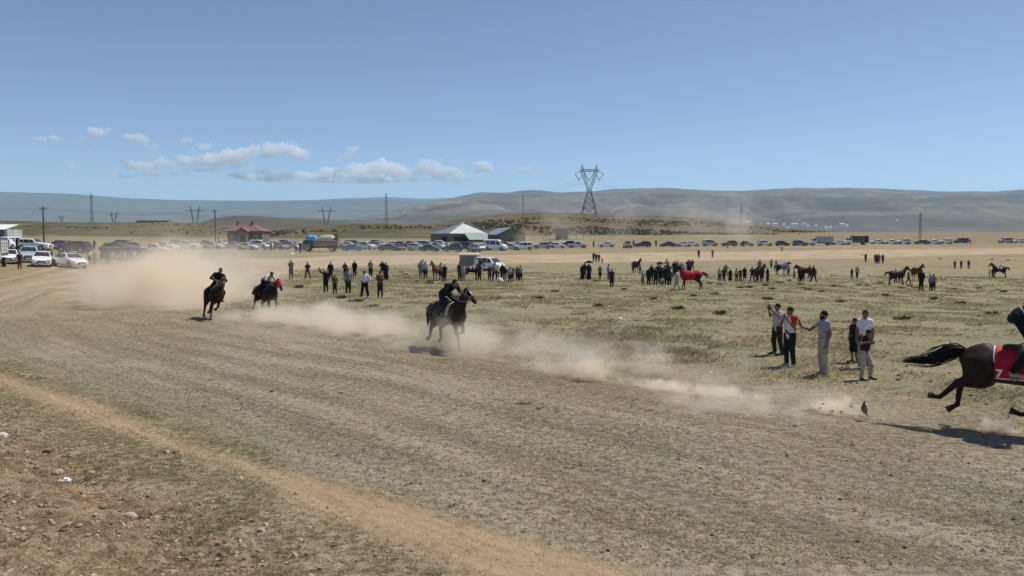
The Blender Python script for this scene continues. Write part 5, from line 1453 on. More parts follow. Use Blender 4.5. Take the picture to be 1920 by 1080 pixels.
def far_edge_horse():
    t14 = gp(1902, 813); rz = math.radians(-34)
    m = place(t14 + Vector((0, 0, .06)), rz, 0, 0, 1.0)
    r = horse(m, 'dark brown racehorse galloping out of the frame at the right edge', H4, (.03, .015, .010), vox=.02, tack='plainbridle', hooves=True, tailseed=4)
    # red number cloth with white border
    def cl(g, vx, x0, x1, z0, k=.0): return surf(barrel_prims(g), vx, [(V3(1, 0, 0), x1), (V3(-1, 0, 0), -x0), (V3(0, 0, -1), -z0)])
    mm = cl(.012, .016, -.37, .42, .94); border = obj('number_cloth', mesh_np('number_cloth', mm[0], mm[1], cloth((.72, .72, .72)), True), r)
    mm = cl(.020, .016, -.342, .40, .965); obj('red_panel', mesh_np('red_panel', mm[0], mm[1], plain('red_cloth', (.42, .012, .03), .75, .25, var=.15, scale=5, bump=.3), True), border)
    tc = bpy.data.curves.new('number_text', 'FONT'); tc.body = '7'; tc.size = .20; tc.align_x = 'CENTER'; tc.align_y = 'CENTER'; tc.offset = .008
    to = bpy.data.objects.new('tmp_text', tc); COL.objects.link(to); dg = bpy.context.evaluated_depsgraph_get(); me = bpy.data.meshes.new_from_object(to.evaluated_get(dg)); bpy.data.objects.remove(to)
    bm = bmesh.new(); bm.from_mesh(me); bmesh.ops.triangulate(bm, faces=bm.faces[:]); bmesh.ops.subdivide_edges(bm, edges=bm.edges[:], cuts=2)
    pr = barrel_prims(.0225)
    def f(x, y, z):
        d = 9.0
        for p in pr:
            e = float(sdf_eval(p, np.array([x]), np.array([y]), np.array([z]))[0]); k = p[5]; h = min(1, max(0, .5 + .5 * (d - e) / k)); d = d * (1 - h) + e * h - k * h * (1 - h)
        return d
    for v in bm.verts:
        x = -.262 + v.co.x; z = 1.05 + v.co.y; lo, hi = -.6, -.05
        for _ in range(24):
            mid = (lo + hi) / 2
            if f(x, mid, z) > 0: lo = mid
            else: hi = mid
        v.co = (x, lo - .003, z)
    bm.to_mesh(me); bm.free(); me.materials.clear(); me.materials.append(plain('white_print', (.8, .8, .8), .7, .2, var=.03)); me.name = 'number'
    obj('number', me, border)
    mm = surf([cone((.30, 0, 1.545), (-.12, 0, 1.53), .09, .12, .06, (V3(0, 0, 1), .45)), cone((.08, .1, 1.52), (.12, .30, 1.3), .08, .09, .05, (V3(0, 1, 0), .3)), cone((.08, -.1, 1.52), (.12, -.30, 1.3), .08, .09, .05, (V3(0, 1, 0), .3))], .016)
    obj('saddle', mesh_np('saddle', mm[0], mm[1], LEATHER, True), r)
    mb = MB()
    for s in (1, -1):
        mb.tube([(.10, s * .29, 1.35), (-.02, s * .37, 1.08)], [.012, .012], 5)
        mb.tube([(-.02 + .06 * math.cos(a), s * .37, 1.02 + .07 * math.sin(a)) for a in np.linspace(0, 2 * math.pi, 11)], [.011] * 11, 5)
    obj('stirrups', mb.mesh('stirrups', STEEL), r)
    J = jockey(.22, 2.11)
    for s, k in ((1, 'L'), (-1, 'R')):
        J['hi' + k] = V3(.0, s * .11, 2.07); J['kn' + k] = V3(.26, s * .33, 1.62); J['an' + k] = V3(-.04, s * .37, 1.10); J['to' + k] = V3(.14, s * .39, 1.05)
    p = person(None, 0, 'rider crouched on the horse leaving at the right edge, dark trousers and green jacket', shirt=(.012, .05, .04), trousers=(.012, .012, .016), shoes=(.32, .27, .2), J=J, posen='lead', vox=.015, sleeve=1.9, fine=True, mat=m)
    for i, (z, off) in enumerate(((.12, .0), (.22, .06))):
        pass
    up = nrm(J['chest'] - J['pel'])
    for a, b in ((-.005, .03), (.10, .125)):
        c0 = J['pel'] + up * a; mm = surf([(x[0], *x[1:3], x[3] + .008, x[4] + .008, *x[5:]) for x in shirt_prims(J, 1.9)[:1]], .012, [(up, float(up @ c0) + (b - a)), (-up, float(-up @ c0))])
        obj('white_stripe', mesh_np('white_stripe', mm[0], mm[1], cloth((.6, .62, .6)), True), p)
    eyes_for(p, J)
far_edge_horse()

# third horse, three-quarter view in the dust, mid picture
H3 = horse_std()
H3.update(neck0=V3(.60, 0, 1.32), poll=V3(1.10, 0, 1.92), muz=V3(1.50, 0, 1.62))
H3['FR'] = [V3(.48, -.15, 1.08), V3(.52, -.15, .92), V3(.62, -.13, .50), V3(.68, -.13, .17), V3(.73, -.13, .06)]
H3['FL'] = [V3(.48, .15, 1.08), V3(.46, .15, .92), V3(.56, .14, .60), V3(.22, .14, .46), V3(.12, .14, .50)]
H3['BR'] = [V3(-.55, -.14, 1.15), V3(-.52, -.17, .92), V3(-.90, -.14, .66), V3(-1.02, -.14, .32), V3(-1.10, -.14, .28)]
H3['BL'] = [V3(-.55, .14, 1.15), V3(-.46, .17, .92), V3(-.76, .14, .62), V3(-.80, .14, .26), V3(-.86, .14, .20)]
H3['tail'] = [V3(-.86, 0, 1.38), V3(-1.06, 0, 1.30), V3(-1.22, 0, 1.02), V3(-1.30, 0, .74)]
q3 = gp(846, 655); m3 = place(q3, math.radians(-52), math.radians(4), 0, 1.02)
h3 = horse(m3, 'brown horse with pale bridle galloping out of thick dust in mid picture', H3, (.036, .017, .012), vox=.025, tack='saddle', hooves=True, white=(.55, .52, .48), tailseed=7)
mm = surf([ell(H3['poll'] + nrm(H3['muz'] - H3['poll']) * .17 + V3(.055, 0, .085), (.11, .028, .02), (nrm(H3['muz'] - H3['poll']), V3(0, 1, 0), V3(.6, 0, .8)))], .01)
obj('white_blaze', mesh_np('white_blaze', mm[0], mm[1], cloth((.6, .56, .5)), True), h3)
J = jockey(.02, 1.84)
J.update(chest=V3(.14, 0, 2.0), neck=V3(.33, 0, 2.10), head=V3(.47, 0, 2.16))
p = person(None, 0, 'rider in black bent low over the brown horse in mid picture', shirt=(.014, .015, .016), trousers=(.02, .022, .028), shoes=(.03, .03, .03), J=J, posen='mid', vox=.016, sleeve=1.6, fine=True, mat=m3); eyes_for(p, J)

# first and second horses at the left
H1 = horse_std()
H1.update(poll=V3(1.04, 0, 1.90), muz=V3(1.38, 0, 1.50))
H1['FR'] = [V3(.48, -.15, 1.08), V3(.54, -.15, .92), V3(.70, -.13, .50), V3(.82, -.13, .17), V3(.88, -.13, .06)]
H1['FL'] = [V3(.48, .15, 1.08), V3(.50, .15, .92), V3(.62, .14, .62), V3(.32, .14, .44), V3(.22, .14, .46)]
H1['BR'] = [V3(-.55, -.14, 1.15), V3(-.40, -.17, .92), V3(-.62, -.16, .55), V3(-.50, -.16, .2), V3(-.45, -.16, .10)]
H1['BL'] = [V3(-.55, .14, 1.15), V3(-.42, .17, .92), V3(-.78, .14, .60), V3(-.90, .14, .30), V3(-.98, .14, .26)]
H1['tail'] = [V3(-.86, 0, 1.38), V3(-1.04, 0, 1.30), V3(-1.16, .03, 1.0), V3(-1.22, .04, .7)]
q1 = gp(392, 598); m1 = place(q1, math.radians(-58), math.radians(-13), 0, 1.02)
horse(m1, 'dark bay horse leaning into the bend, leftmost of the galloping horses', H1, (.03, .014, .011), vox=.027, tack='saddle', hooves=True, white=(.2, .18, .16), tailseed=9)
J = pose('sit'); J['chest'] = V3(.06, 0, 1.95); J['neck'] = V3(.13, 0, 2.13); J['head'] = V3(.2, 0, 2.25)
for s, k in ((1, 'L'), (-1, 'R')): J['sh' + k] = V3(.10, s * .19, 2.06); J['el' + k] = V3(.18, s * .34, 1.83); J['wr' + k] = V3(.44, s * .12, 1.76); J['hn' + k] = V3(0, -s, -.3); J['curl' + k] = .75
p = person(None, 0, 'rider in black sitting upright on the leftmost galloping horse', shirt=DUSTY_BLACK, trousers=(.016, .016, .02), J=J, posen='left', vox=.016, sleeve=1.6, fine=True, mat=m1); eyes_for(p, J)
H2 = horse_std()
H2.update(poll=V3(1.12, 0, 1.72), muz=V3(1.46, 0, 1.34))
H2['FR'] = [V3(.48, -.15, 1.08), V3(.46, -.15, .92), V3(.52, -.13, .50), V3(.52, -.13, .17), V3(.56, -.13, .05)]
H2['FL'] = [V3(.48, .15, 1.08), V3(.56, .15, .92), V3(.74, .14, .64), V3(.66, .14, .34), V3(.62, .14, .24)]
H2['BR'] = [V3(-.55, -.14, 1.15), V3(-.54, -.17, .92), V3(-.92, -.15, .70), V3(-1.0, -.15, .36), V3(-1.08, -.15, .32)]
H2['BL'] = [V3(-.55, .14, 1.15), V3(-.42, .17, .92), V3(-.72, .14, .58), V3(-.66, .14, .24), V3(-.62, .14, .16)]
H2['tail'] = [V3(-.86, 0, 1.38), V3(-1.06, 0, 1.28), V3(-1.26, .02, 1.06), V3(-1.48, .04, .98)]
q2 = gp(499, 592); m2 = place(q2, math.radians(-46), math.radians(-3), 0, 1.0)
h2 = horse(m2, 'dark horse wearing a red hood, second galloping horse from the left', H2, (.022, .012, .011), vox=.027, tack='saddle', hooves=True, white=(.07, .05, .07), tailseed=12)
hd = nrm(H2['muz'] - H2['poll']); mm = surf([cone(H2['poll'] - nrm(H2['poll'] - H2['neck0']) * .06, H2['poll'], .145, .14, .05, (V3(0, 1, 0), .7)), cone(H2['poll'], H2['poll'] + hd * .24, .142, .13, .04, (V3(0, 1, 0), .75))], .02)
obj('hood', mesh_np('hood', mm[0], mm[1], cloth((.50, .02, .03)), True), h2)
J = jockey(.0, 1.76); J['chest'] = V3(.12, 0, 1.90); J['neck'] = V3(.32, 0, 1.97); J['head'] = V3(.46, 0, 2.04)
for s, k in ((1, 'L'), (-1, 'R')): J['sh' + k] = V3(.27, s * .18, 1.93); J['el' + k] = V3(.36, s * .27, 1.72)
p = person(None, 0, 'rider in white shirt crouched on the horse with the red hood', shirt=(.62, .62, .64), trousers=(.014, .014, .018), J=J, posen='white', vox=.016, sleeve=.7, fine=True, mat=m2); eyes_for(p, J)
# ------------------------------------------------------------------ the six onlookers near the track at right
def place_person(px, row, hpx, adult=1.72):
    p = gp(px, row); s = hpx * depth(p) / F / adult
    return p, s
def near(px, row, hpx, deg, J, label, hclip=(.6, 1.12), **kw):
    p, s = place_person(px, row, hpx); s = min(max(s, hclip[0]), hclip[1])
    r = person(p, math.radians(deg), label, J=J, posen='near%d' % px, vox=.0135, fine=True, scale=s, **kw)
    eyes_for(r, J); return r, p, s
def phone_at(r, J, k, label, name='phone'):
    """a dark phone held in front of the hand"""
    d = nrm(J['wr' + k] - J['el' + k]); c = J['wr' + k] + d * .12
    mb = MB(); mb.box((0, 0, 0), (.012, .078, .155)); o = obj(name, mb.mesh(name, plain('phone_case', (.012, .012, .014), .35, .5)))
    tag(o, label, 'phone')
    o.matrix_world = r.matrix_basis @ Matrix.Translation(c) 
    return o
def mw(r): return Matrix.LocRotScale(r.location, r.rotation_euler, r.scale)
G6 = 'onlookers standing by the track at right'
# 1 man filming, grey shirt, dark trousers
J = pose('phone'); J['knL'][1] = .14; J['anL'][1] = .2; J['knR'][1] = -.15; J['anR'] = V3(-.1, -.22, .085); J['toR'] = V3(.07, -.26, .035)
for s, k in ((1, 'L'), (-1, 'R')): J['el' + k] = V3(.12, s * .23, 1.30); J['wr' + k] = V3(.33, s * .06, 1.52); J['hd' + k] = V3(.3, 0, .9); J['hn' + k] = V3(0, -s, 0)
r, p, s = near(1457, 666, 97, 205, J, 'man in pale grey shirt and dark trousers filming at eye height, leftmost of the six', group=G6, shirt=(.42, .42, .44), trousers=(.03, .026, .024), hclip=(.85, 1.1))
r2 = phone_at(r, J, 'R', 'black phone held by the leftmost filming man'); r2.matrix_world = mw(r) @ Matrix.Translation((.36, 0, 1.62))
# 2 man in white and red shirt
J = pose('face'); J['hf'] = V3(1, -.2, -.1)
r, p, s = near(1480, 688, 112, 215, J, 'man in white T-shirt with red shoulder and print, dark trousers, hand raised', group=G6, shirt=(.68, .66, .66), trousers=(.022, .022, .026), shoes=(.4, .4, .4), hclip=(.85, 1.1))
up = V3(0, 0, 1)
def patch(root, J, name, x0clips, col, g=.006, sleeve=.55):
    pr = [(x[0], x[1], x[2], x[3] + g, (x[4] + g) if x[0] == 'c' else x[4], *x[5:]) if x[0] == 'c' else x for x in shirt_prims(J, sleeve)]
    mm = surf(pr, .012, x0clips); return obj(name, mesh_np(name, mm[0], mm[1], cloth(col), True), root)
patch(r, J, 'red_shoulder', [(V3(0, -1, -.25), -.135 - .25 * 1.15), (V3(0, 0, -1), -1.10)][:1], (.48, .05, .03))
patch(r, J, 'shirt_print', [(V3(-1, 0, 0), -.06), (nrm(V3(0, .7, 1)), .80 + .05), (-nrm(V3(0, .7, 1)), -.80 + .03), (V3(0, 1, 0), .11), (V3(0, -1, 0), .11)], (.30, .02, .05))
# 3 bearded man pointing with a phone at arm's length
J = stand_joints(); J['hf'] = V3(1, 0, .0)
J['elR'] = V3(.24, -.27, 1.20); J['wrR'] = V3(.50, -.22, 1.28); J['hdR'] = V3(.5, 0, .85); J['hnR'] = V3(.8, .4, -.3); J['curlR'] = .8
r, p, s = near(1543, 706, 123, 188, J, 'bearded man in grey T-shirt and pale beige trousers holding a phone out at arm length', group=G6, shirt=(.27, .28, .31), trousers=(.40, .34, .29), shoes=(.5, .5, .48), hclip=(.9, 1.12))
f, l, u = head_frame(J); c = J['head']
mm = surf([cone(c + f * .03 - u * .035 + l * .05, c + f * .07 - u * .085, .035, .032, .02), cone(c + f * .03 - u * .035 - l * .05, c + f * .07 - u * .085, .035, .032, .02)], .008); obj('beard', mesh_np('beard', mm[0], mm[1], HAIR, True), r)
ph = phone_at(r, J, 'R', 'black phone held out by the bearded man in grey'); ph.matrix_world = mw(r) @ Matrix.Translation((.57, -.21, 1.40)) @ Matrix.Rotation(.25, 4, 'Y')
# 4 child in dark clothes
J = stand_joints(); J['elR'] = V3(.0, -.24, 1.16); J['wrR'] = V3(.12, -.16, .98)
near(1601, 681, 84, 200, J, 'small boy in black top and shorts behind the others', hclip=(.6, 1.0), group=G6, shirt=(.018, .017, .016), trousers=(.016, .016, .018), legs='shorts', sleeve=.6)
# 5 young man in white T-shirt
J = stand_joints()
for s, k in ((1, 'L'), (-1, 'R')): J['sh' + k] = V3(-.01, s * .145, 1.395); J['el' + k] = V3(-.04, s * .21, 1.13); J['wr' + k] = V3(.05, s * .22, .90)
near(1620, 692, 110, 240, J, 'young man in white T-shirt partly hidden behind the boy filming', hclip=(.8, .97), fat=.9, group=G6, shirt=(.72, .72, .76), trousers=(.30, .28, .26), shoes=(.3, .3, .3))
# 6 boy filming with arms out to the right
J = pose('walk'); J['hf'] = V3(.75, -.6, -.45); J['chest'] = V3(.05, 0, 1.26); J['neck'] = V3(.09, 0, 1.44); J['head'] = V3(.15, 0, 1.55)
J['elL'] = V3(.16, .16, 1.22); J['wrL'] = V3(.36, -.02, 1.28); J['elR'] = V3(.10, -.30, 1.22); J['wrR'] = V3(.34, -.26, 1.30); J['hdR'] = V3(.7, -.3, .3); J['hdL'] = V3(.7, -.4, .2); J['curlR'] = .7
J['knR'] = V3(.05, -.1, .5); J['anR'] = V3(0, -.12, .085); J['toR'] = V3(.16, -.16, .035); J['knL'] = V3(.16, .16, .5); J['anL'] = V3(.02, .30, .09); J['toL'] = V3(.16, .36, .035)
r, p, s = near(1619, 713, 98, -62, J, 'boy in maroon T-shirt and cream trousers filming with both arms out', hclip=(.7, 1.05), group=G6, shirt=(.04, .016, .014), trousers=(.40, .34, .28), shoes=(.05, .04, .04))
ph = phone_at(r, J, 'R', 'black phone held by the boy in maroon'); ph.matrix_world = mw(r) @ Matrix.Translation((.46, -.28, 1.37)) @ Matrix.Rotation(math.pi / 2, 4, 'X')

# ------------------------------------------------------------------ everyone else
BK, DK, NV, GR_, LG, WH, LB, MR, OL, BR_, OR_, LIME, TAN, JN = (.014, .014, .015), (.03, .026, .024), (.016, .02, .045), (.13, .13, .14), (.33, .33, .35), (.62, .62, .64), (.34, .37, .48), (.10, .016, .022), (.10, .095, .055), (.07, .04, .03), (.5, .14, .07), (.45, .62, .03), (.32, .26, .19), (.05, .06, .09)
# px, feet row, height px, pose, heading deg, shirt, trousers, label, extras
people = [
 (37, 505, 33, 'stand', -70, NV, (.12, .02, .02), 'person in navy top and dark red trousers in front of the white hatchback at left', {}),
 (14, 471, 25, 'stand', 100, BK, BK, 'person in black beside the white shed wall at the left edge', {}),
 (32, 470, 24, 'stand', 60, BK, DK, 'person in black behind the tail of the white estate car', {}),
 (98, 496, 26, 'stand', 20, BR_, TAN, 'person in brown bending near the white sedan at left', dict(legs='wide')),
 (113, 494, 22, 'hips', -30, DK, BK, 'person in dark brown leaning at the side of the white sedan', {}),
 (134, 496, 17, 'crouch', 60, (.3, .3, .32), BK, 'person crouching at the front wheel of the white sedan', {}),
 (168, 493, 23, 'stand', -60, WH, BK, 'person in white shirt, left one of a pair right of the white sedan', {}),
 (177, 494, 24, 'stand', -110, (.5, .48, .44), TAN, 'person in cream clothes, right one of a pair right of the white sedan', {}),
 (177, 468, 18, 'stand', -90, NV, BK, 'person standing in the gap between the two black cars', {}),
 (203, 494, 26, 'stand', -80, BK, BK, 'person in black at the left end of the flatbed trailer', {}),
 (211, 492, 22, 'stand', -60, LG, LG, 'person in pale clothes beside the one in black at the flatbed trailer', {}),
 (226, 495, 24, 'stand', -90, OL, BK, 'person in olive in front of the flatbed trailer wheels', {}),
 (234, 492, 21, 'folded', -90, WH, GR_, 'person in white in front of the middle of the flatbed trailer', {}),
 (252, 492, 22, 'stand', -70, WH, GR_, 'person in white at the right end of the flatbed trailer', {}),
 (271, 494, 24, 'stand', -90, OL, DK, 'dusty figure in olive, first right of the flatbed trailer', {}),
 (280, 491, 21, 'stand', -100, LG, LG, 'dusty figure in pale grey, second right of the flatbed trailer', {}),
 (291, 491, 22, 'folded', -80, WH, GR_, 'dusty figure in white, third right of the flatbed trailer', {}),
 (307, 489, 20, 'stand', -90, TAN, DK, 'dusty figure in tan below the long white sedan', {}),
 (322, 488, 20, 'stand', -90, LG, GR_, 'faint figure in pale top in the dust, right of the long white sedan', {}),
 (336, 488, 20, 'stand', -90, BR_, DK, 'faint brown figure in the dust below the white off-roader', {}),
 (410, 453, 14, 'stand', -90, (.6, .52, .45), BR_, 'person in cream standing up behind the cars by the wooden pole', {}),
 (508, 470, 20, 'stand', -90, LG, BK, 'person in grey between cars right of the red roofed house', {}),
 (555, 472, 20, 'stand', -80, WH, BK, 'person in white at the front of the truck', {}),
 (563, 474, 21, 'stand', -110, NV, DK, 'person in navy at the front of the truck', {}),
 (546, 524, 38, 'face', -85, DK, BK, 'man in dark patterned shirt with hands at his face, leftmost in the field', {}),
 (577, 524, 33, 'wide', -95, NV, JN, 'man in navy T-shirt and jeans striding with legs apart', dict(shoes=(.35, .33, .3))),
 (620, 525, 34, 'stand', -80, BK, BK, 'man in black standing behind the man with the white cap', dict(sleeve=1.8)),
 (611, 548, 43, 'raise', -85, BK, BK, 'man in black coat and white cap with one arm raised', dict(hairst='cap', hair=(.7, .7, .68), sleeve=1.8)),
 (628, 552, 37, 'stand', -75, OL, DK, 'child in olive shirt beside the man with the white cap', {}),
 (647, 521, 29, 'folded', -90, BK, BK, 'man in black with folded arms behind the man in white trainers', dict(sleeve=1.8)),
 (653, 553, 50, 'stand', -70, (.2, .2, .22), (.04, .036, .036), 'man in grey shirt and white trainers in the front row', dict(shoes=(.7, .7, .7))),
 (665, 520, 31, 'stand', -90, BK, BK, 'man in black standing alone behind the front row', dict(sleeve=1.7)),
 (684, 558, 51, 'hips', -85, (.66, .66, .72), BK, 'man in bright white shirt and long black apron in the front row', dict(legs='wide', shoes=(.4, .4, .4), sleeve=1.5)),
 (695, 521, 33, 'folded', -80, (.2, .17, .18), BK, 'man in greyish plaid shirt behind the man in the apron', dict(shoes=BK)),
 (713, 558, 50, 'face', -80, OL, DK, 'man in olive camouflage shirt, rightmost in the front row', dict(sleeve=1.2)),
 (717, 520, 31, 'hips', -100, BK, BK, 'man in black with hand on hip behind the camouflage shirt', dict(sleeve=1.6)),
 (724, 525, 33, 'stand', -60, NV, BK, 'woman in navy with long dark skirt beside the man in black', dict(legs='dress', sleeve=1.8)),
 (789, 522, 33, 'stand', -80, (.22, .24, .25), (.16, .17, .18), 'person in grey, left one of the trio left of the horse trailer', dict(sleeve=1.6)),
 (793, 520, 34, 'stand', -100, WH, DK, 'person in white at the back of the trio left of the horse trailer', {}),
 (798, 523, 33, 'folded', -85, LB, BK, 'person in pale blue with folded arms, right one of the trio', dict(sleeve=1.5)),
 (827, 527, 34, 'stand', -70, (.3, .22, .22), DK, 'person in pinkish shirt holding the brown horse left of the trailer', {}),
 (834, 529, 33, 'stand', -110, BK, BK, 'person in black right of the brown horse left of the trailer', {}),
 (862, 527, 35, 'stand', -60, BR_, BR_, 'person in brown at the tail of the saddled horse', {}),
 (869, 528, 33, 'stand', -80, LG, (.3, .24, .24), 'person in pale clothes holding a cloth at the saddled horse', {}),
 (899, 527, 32, 'stand', -90, BR_, BK, 'person standing at the head of the saddled horse', {}),
 (918, 527, 29, 'stand', -80, BR_, BR_, 'person in brown right of the saddled horse', {}),
 (928, 527, 36, 'hips', -70, (.32, .33, .36), BK, 'person in grey with a child in navy on the shoulders', {}),
 (942, 526, 31, 'stand', -100, BK, BK, 'person in black behind the white sack', dict(sleeve=1.7)),
 (947, 531, 31, 'stand', -85, BK, (.3, .3, .28), 'person in black top and pale trousers by the white sack', {}),
 (956, 532, 32, 'folded', -85, (.38, .35, .5), BK, 'person in light violet shirt right of the white sack', {}),
 (960, 529, 30, 'stand', -95, NV, BK, 'person in white cap behind the violet shirt', dict(hairst='cap', hair=(.7, .7, .7))),
 (970, 527, 28, 'stand', -80, OL, BK, 'person in olive, left one of the pair right of the people carrier', {}),
 (976, 527, 30, 'folded', -85, (.4, .38, .48), BK, 'person in pale lilac shirt, right one of the pair right of the people carrier', {}),
 (1092, 524, 28, 'stand', -80, BK, BK, 'woman in black, leftmost under the dark umbrella', dict(legs='dress', hairst='scarf', hair=BK, sleeve=1.8)),
 (1096, 522, 29, 'stand', -100, (.02, .02, .03), BK, 'person in black half hidden under the dark umbrella', dict(sleeve=1.8)),
 (1104, 525, 31, 'raise', -85, BK, BK, 'woman in long black dress holding the dark umbrella', dict(legs='dress', hairst='scarf', hair=BK, sleeve=1.9)),
 (1125, 524, 26, 'folded', -90, (.12, .11, .13), BK, 'man in greyish shirt standing alone right of the umbrella', {}),
 (1141, 525, 30, 'stand', -40, (.3, .28, .36), (.12, .11, .12), 'person in lilac top behind the maroon shirt', dict(sleeve=1.6)),
 (1147, 540, 36, 'stand', -90, (.085, .012, .015), BK, 'man in maroon shirt, black trousers and white shoes in the field', dict(shoes=(.7, .7, .7))),
 (1113, 491, 18, 'stand', -90, BR_, BK, 'distant person in brown at the edge of the road above the umbrella, left of three', {}),
 (1118, 492, 17, 'stand', -80, BK, BK, 'distant person in black at the edge of the road, middle of three', {}),
 (1123, 492, 16, 'stand', -100, BK, DK, 'distant person in dark at the edge of the road, right of three', {}),
 (1129, 494, 7, 'stand', -90, GR_, GR_, 'tiny child at the edge of the road above the umbrella', {}),
 (1187, 510, 21, 'stand', -90, (.26, .2, .24), DK, 'person holding the dark bay horse, left of the crowd', {}),
 (1200, 514, 20, 'stand', -80, LB, MR, 'person in pale blue shirt right of the dark bay horse', {}),
 (1205, 535, 28, 'raise', -85, LG, GR_, 'boy in grey T-shirt with raised hand, left edge of the crowd', {}),
 (1216, 535, 33, 'stand', -80, BK, BK, 'person in black with white cap, left of the crowd', dict(sleeve=1.8, hairst='cap', hair=(.7, .7, .7))),
 (1221, 529, 33, 'stand', -95, BK, BK, 'person in black behind the black coat with white cap', dict(sleeve=1.8)),
 (1229, 535, 34, 'stand', -90, (.02, .02, .022), BK, 'person in black left of the lime vest', dict(sleeve=1.8)),
 (1234, 530, 35, 'stand', -100, (.025, .025, .035), BK, 'person in dark clothes below the left umbrella of the crowd', dict(sleeve=1.8)),
 (1238, 533, 36, 'stand', -85, NV, BK, 'person in navy behind the lime vest', dict(sleeve=1.8)),
 (1246, 533, 38, 'stand', -80, (.35, .35, .37), BK, 'person in grey with white cap in the middle of the crowd', dict(hairst='cap', hair=(.75, .75, .75))),
 (1250, 535, 36, 'stand', -100, BK, BK, 'person in black right of the lime vest', dict(sleeve=1.8)),
 (1256, 535, 30, 'stand', -75, (.03, .035, .03), BK, 'person in dark green black at the right of the crowd', dict(sleeve=1.8)),
 (1240, 536, 17, 'crouch', -60, LIME, GR_, 'person crouching in a lime high visibility vest in front of the crowd', {}),
 (1264, 520, 34, 'stand', -120, BK, BK, 'person in black behind the grey hooded person', {}),
 (1269, 518, 31, 'stand', -90, (.16, .16, .18), BK, 'person in grey hooded top left of the red blanketed horse', dict(sleeve=1.8)),
 (1269, 545, 34, 'walk', -150, (.3, .29, .32), (.28, .26, .27), 'person in pale clothes and white headscarf walking by the red blanketed horse', dict(hairst='scarf', hair=(.75, .74, .72), sleeve=1.8)),
 (1277, 518, 26, 'stand', -90, (.12, .12, .14), BK, 'person in dark grey behind the neck of the blanketed horse', {}),
 (1281, 519, 25, 'stand', -80, LB, BK, 'person in pale blue behind the blanketed horse', {}),
 (1290, 514, 29, 'stand', -90, DK, DK, 'person in brown, left one of the trio above the blanketed horse', {}),
 (1293, 515, 30, 'stand', -100, (.06, .05, .09), BK, 'person in purple grey, middle of the trio above the blanketed horse', {}),
 (1298, 508, 22, 'hips', -80, BK, NV, 'person in black with hand on head, right of the trio above the blanketed horse', {}),
 (1310, 484, 16, 'stand', -90, BK, (.09, .03, .02), 'distant lone person on the road right of the crowd', {}),
 (1336, 483, 15, 'stand', -70, GR_, BK, 'distant person in grey on the road carrying a dark bag', {}),
 (1364, 467, 9, 'walk', 0, BR_, BR_, 'distant brown figure on the road in front of the orange brown car', {}),
 (1466, 471, 12, 'stand', -90, WH, (.2, .03, .025), 'distant person in white top and red trousers on the road', {}),
 (1349, 528, 26, 'stand', -85, LB, BK, 'man in pale blue shirt, leftmost of the middle right row', {}),
 (1357, 528, 26, 'stand', -90, NV, BK, 'man in navy beside the pale blue shirt', {}),
 (1361, 519, 24, 'hips', -95, (.2, .15, .13), GR_, 'person in brownish top standing behind the navy shirt', {}),
 (1369, 527, 23, 'stand', -80, BK, BK, 'person in black robe right of the navy shirt', dict(legs='dress', sleeve=1.8)),
 (1381, 527, 25, 'stand', -85, (.5, .46, .46), (.05, .02, .03), 'person in cream top left of the maroon shirt in the row', {}),
 (1388, 527, 23, 'folded', -90, (.12, .02, .04), (.07, .03, .04), 'person in maroon top with folded arms in the row', {}),
 (1396, 528, 28, 'stand', -90, BK, BK, 'man in black T-shirt and shorts with bare shins in the row', dict(legs='shorts')),
 (1410, 528, 28, 'hips', -85, (.05, .055, .06), BK, 'man with hands on hips and legs apart in the row', {}),
 (1420, 528, 25, 'folded', -80, LB, BK, 'man in pale blue with folded arms left of the rider in orange', {}),
 (1428, 528, 25, 'stand', -95, (.03, .025, .04), BK, 'man in dark purple below the rider in orange', {}),
 (1439, 530, 28, 'stand', -60, (.03, .035, .03), BK, 'man in dark green right of the rider in orange', {}),
 (1446, 504, 19, 'stand', -90, (.34, .32, .3), BK, 'distant person in cream top and dark trousers behind the row', {}),
 (1455, 506, 18, 'walk', 200, BK, BK, 'distant person in black left of the blue rugged horse', {}),
 (1478, 517, 24, 'stand', -80, (.4, .36, .38), BR_, 'man in pale shirt right of the blue rugged horse', {}),
 (1489, 521, 16, 'stand', -90, (.4, .42, .3), BK, 'child in pale top standing alone between the two horses', {}),
 (1499, 528, 27, 'stand', -70, (.03, .026, .035), BK, 'man in dark jacket with pale collar left of the chestnut horse', dict(sleeve=1.8)),
 (1505, 528, 26, 'stand', -100, BK, BK, 'man in black at the shoulder of the chestnut horse', dict(sleeve=1.8)),
 (1518, 522, 25, 'stand', -90, (.05, .05, .06), BK, 'person behind the tail of the chestnut horse', {}),
 (1525, 529, 31, 'walk', 15, BK, BK, 'man in black striding right of the chestnut horse', dict(sleeve=1.8)),
 (1623, 492, 17, 'stand', -90, BR_, DK, 'distant brown figure standing left of the far group of four', {}),
 (1641, 493, 17, 'stand', -90, DK, DK, 'distant figure in dark brown, leftmost of the far group of four', {}),
 (1644, 494, 18, 'stand', -80, (.06, .04, .06), BK, 'distant figure in purple, second of the far group of four', {}),
 (1648, 494, 18, 'stand', -100, (.16, .15, .2), GR_, 'distant figure in lilac grey, third of the far group of four', {}),
 (1655, 494, 18, 'stand', -90, (.06, .03, .03), BK, 'distant figure in dark red, rightmost of the far group of four', {}),
 (1597, 522, 19, 'stand', 100, (.09, .10, .10), BK, 'person in grey, left one of the walking pair', {}),
 (1607, 523, 24, 'walk', 80, (.32, .33, .36), BK, 'person in pale grey, right one of the walking pair', {}),
 (1679, 529, 25, 'stand', -90, (.06, .03, .025), BK, 'person in dark brown behind the belly of the dark horse at right', dict(legs='wide')),
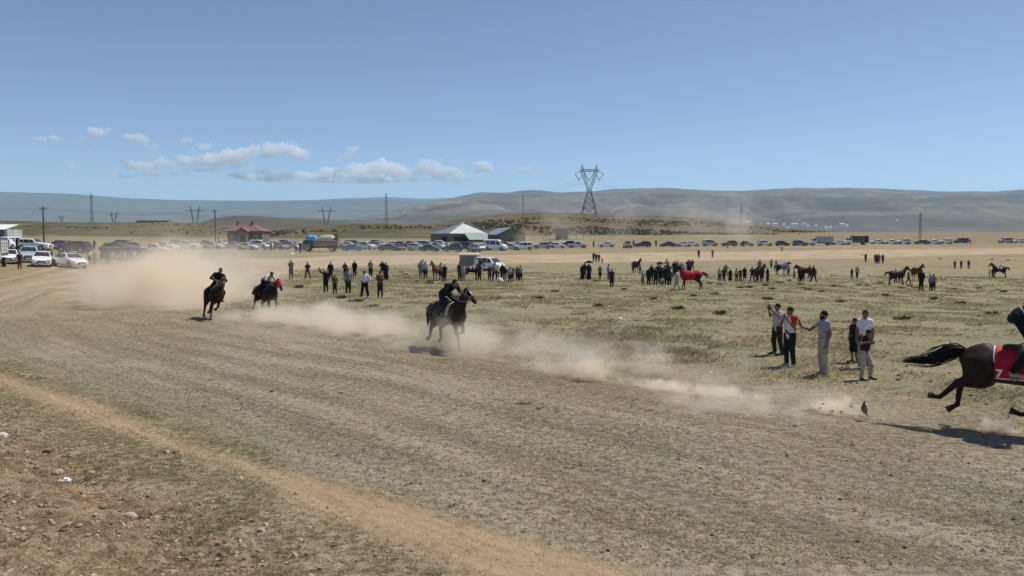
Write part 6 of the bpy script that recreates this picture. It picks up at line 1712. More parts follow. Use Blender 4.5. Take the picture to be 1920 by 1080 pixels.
 (1686, 530, 23, 'stand', -90, BR_, BR_, 'person in brown behind the shoulder of the dark horse at right', {}),
 (1703, 533, 24, 'walk', 5, (.05, .04, .04), BK, 'person leading the dark horse at right in stride', {}),
 (1727, 545, 42, 'stand', 95, (.02, .016, .016), BK, 'tall man in black seen from behind in front of the chestnut horse at right', dict(sleeve=1.6)),
 (1745, 546, 30, 'stand', -85, (.16, .19, .26), BK, 'person in blue grey shirt, left one of the pair right of the tall man', {}),
 (1750, 546, 33, 'raise', -95, (.18, .2, .26), BK, 'person in blue grey with hand raised, right of the tall man', {}),
 (1790, 504, 16, 'stand', -90, (.06, .045, .03), DK, 'distant brown figure, leftmost of the far three at right', {}),
 (1802, 504, 16, 'stand', -90, (.05, .03, .025), BK, 'distant dark brown figure in the middle of the far three at right', {}),
 (1816, 504, 17, 'stand', -90, (.10, .05, .06), BR_, 'distant reddish figure, rightmost of the far three at right', {}),
 (1855, 520, 15, 'stand', -60, LG, LG, 'person in pale clothes in front of the dark horse at far right', {}),
 (1861, 521, 18, 'stand', -90, BK, (.04, .02, .04), 'person in black at the head of the dark horse at far right', {}),
 (1394, 463, 12, 'stand', -90, DK, DK, 'tiny dark figure beside the silver hatchback under the mast', {}),
 (1819, 458, 9, 'stand', -90, GR_, BK, 'tiny figure right of the dark green van', {}),
 (1188, 463, 14, 'stand', -90, GR_, BK, 'tiny dark figure left of the charcoal off-roader', {}),
 (1230, 463, 14, 'stand', -90, BR_, BK, 'tiny figure between the charcoal off-roader and the dark grey sedan', {}),
 (1113, 464, 13, 'stand', -90, TAN, DK, 'tiny dusty figure left of the lone white sedan', {}),
 (756, 468, 17, 'stand', -90, (.4, .36, .36), BK, 'person in pale top among the crowded cars by the maroon hatchback', {}),
 (837, 468, 18, 'stand', -90, (.25, .3, .5), BK, 'person in blue among the crowded cars left of the navy off-roader', {}),
 (881, 468, 18, 'stand', -90, BK, BK, 'person in black among the crowded cars left of the charcoal off-roader', {}),
]
for px, row, hp, ps, hd, sh, tr_, lab, ex in people:
    p = gp(px, row)
    adult = {'crouch': 1.1, 'raise': 1.72}.get(ps, 1.72)
    s = hp * depth(p) / F / adult; s = min(max(s, .55), 1.12)
    grp = 'onlookers scattered over the field' if row > 480 else 'people among the parked cars'
    person(p, math.radians(hd), lab, grp, sh, tr_, posen=ps, scale=s, vox=.034, **ex)

# things carried: child on shoulders, umbrellas, sack, cloth
def umbrella(px, row_b, px_top, row_top, wpx, label):
    b = gp(px, row_b); d = depth(b); h = HC + (455 - row_top) * d / F - b.z + 0.0
    r = wpx * d / F / 2
    root = empty('umbrella', (b.x + (px_top - px) * d / F, b.y - .25, b.z)); tag(root, label, 'umbrella')
    mb = MB(); N = 10
    ring = [(math.cos(2 * math.pi * i / N) * r, math.sin(2 * math.pi * i / N) * r, h - .26) for i in range(N)]; mid = [(x * .6, y * .6, h - .07) for x, y, z in ring]
    for i in range(N):
        j = (i + 1) % N; mb.poly([ring[i], ring[j], mid[j], mid[i]]); mb.poly([mid[i], mid[j], (0, 0, h)])
        mb.poly([(x, y, z - .012) for x, y, z in (ring[i], mid[i], mid[j], ring[j])]); mb.poly([(mid[j][0], mid[j][1], mid[j][2] - .012), (mid[i][0], mid[i][1], mid[i][2] - .012), (0, 0, h - .012)])
    obj('canopy', mb.mesh('canopy', cloth((.02, .02, .025)), True), root)
    mb = MB(); mb.bar((0, 0, h - .95), (0, 0, h + .06), .014, None, 6); obj('shaft', mb.mesh('shaft', STEEL), root)
umbrella(1104, 525, 1104, 488, 17, 'dark umbrella over the women in black')
umbrella(1235, 533, 1236, 490, 15, 'dark umbrella at the back of the crowd')
umbrella(1251, 535, 1252, 497, 14, 'dark umbrella at the right of the crowd, lower one')
p = gp(928, 527); J = pose('sit')
person(p + Vector((.02, .05, -.30)), math.radians(-70), 'child in navy riding on the shoulders of the person in grey', None, NV, NV, posen='sit', scale=.98 * .9, vox=.034)
mm = surf([ell((0, 0, .25), (.30, .26, .27), k=.1), ell((.16, .05, .16), (.2, .2, .17), k=.1)], .04, noise=lambda X, Y, Z: .03 * np.sin(X * 23) * np.sin(Y * 19 + 1) * np.sin(Z * 21))
tag(obj('sack', mesh_np('sack', mm[0], mm[1], cloth((.66, .62, .52)), True), loc=gp(937, 531)), 'white sack standing in the grass by the violet shirt', 'sack')

# ------------------------------------------------------------------ standing and led horses
def hplace(px, row, hd, s=1.0): return place(gp(px, row), math.radians(hd), 0, 0, s)
HG = 'horses standing among the onlookers'
def sh(**k):
    H = horse_std(); H.update(k); return H
walkH = sh(); walkH['FL'] = [V3(.46, .15, 1.08), V3(.5, .15, .92), V3(.66, .14, .52), V3(.72, .14, .2), V3(.78, .14, .06)]; walkH['BR'] = [V3(-.55, -.14, 1.15), V3(-.48, -.17, .92), V3(-.88, -.14, .58), V3(-.96, -.14, .22), V3(-1.0, -.14, .09)]
walkH['tail'] = [V3(-.86, 0, 1.38), V3(-1.06, 0, 1.34), V3(-1.26, 0, 1.22), V3(-1.36, 0, .95)]
horse(hplace(820, 527, -115), 'light brown horse standing behind the person in pinkish shirt', horse_std(), (.14, .07, .035), HG, tack='plainbridle')
r = horse(hplace(884, 527, 12, 1.02), 'dark saddled horse standing side-on in front of the people carrier', sh(poll=V3(.98, 0, 1.86), muz=V3(1.3, 0, 1.46)), (.028, .016, .016), HG, white=(.5, .48, .5))
horse(hplace(1194, 511, -72), 'dark bay horse facing the camera left of the crowd', horse_std(), (.05, .02, .018), HG, tack='plainbridle')
rb = horse(hplace(1295, 544, 184, 1.0), 'dark horse wearing a bright red blanket walking to the left', walkH, (.035, .016, .013), HG, tack='plainbridle', vox=.03)
mm = surf(barrel_prims(.035) + [cone((.58, 0, 1.3), (.8, 0, 1.5), .29, .2, .08, (V3(0, 1, 0), .62))], .03, [(V3(0, 0, -1), -.82), (V3(1, 0, 0), .86)]); obj('blanket', mesh_np('blanket', mm[0], mm[1], plain('red_blanket', (.42, .010, .022), .8, .2, var=.15, scale=4, bump=.3), True), rb)
ho = horse(hplace(1424, 529, -80), 'dark horse ridden by the person in orange, seen from the front', horse_std(), (.05, .03, .035), HG)
person(None, 0, 'rider in orange top sitting on the dark horse in the middle right row', None, OR_, BK, posen='sit', vox=.034, mat=hplace(1424, 529, -80))
hb = horse(hplace(1465, 516, 20), 'dark horse with a blue rug behind the row, head turned right', sh(poll=V3(1.16, 0, 1.62), muz=V3(1.5, 0, 1.5)), (.03, .016, .016), HG, tack='plainbridle')
mm = surf(barrel_prims(.03), .034, [(V3(0, 0, -1), -.78), (V3(1, 0, 0), .6)]); obj('rug', mesh_np('rug', mm[0], mm[1], cloth((.13, .16, .30)), True), hb)
horse(hplace(1510, 527, 160), 'reddish chestnut horse standing between the men in dark clothes', sh(poll=V3(.95, 0, 1.7), muz=V3(1.25, 0, 1.34)), (.075, .02, .018), HG, tack='plainbridle')
horse(hplace(1682, 535, 2, 1.0), 'dark brown horse walking right in side view behind its leader', walkH, (.032, .017, .015), HG, tack='plainbridle')
horse(hplace(1719, 526, -84), 'chestnut horse facing the camera behind the tall man in black', horse_std(), (.12, .04, .022), HG, tack='plainbridle')
horse(hplace(1873, 522, 182), 'dark horse facing left near the right edge', walkH, (.025, .014, .013), HG, white=(.6, .58, .56))
person(None, 0, 'rider in pale shirt sitting on the dark horse behind the crowd', None, (.45, .42, .48), DK, posen='sit', vox=.034, mat=hplace(1250, 527, -95))
horse(hplace(1250, 527, -95), 'dark horse hidden behind the crowd, carrying the pale shirted rider', horse_std(), (.03, .018, .016), HG)
# ------------------------------------------------------------------ grass, weeds, tussocks, stones, litter
def blades(name, label, P, hgt, wid, nb, tint, lean, seed, mat, spread=.05):
    """P: tuft centres (n,3); nb blades per tuft; every blade a bent pair of triangles"""
    rn = np.random.default_rng(seed); n = len(P); N = n * nb
    b = np.repeat(P, nb, 0); h = np.repeat(hgt, nb) * rn.uniform(.55, 1.25, N); w = np.repeat(wid, nb) * rn.uniform(.7, 1.4, N)
    a = rn.uniform(0, 2 * math.pi, N); r = np.repeat(hgt, nb) * spread / .06 * np.sqrt(rn.uniform(0, 1, N))
    c = np.stack([np.cos(a), np.sin(a), np.zeros(N)], 1)
    base = b + c * r[:, None] * .9 - np.array([0, 0, .006])
    ln = rn.uniform(lean[0], lean[1], N) * h
    a2 = a + rn.normal(0, .8, N); d = np.stack([np.cos(a2), np.sin(a2), np.zeros(N)], 1)
    side = np.stack([-np.sin(a2 + rn.normal(0, .9, N)), np.cos(a2), np.zeros(N)], 1) * w[:, None]
    up = np.zeros((N, 3)); up[:, 2] = h
    V = np.empty((N, 4, 3)); V[:, 0] = base - side; V[:, 1] = base + side; V[:, 2] = base + d * ln[:, None] * .45 + up * .62 + side * .7; V[:, 3] = base + d * ln[:, None] + up * .9
    V[:, 3, 2] = np.maximum(V[:, 3, 2], base[:, 2] + .006)
    i = np.arange(N) * 4
    T = np.stack([np.stack([i, i + 1, i + 2], 1), np.stack([i, i + 2, i + 3], 1)], 1).reshape(-1, 3)
    me = mesh_np(name, V.reshape(-1, 3), T, mat, False)
    tv = np.clip(np.repeat(np.repeat(tint, nb) + rn.normal(0, .13, N), 4), 0, 1)
    set_attr(me, 'tint', tv)
    o = obj(name, me); tag(o, label, None, None, 'stuff'); return o
def grass_mat(name, c0, c1, c2):
    t = NT(name); f = t.attr('tint').outputs['Fac']
    c = t.mix(t.ramp(f, 0, .5, smooth=False), c0, c1); c = t.mix(t.ramp(f, .5, 1, smooth=False), c, c2)
    d = t.n('BsdfDiffuse'); tr = t.n('BsdfTranslucent'); mx = t.n('MixShader'); mx.inputs[0].default_value = .42
    t.l(c, d.inputs[0]); t.l(c, tr.inputs[0]); t.l(d.outputs[0], mx.inputs[1]); t.l(tr.outputs[0], mx.inputs[2]); t.l(mx.outputs[0], t.out.inputs['Surface'])
    return t.m
GM = grass_mat('dry_grass', (.165, .165, .08), (.30, .255, .145), (.50, .40, .25))
def scatter(n, y0, y1, power, seed, tmax=.72):
    """points with density falling as Y**-power"""
    rn = np.random.default_rng(seed); k = 2 - power
    u = rn.uniform(0, 1, n); Y = (y0 ** k + u * (y1 ** k - y0 ** k)) ** (1 / k) if abs(k) > 1e-6 else y0 * (y1 / y0) ** u
    X = rn.uniform(-tmax, tmax, n) * Y
    return X, Y
def cover():
    # foreground scrub
    X, Y = scatter(210000, 6.8, 30, 1.2, 1); s = X + Y; keep = (s < 9.2)
    X, Y = X[keep], Y[keep]; m = masks(X, Y); nz = fbm(X * 1.5, Y * 1.5, 4, 71); n2 = fbm(X * .45, Y * .45, 3, 72)
    dens = sstep(.24, .56, nz) * (1 - .97 * m['path']) * (1 - .6 * m['bank']) * (.25 + .9 * n2)
    k = RNG.uniform(0, 1, len(X)) < dens; X, Y, nz, n2, bk = X[k], Y[k], nz[k], n2[k], m['bank'][k]
    P = np.stack([X, Y, ground_z(X, Y)], 1); hgt = RNG.uniform(.010, .034, len(X)) * (.6 + .9 * n2)
    blades('grass', 'short brown green scrub grass in the foreground', P, hgt, 0.0026 + .00028 * Y, 5, .46 + .8 * (fbm(X * .9, Y * .9, 3, 77) - .25), (.5, 1.7), 3, GM, .055)
    # coarser clumps on the bank
    X, Y = scatter(34000, 6.8, 24, 1.0, 14); s = X + Y; nz = fbm(X * .8, Y * .8, 4, 171); k = (s < 8.8) & (nz > .50) & (RNG.uniform(0, 1, len(X)) < sstep(.5, .66, nz)); X, Y = X[k], Y[k]; m = masks(X, Y); k = m['path'] < .2; X, Y = X[k], Y[k]
    P = np.stack([X, Y, ground_z(X, Y)], 1)
    blades('grass', 'darker grass clumps on the bank in the foreground', P, RNG.uniform(.02, .055, len(X)), .0032 + .00028 * Y, 8, .10 + .85 * (fbm(X * .7, Y * .7, 3, 177) - .2), (.4, 1.5), 13, GM, .06)
    # trampled straw on the track
    X, Y = scatter(110000, 8.5, 48, 1.35, 2); m = masks(X, Y); nz = fbm(m['u'] * .4, m['v'] * 1.6, 4, 81)
    dens = m['track'] * sstep(.36, .62, nz) * (1 - .95 * m['path']) * .85
    k = RNG.uniform(0, 1, len(X)) < dens; X, Y = X[k], Y[k]
    P = np.stack([X, Y, ground_z(X, Y)], 1); hgt = RNG.uniform(.010, .028, len(X))
    blades('grass', 'flattened straw and short grass on the race track', P, hgt, .0045 + .00045 * Y, 5, .42 + .7 * (fbm(X * .5, Y * .5, 3, 83) - .3), (1.5, 4.0), 4, GM, .12)
    # pasture inside the oval
    X, Y = scatter(150000, 14, 105, 1.25, 5); m = masks(X, Y)
    inside = (X + Y > 22) & (m['e'] > -.3) & (m['v'] < 0)
    out_ok = inside
    nz = fbm(X * .55, Y * .55, 4, 91); n2 = fbm(X * .09, Y * .09, 3, 92)
    dens = out_ok * sstep(.40, .70, nz) * (1 - .62 * m['dry']) * (.35 + .75 * n2)
    k = RNG.uniform(0, 1, len(X)) < dens; X, Y, n2, dry = X[k], Y[k], n2[k], m['dry'][k]
    P = np.stack([X, Y, ground_z(X, Y)], 1); hgt = RNG.uniform(.035, .10, len(X)) * (1 + Y / 120)
    blades('grass', 'tufted pale green pasture grass inside the track', P, hgt, .005 + .0005 * Y, 5, .42 + .75 * (fbm(X * .3, Y * .3, 3, 93) - .25) + .3 * dry, (.4, 1.5), 6, GM, .06)
cover()
WM = grass_mat('dry_weeds', (.25, .21, .12), (.36, .28, .18), (.42, .36, .42))
def weeds():
    n = 9000; rn = np.random.default_rng(31)
    px = rn.uniform(940, 1330, n); row = rn.uniform(612, 682, n)
    inner = 684 + (px - 960) * .085 - 6
    pts = []
    # unproject a few hundred anchor points and jitter round them
    for a, b in zip(px[:420], row[:420]):
        if b < 676 + (a - 960) * .03: pts.append(gp(a, b))
    A = np.array([(p.x, p.y) for p in pts]); idx = rn.integers(0, len(A), n)
    X = A[idx, 0] + rn.normal(0, .35, n); Y = A[idx, 1] + rn.normal(0, .5, n)
    k = (X + Y > 24.6) & (fbm(X * .7, Y * .7, 3, 35) > .5) & (rn.uniform(0, 1, n) < .55); X, Y = X[k], Y[k]
    P = np.stack([X, Y, ground_z(X, Y)], 1)
    blades('weeds', 'low dry thistle weeds with a mauve tinge beside the track', P, rn.uniform(.05, .13, len(X)), .008 + 0 * X, 5, .15 + .9 * sstep(.45, .7, fbm(X * .5, Y * .5, 2, 36)) , (.3, 1.0), 37, WM, .04)
weeds()

# dark tussocks standing in the pasture
def tussock_mesh(seed):
    rn = np.random.default_rng(seed); mb = MB()
    for i in range(90):
        a = rn.uniform(0, 2 * math.pi); r = rn.uniform(0, .3) ; h = rn.uniform(.10, .3) * (1 - r); d = Vector((math.cos(a), math.sin(a), 0)); b = d * r
        sd = Vector((-d.y, d.x, 0)) * rn.uniform(.012, .03); t = b + d * rn.uniform(.02, .2) + Vector((0, 0, h)); mdl = b + d * .03 + Vector((0, 0, h * .6))
        mb.poly([b - sd, b + sd, mdl + sd * .8]); mb.poly([b - sd, mdl + sd * .8, t])
    return mb.mesh('tussock', grass_mat('tussock_leaf', (.085, .09, .04), (.12, .115, .05), (.2, .17, .08)))
TUS = [tussock_mesh(s) for s in range(5)]
tpx = [(1118, 528), (1170, 543), (1330, 532), (1350, 534), (1387, 540), (1435, 536), (1447, 543), (1462, 531), (1480, 527), (1500, 534), (1505, 541), (1515, 544), (1565, 538), (1610, 535), (1625, 536), (1650, 532), (1690, 541), (1705, 537), (1715, 540), (1790, 543), (1835, 541), (1870, 544), (1882, 548), (780, 529), (804, 532), (760, 515), (764, 522), (752, 511), (1455, 529), (1617, 479), (1763, 486), (1860, 487), (1890, 489), (1385, 528), (1405, 540), (1540, 548), (1340, 552), (1300, 556), (1040, 548), (1010, 560), (700, 575), (668, 566), (1225, 562), (1440, 562), (1750, 562), (1800, 570), (1660, 556), (1575, 566), (1860, 590), (1690, 600), (1350, 590), (1270, 580), (1120, 575), (930, 560), (640, 560), (560, 540)]
for i, (a, b) in enumerate(tpx):
    p = gp(a, b); o = obj('tussock', TUS[i % 5], loc=p, rotz=i * 1.3, scale=(random.uniform(.9, 1.5), random.uniform(.8, 1.2), random.uniform(.6, 1.0)))
    tag(o, 'dark low tussock in the pasture', 'plant', 'dark tussocks dotted over the pasture')

# shrubs on the hills: one mass per hill
def hill_shrubs(label, G, ns, n, seed, smin, smax, size, thr, hb=(.06, .075, .03)):
    rn = np.random.default_rng(seed); nx = G.shape[0]
    fi = rn.uniform(0, nx - 1.01, n); sj = rn.uniform(smin, smax, n) * (ns - 1)
    i = fi.astype(int); j = np.clip(sj.astype(int), 0, ns - 2); a = (fi - i)[:, None]; b = (sj - j)[:, None]
    P = (G[i, j] * (1 - a) + G[i + 1, j] * a) * (1 - b) + (G[i, j + 1] * (1 - a) + G[i + 1, j + 1] * a) * b
    nz = fbm(P[:, 0] * .03, P[:, 1] * .03, 4, seed); P = P[nz > thr]
    m = len(P); K = 14
    c = np.repeat(P, K, 0); N = m * K; sz = np.repeat(rn.uniform(.5, 1.3, m) * size, K)
    o = rn.normal(0, 1, (N, 3)); o /= np.linalg.norm(o, axis=1)[:, None]; o[:, 2] = np.abs(o[:, 2]) * .75
    c = c + o * (sz * rn.uniform(.4, 1, N))[:, None]
    u = rn.normal(0, 1, (N, 3)); v = rn.normal(0, 1, (N, 3)); e = (sz * .45)[:, None]
    V = np.stack([c + u * e * .6, c + v * e * .6, c - (u + v) * e * .5], 1).reshape(-1, 3)
    me = mesh_np('shrubs', V, np.arange(N * 3).reshape(-1, 3), plain('shrub_leaf', hb, .9, .15, var=.4, scale=.6))
    tag(obj('shrubs', me), label, None, None, 'stuff')
hill_shrubs('dark olive shrubs covering the brown hill', HF, HFn, 3600, 41, .06, .74, 1.05, .5, (.10, .09, .048))
hill_shrubs('olive shrubs covering the low rise behind the blue car', HE, HEn, 700, 42, .3, .85, .9, .5, (.12, .112, .058))
hill_shrubs('scattered low shrubs on the green hill at left', HD, HDn, 700, 43, .15, .85, .8, .54, (.09, .09, .045))

# stones
def stone_mesh(seed, col, sub=2):
    bm = bmesh.new(); bmesh.ops.create_icosphere(bm, subdivisions=sub, radius=1.0); rn = np.random.default_rng(seed); k = rn.normal(0, 1, (5, 3)); ph = rn.uniform(0, 6, 5)
    for v in bm.verts:
        d = sum(math.sin(float(np.dot(k[i] * 1.7, v.co)) + ph[i]) for i in range(5)) * .09
        v.co = v.co * (1 + d); v.co.x *= 1.25; v.co.z *= .7
    me = bpy.data.meshes.new('stone'); bm.to_mesh(me); bm.free(); me.materials.append(plain('stone', col, .9, .2, var=.35, scale=3, bump=.6)); return me
STN = [stone_mesh(i, c) for i, c in enumerate(((.26, .17, .12), (.33, .25, .18), (.20, .14, .10), (.40, .33, .26), (.06, .05, .042), (.5, .46, .42)))]
stones = [(88, 848, 17, 4, 'dark stone on the bare slope above the pale litter at lower left'), (245, 992, 24, 3, 'elongated tan stone beside a weed tuft at lower left'), (4, 812, 26, 5, 'whitish stone at the left edge of the picture'), (108, 905, 22, 1, 'flat pale slab on the bank above the pink litter'), (20, 862, 18, 2, None), (12, 884, 20, 0, None), (48, 848, 9, 1, None), (57, 876, 12, 2, None), (38, 824, 6, 4, None), (163, 911, 12, 4, None), (202, 945, 10, 2, None), (229, 946, 7, 4, None), (194, 967, 16, 0, None), (222, 968, 12, 2, None), (275, 977, 10, 1, None), (150, 870, 8, 2, None), (70, 890, 12, 0, None), (130, 838, 6, 2, None), (345, 1052, 12, 2, None), (408, 1056, 10, 4, None), (315, 1038, 9, 1, None), (105, 1010, 14, 2, None), (64, 985, 13, 0, None), (30, 1010, 12, 2, None), (180, 1000, 10, 3, None), (300, 1010, 8, 2, None), (255, 1030, 9, 0, None), (360, 1010, 7, 4, None), (150, 1045, 12, 1, None), (90, 940, 10, 2, None),
          (1575, 937, 9, 4, 'small dark clod with a pale top lying alone on the track at lower right'), (1608, 1016, 8, 4, None), (1697, 1027, 9, 4, None), (1900, 974, 9, 4, None), (1314, 880, 7, 4, None), (907, 904, 9, 4, None), (510, 735, 7, 4, None), (640, 738, 6, 4, None), (1335, 1004, 8, 4, None), (1410, 1047, 8, 4, None), (1490, 800, 8, 4, None), (1140, 1032, 9, 4, None), (1685, 705, 9, 4, None), (1684, 713, 8, 4, None), (1700, 688, 6, 4, None), (1745, 716, 7, 4, None), (1820, 742, 8, 4, None), (1850, 760, 8, 2, None), (1780, 700, 6, 4, None), (1880, 730, 7, 4, None)]
for a, b, w, k, lab in stones:
    p = gp(a, b); s = w * depth(p) / F / 2.4
    o = obj('stone' if k != 4 else 'clod', STN[k], loc=p + Vector((0, 0, s * .25)), rotz=random.uniform(0, 6), scale=s)
    low = a < 500 and b > 800
    if lab: tag(o, lab, 'stone' if k != 4 else 'clod')
    elif k == 4: tag(o, 'small dark clod on the bank at lower left' if low else 'small dark clod lying on the flat ground', 'clod', 'dark clods on the bank' if low else 'dark clods on the flat ground')
    else: tag(o, 'small reddish brown stone on the bank at lower left' if low else 'small brown stone beside the galloping horse at right', 'stone', 'stones on the bank at lower left' if low else None)
def gravel(name, label, X, Y, smean, c0, c1, sd, octa=False):
    rn = np.random.default_rng(sd); n = len(X)
    P = np.stack([X, Y, ground_z(X, Y)], 1); s = rn.gamma(2.0, smean, n) + .005
    ph = (1 + 5 ** .5) / 2
    iv = np.array([(-1, ph, 0), (1, ph, 0), (-1, -ph, 0), (1, -ph, 0), (0, -1, ph), (0, 1, ph), (0, -1, -ph), (0, 1, -ph), (ph, 0, -1), (ph, 0, 1), (-ph, 0, -1), (-ph, 0, 1)]) / 1.9
    it = np.array([(0, 11, 5), (0, 5, 1), (0, 1, 7), (0, 7, 10), (0, 10, 11), (1, 5, 9), (5, 11, 4), (11, 10, 2), (10, 7, 6), (7, 1, 8), (3, 9, 4), (3, 4, 2), (3, 2, 6), (3, 6, 8), (3, 8, 9), (4, 9, 5), (2, 4, 11), (6, 2, 10), (8, 6, 7), (9, 8, 1)])
    if octa:
        iv = np.array([(1, 0, 0), (-1, 0, 0), (0, 1, 0), (0, -1, 0), (0, 0, 1), (0, 0, -1)], float)
        it = np.array([(0, 2, 4), (2, 1, 4), (1, 3, 4), (3, 0, 4), (2, 0, 5), (1, 2, 5), (3, 1, 5), (0, 3, 5)])
    K = len(iv)
    V = P[:, None, :] + iv[None] * rn.uniform(.6, 1.35, (n, K, 1)) * s[:, None, None] * np.array([1.2, 1, .7])
    T = it[None] + (np.arange(n) * K)[:, None, None]
    t = NT('gravel'); f = t.attr('tint').outputs['Fac']; t.pbsdf(t.mix(f, c0, c1), .95, .15)
    me = mesh_np('gravel', V.reshape(-1, 3), T.reshape(-1, 3), t.m); set_attr(me, 'tint', np.repeat(rn.uniform(0, 1, n), K)); tag(obj(name, me), label, None, None, 'stuff')
X, Y = scatter(26000, 6.5, 22, 1.0, 52); k = (X + Y < 6.4 + 1.6 * (RNG.uniform(0, 1, len(X)) < .25)) & (fbm(X * 1.2, Y * 1.2, 3, 53) > .42)
gravel('gravel', 'reddish gravel strewn over the bank at lower left', X[k], Y[k], .0065, (.15, .09, .055), (.42, .32, .24), 51)
X, Y = scatter(56000, 8.5, 34, 1.3, 54); m = masks(X, Y); k = (m['track'] > .4) & (m['path'] < .5) & (fbm(m['u'] * .35, m['v'] * .9, 4, 55) > .47)
gravel('clods', 'crumbled earth clods and dung strewn over the race track', X[k], Y[k], .0055, (.11, .088, .058), (.38, .31, .215), 56, True)

# litter
def crumple(seed, col, name='plastic_bag'):
    mm = surf([ell((0, 0, .35), (.5, .36, .36), k=.15), ell((.35, .1, .25), (.36, .28, .26), k=.15), ell((-.4, -.05, .2), (.3, .3, .2), k=.15)], .07, noise=lambda X, Y, Z: .09 * np.sin(X * 9 + seed) * np.sin(Y * 8 + 2 * seed) * np.sin(Z * 10 + seed))
    return mesh_np(name, mm[0], mm[1], plain('thin_plastic', col, .45, .4, var=.08, scale=4, bump=.3), True)
BAGW, BAGP, BAGD = crumple(1, (.75, .75, .74)), crumple(2, (.62, .47, .45)), crumple(3, (.03, .03, .032))
for a, b, w, me, lab in [(596, 583, 15, BAGW, 'crumpled white bag in the grass right of the horse with the red hood'), (125, 921, 18, BAGW, 'white scrap of litter on the bank at lower left'), (113, 924, 13, BAGP, 'pinkish scrap of litter beside the white scrap at lower left'),
                         (1163, 598, 8, BAGW, 'white bag beside the dark bag in the middle of the pasture'), (1145, 604, 10, BAGD, 'dark bag standing beside the white bag in the middle of the pasture'), (1190, 607, 5, BAGW, 'tiny white scrap right of the two bags in the pasture'),
                         (973, 558, 7, BAGW, 'small pale scrap right of the rider in mid picture, upper one'), (980, 574, 5, BAGW, 'small pale scrap right of the rider in mid picture, lower one'), (1482, 523, 5, BAGW, 'tiny white scrap below the child between the two horses'), (1328, 699, 16, BAGP, 'flat pale scrap at the inner edge of the track'), (548, 478, 8, BAGW, 'white scrap at the roadside below the truck')]:
    p = gp(a, b); s = w * depth(p) / F / 1.2; o = obj('plastic_bag', me, loc=p, rotz=a, scale=(s, s, s * (.35 if a == 1328 else .8))); tag(o, lab, 'bag' if w > 7 else 'litter')
def twig(a, b, w, lab, sd):
    p = gp(a, b); L = w * depth(p) / F; rn = np.random.default_rng(sd); mb = MB()
    for i in range(4):
        y = rn.normal(0, .03); x0 = -L / 2 + i * L * .1; mb.tube([(x0, y, .015), (x0 + L * .3, y + rn.normal(0, .03), .03), (x0 + L * .62, y + rn.normal(0, .06), .02 + .02 * i)], [.009, .007, .003], 4)
    tag(obj('twig', mb.mesh('twig', WOOD), loc=p), lab, 'twig')
twig(988, 759, 46, 'dark twig lying on the track below the third horse, longer one', 1); twig(1015, 768, 22, 'dark twig lying on the track below the third horse, shorter one', 2)
# clod flung up by the leading horse
b = gp(1624, 790); sc = depth(b) / F; c = sky_pt(1624, 766, depth(b))
mm = surf([cone((-.03, 0, .14), (-.045, 0, 0), .012, .045, .03), cone((-.045, 0, 0), (.03, 0, -.14), .045, .012, .03), ell((-.03, .02, -.02), (.05, .06, .08), k=.03)], .014, noise=lambda X, Y, Z: .008 * np.sin(X * 70) * np.sin(Y * 60 + 1) * np.sin(Z * 55))
tag(obj('flying_clod', mesh_np('flying_clod', mm[0], mm[1], plain('turf_clod', (.10, .075, .05), .95, .1, var=.4, scale=20, bump=.6), True), loc=c, rotz=math.radians(-31)), 'dark clod of turf thrown into the air behind the leading horse', 'clod')
for i, (a, bb, w) in enumerate([(1543, 757, 5), (1560, 771, 6), (1577, 772, 5), (1596, 762, 4), (1538, 765, 4)]):
    o = obj('clod', STN[4], loc=sky_pt(a, bb, depth(b)), scale=w * sc / 2.4); tag(o, 'small crumb of earth flying in the dust burst', 'clod', 'crumbs of earth in the dust burst')
# ------------------------------------------------------------------ dust
def dust(label, c, r, dens, rz=0.0, nscale=.35, lo=.36, hi=.62, col=(.97, .88, .74), core=.15, aniso=.25):
    t = NT('dust'); tc = t.n('TexCoord').outputs['Object']; geo = t.n('NewGeometry').outputs['Position']
    ln = t.n('VectorMath', operation='LENGTH'); t.l(tc, ln.inputs[0])
    nz = t.noise(geo, nscale, 5, .62, .6)
    edge = t.math('ADD', ln.outputs['Value'], t.math('MULTIPLY', t.math('SUBTRACT', nz, .5), 2.2))
    f = t.ramp(edge, 1.0, core)
    d = t.math('MULTIPLY', t.math('MULTIPLY', f, t.ramp(nz, hi, lo, .15, 1.0)), dens)
    v = t.n('VolumePrincipled'); v.inputs['Color'].default_value = (*col, 1); v.inputs['Anisotropy'].default_value = aniso
    t.l(d, v.inputs['Density']); t.l(v.outputs[0], t.out.inputs['Volume'])
    bm = bmesh.new(); bmesh.ops.create_icosphere(bm, subdivisions=3, radius=1.35); me = bpy.data.meshes.new('dust_cloud'); bm.to_mesh(me); bm.free(); me.materials.append(t.m)
    z0 = c[2]
    o = obj('dust_cloud', me, loc=c, rotz=rz, scale=r); tag(o, label, None, None, 'stuff'); return o
A = math.radians(135)
dust('dense tan dust hanging behind the two leftmost galloping horses', (-20.2, 49, .5), (6.0, 9.5, 2.9), .7, nscale=.22)
dust('thin dust drifting left over the bend of the track', (-26, 60, .4), (7.5, 13, 2.2), .11, nscale=.18)
dust('tall thin dust in front of the parked cars at left', (-29, 69, 1.2), (11, 13, 4.4), .06, nscale=.12)
dust('low dust trail left along the inner edge of the track', (-9.0, 35.4, .1), (4.2, 2.2, .8), 1.8, A, .5)
dust('low dust trail behind the third galloping horse', (-5.6, 31.2, .1), (4.6, 1.6, .85), 1.5, A, .6)
dust('dust thrown up round the legs of the third galloping horse', (-1.8, 25.2, .15), (2.9, 1.4, 1.1), .75, A, .7)
dust('faint dust in front of the third galloping horse', (.6, 25.3, .1), (2.4, 1.3, .8), .9, A, .8)
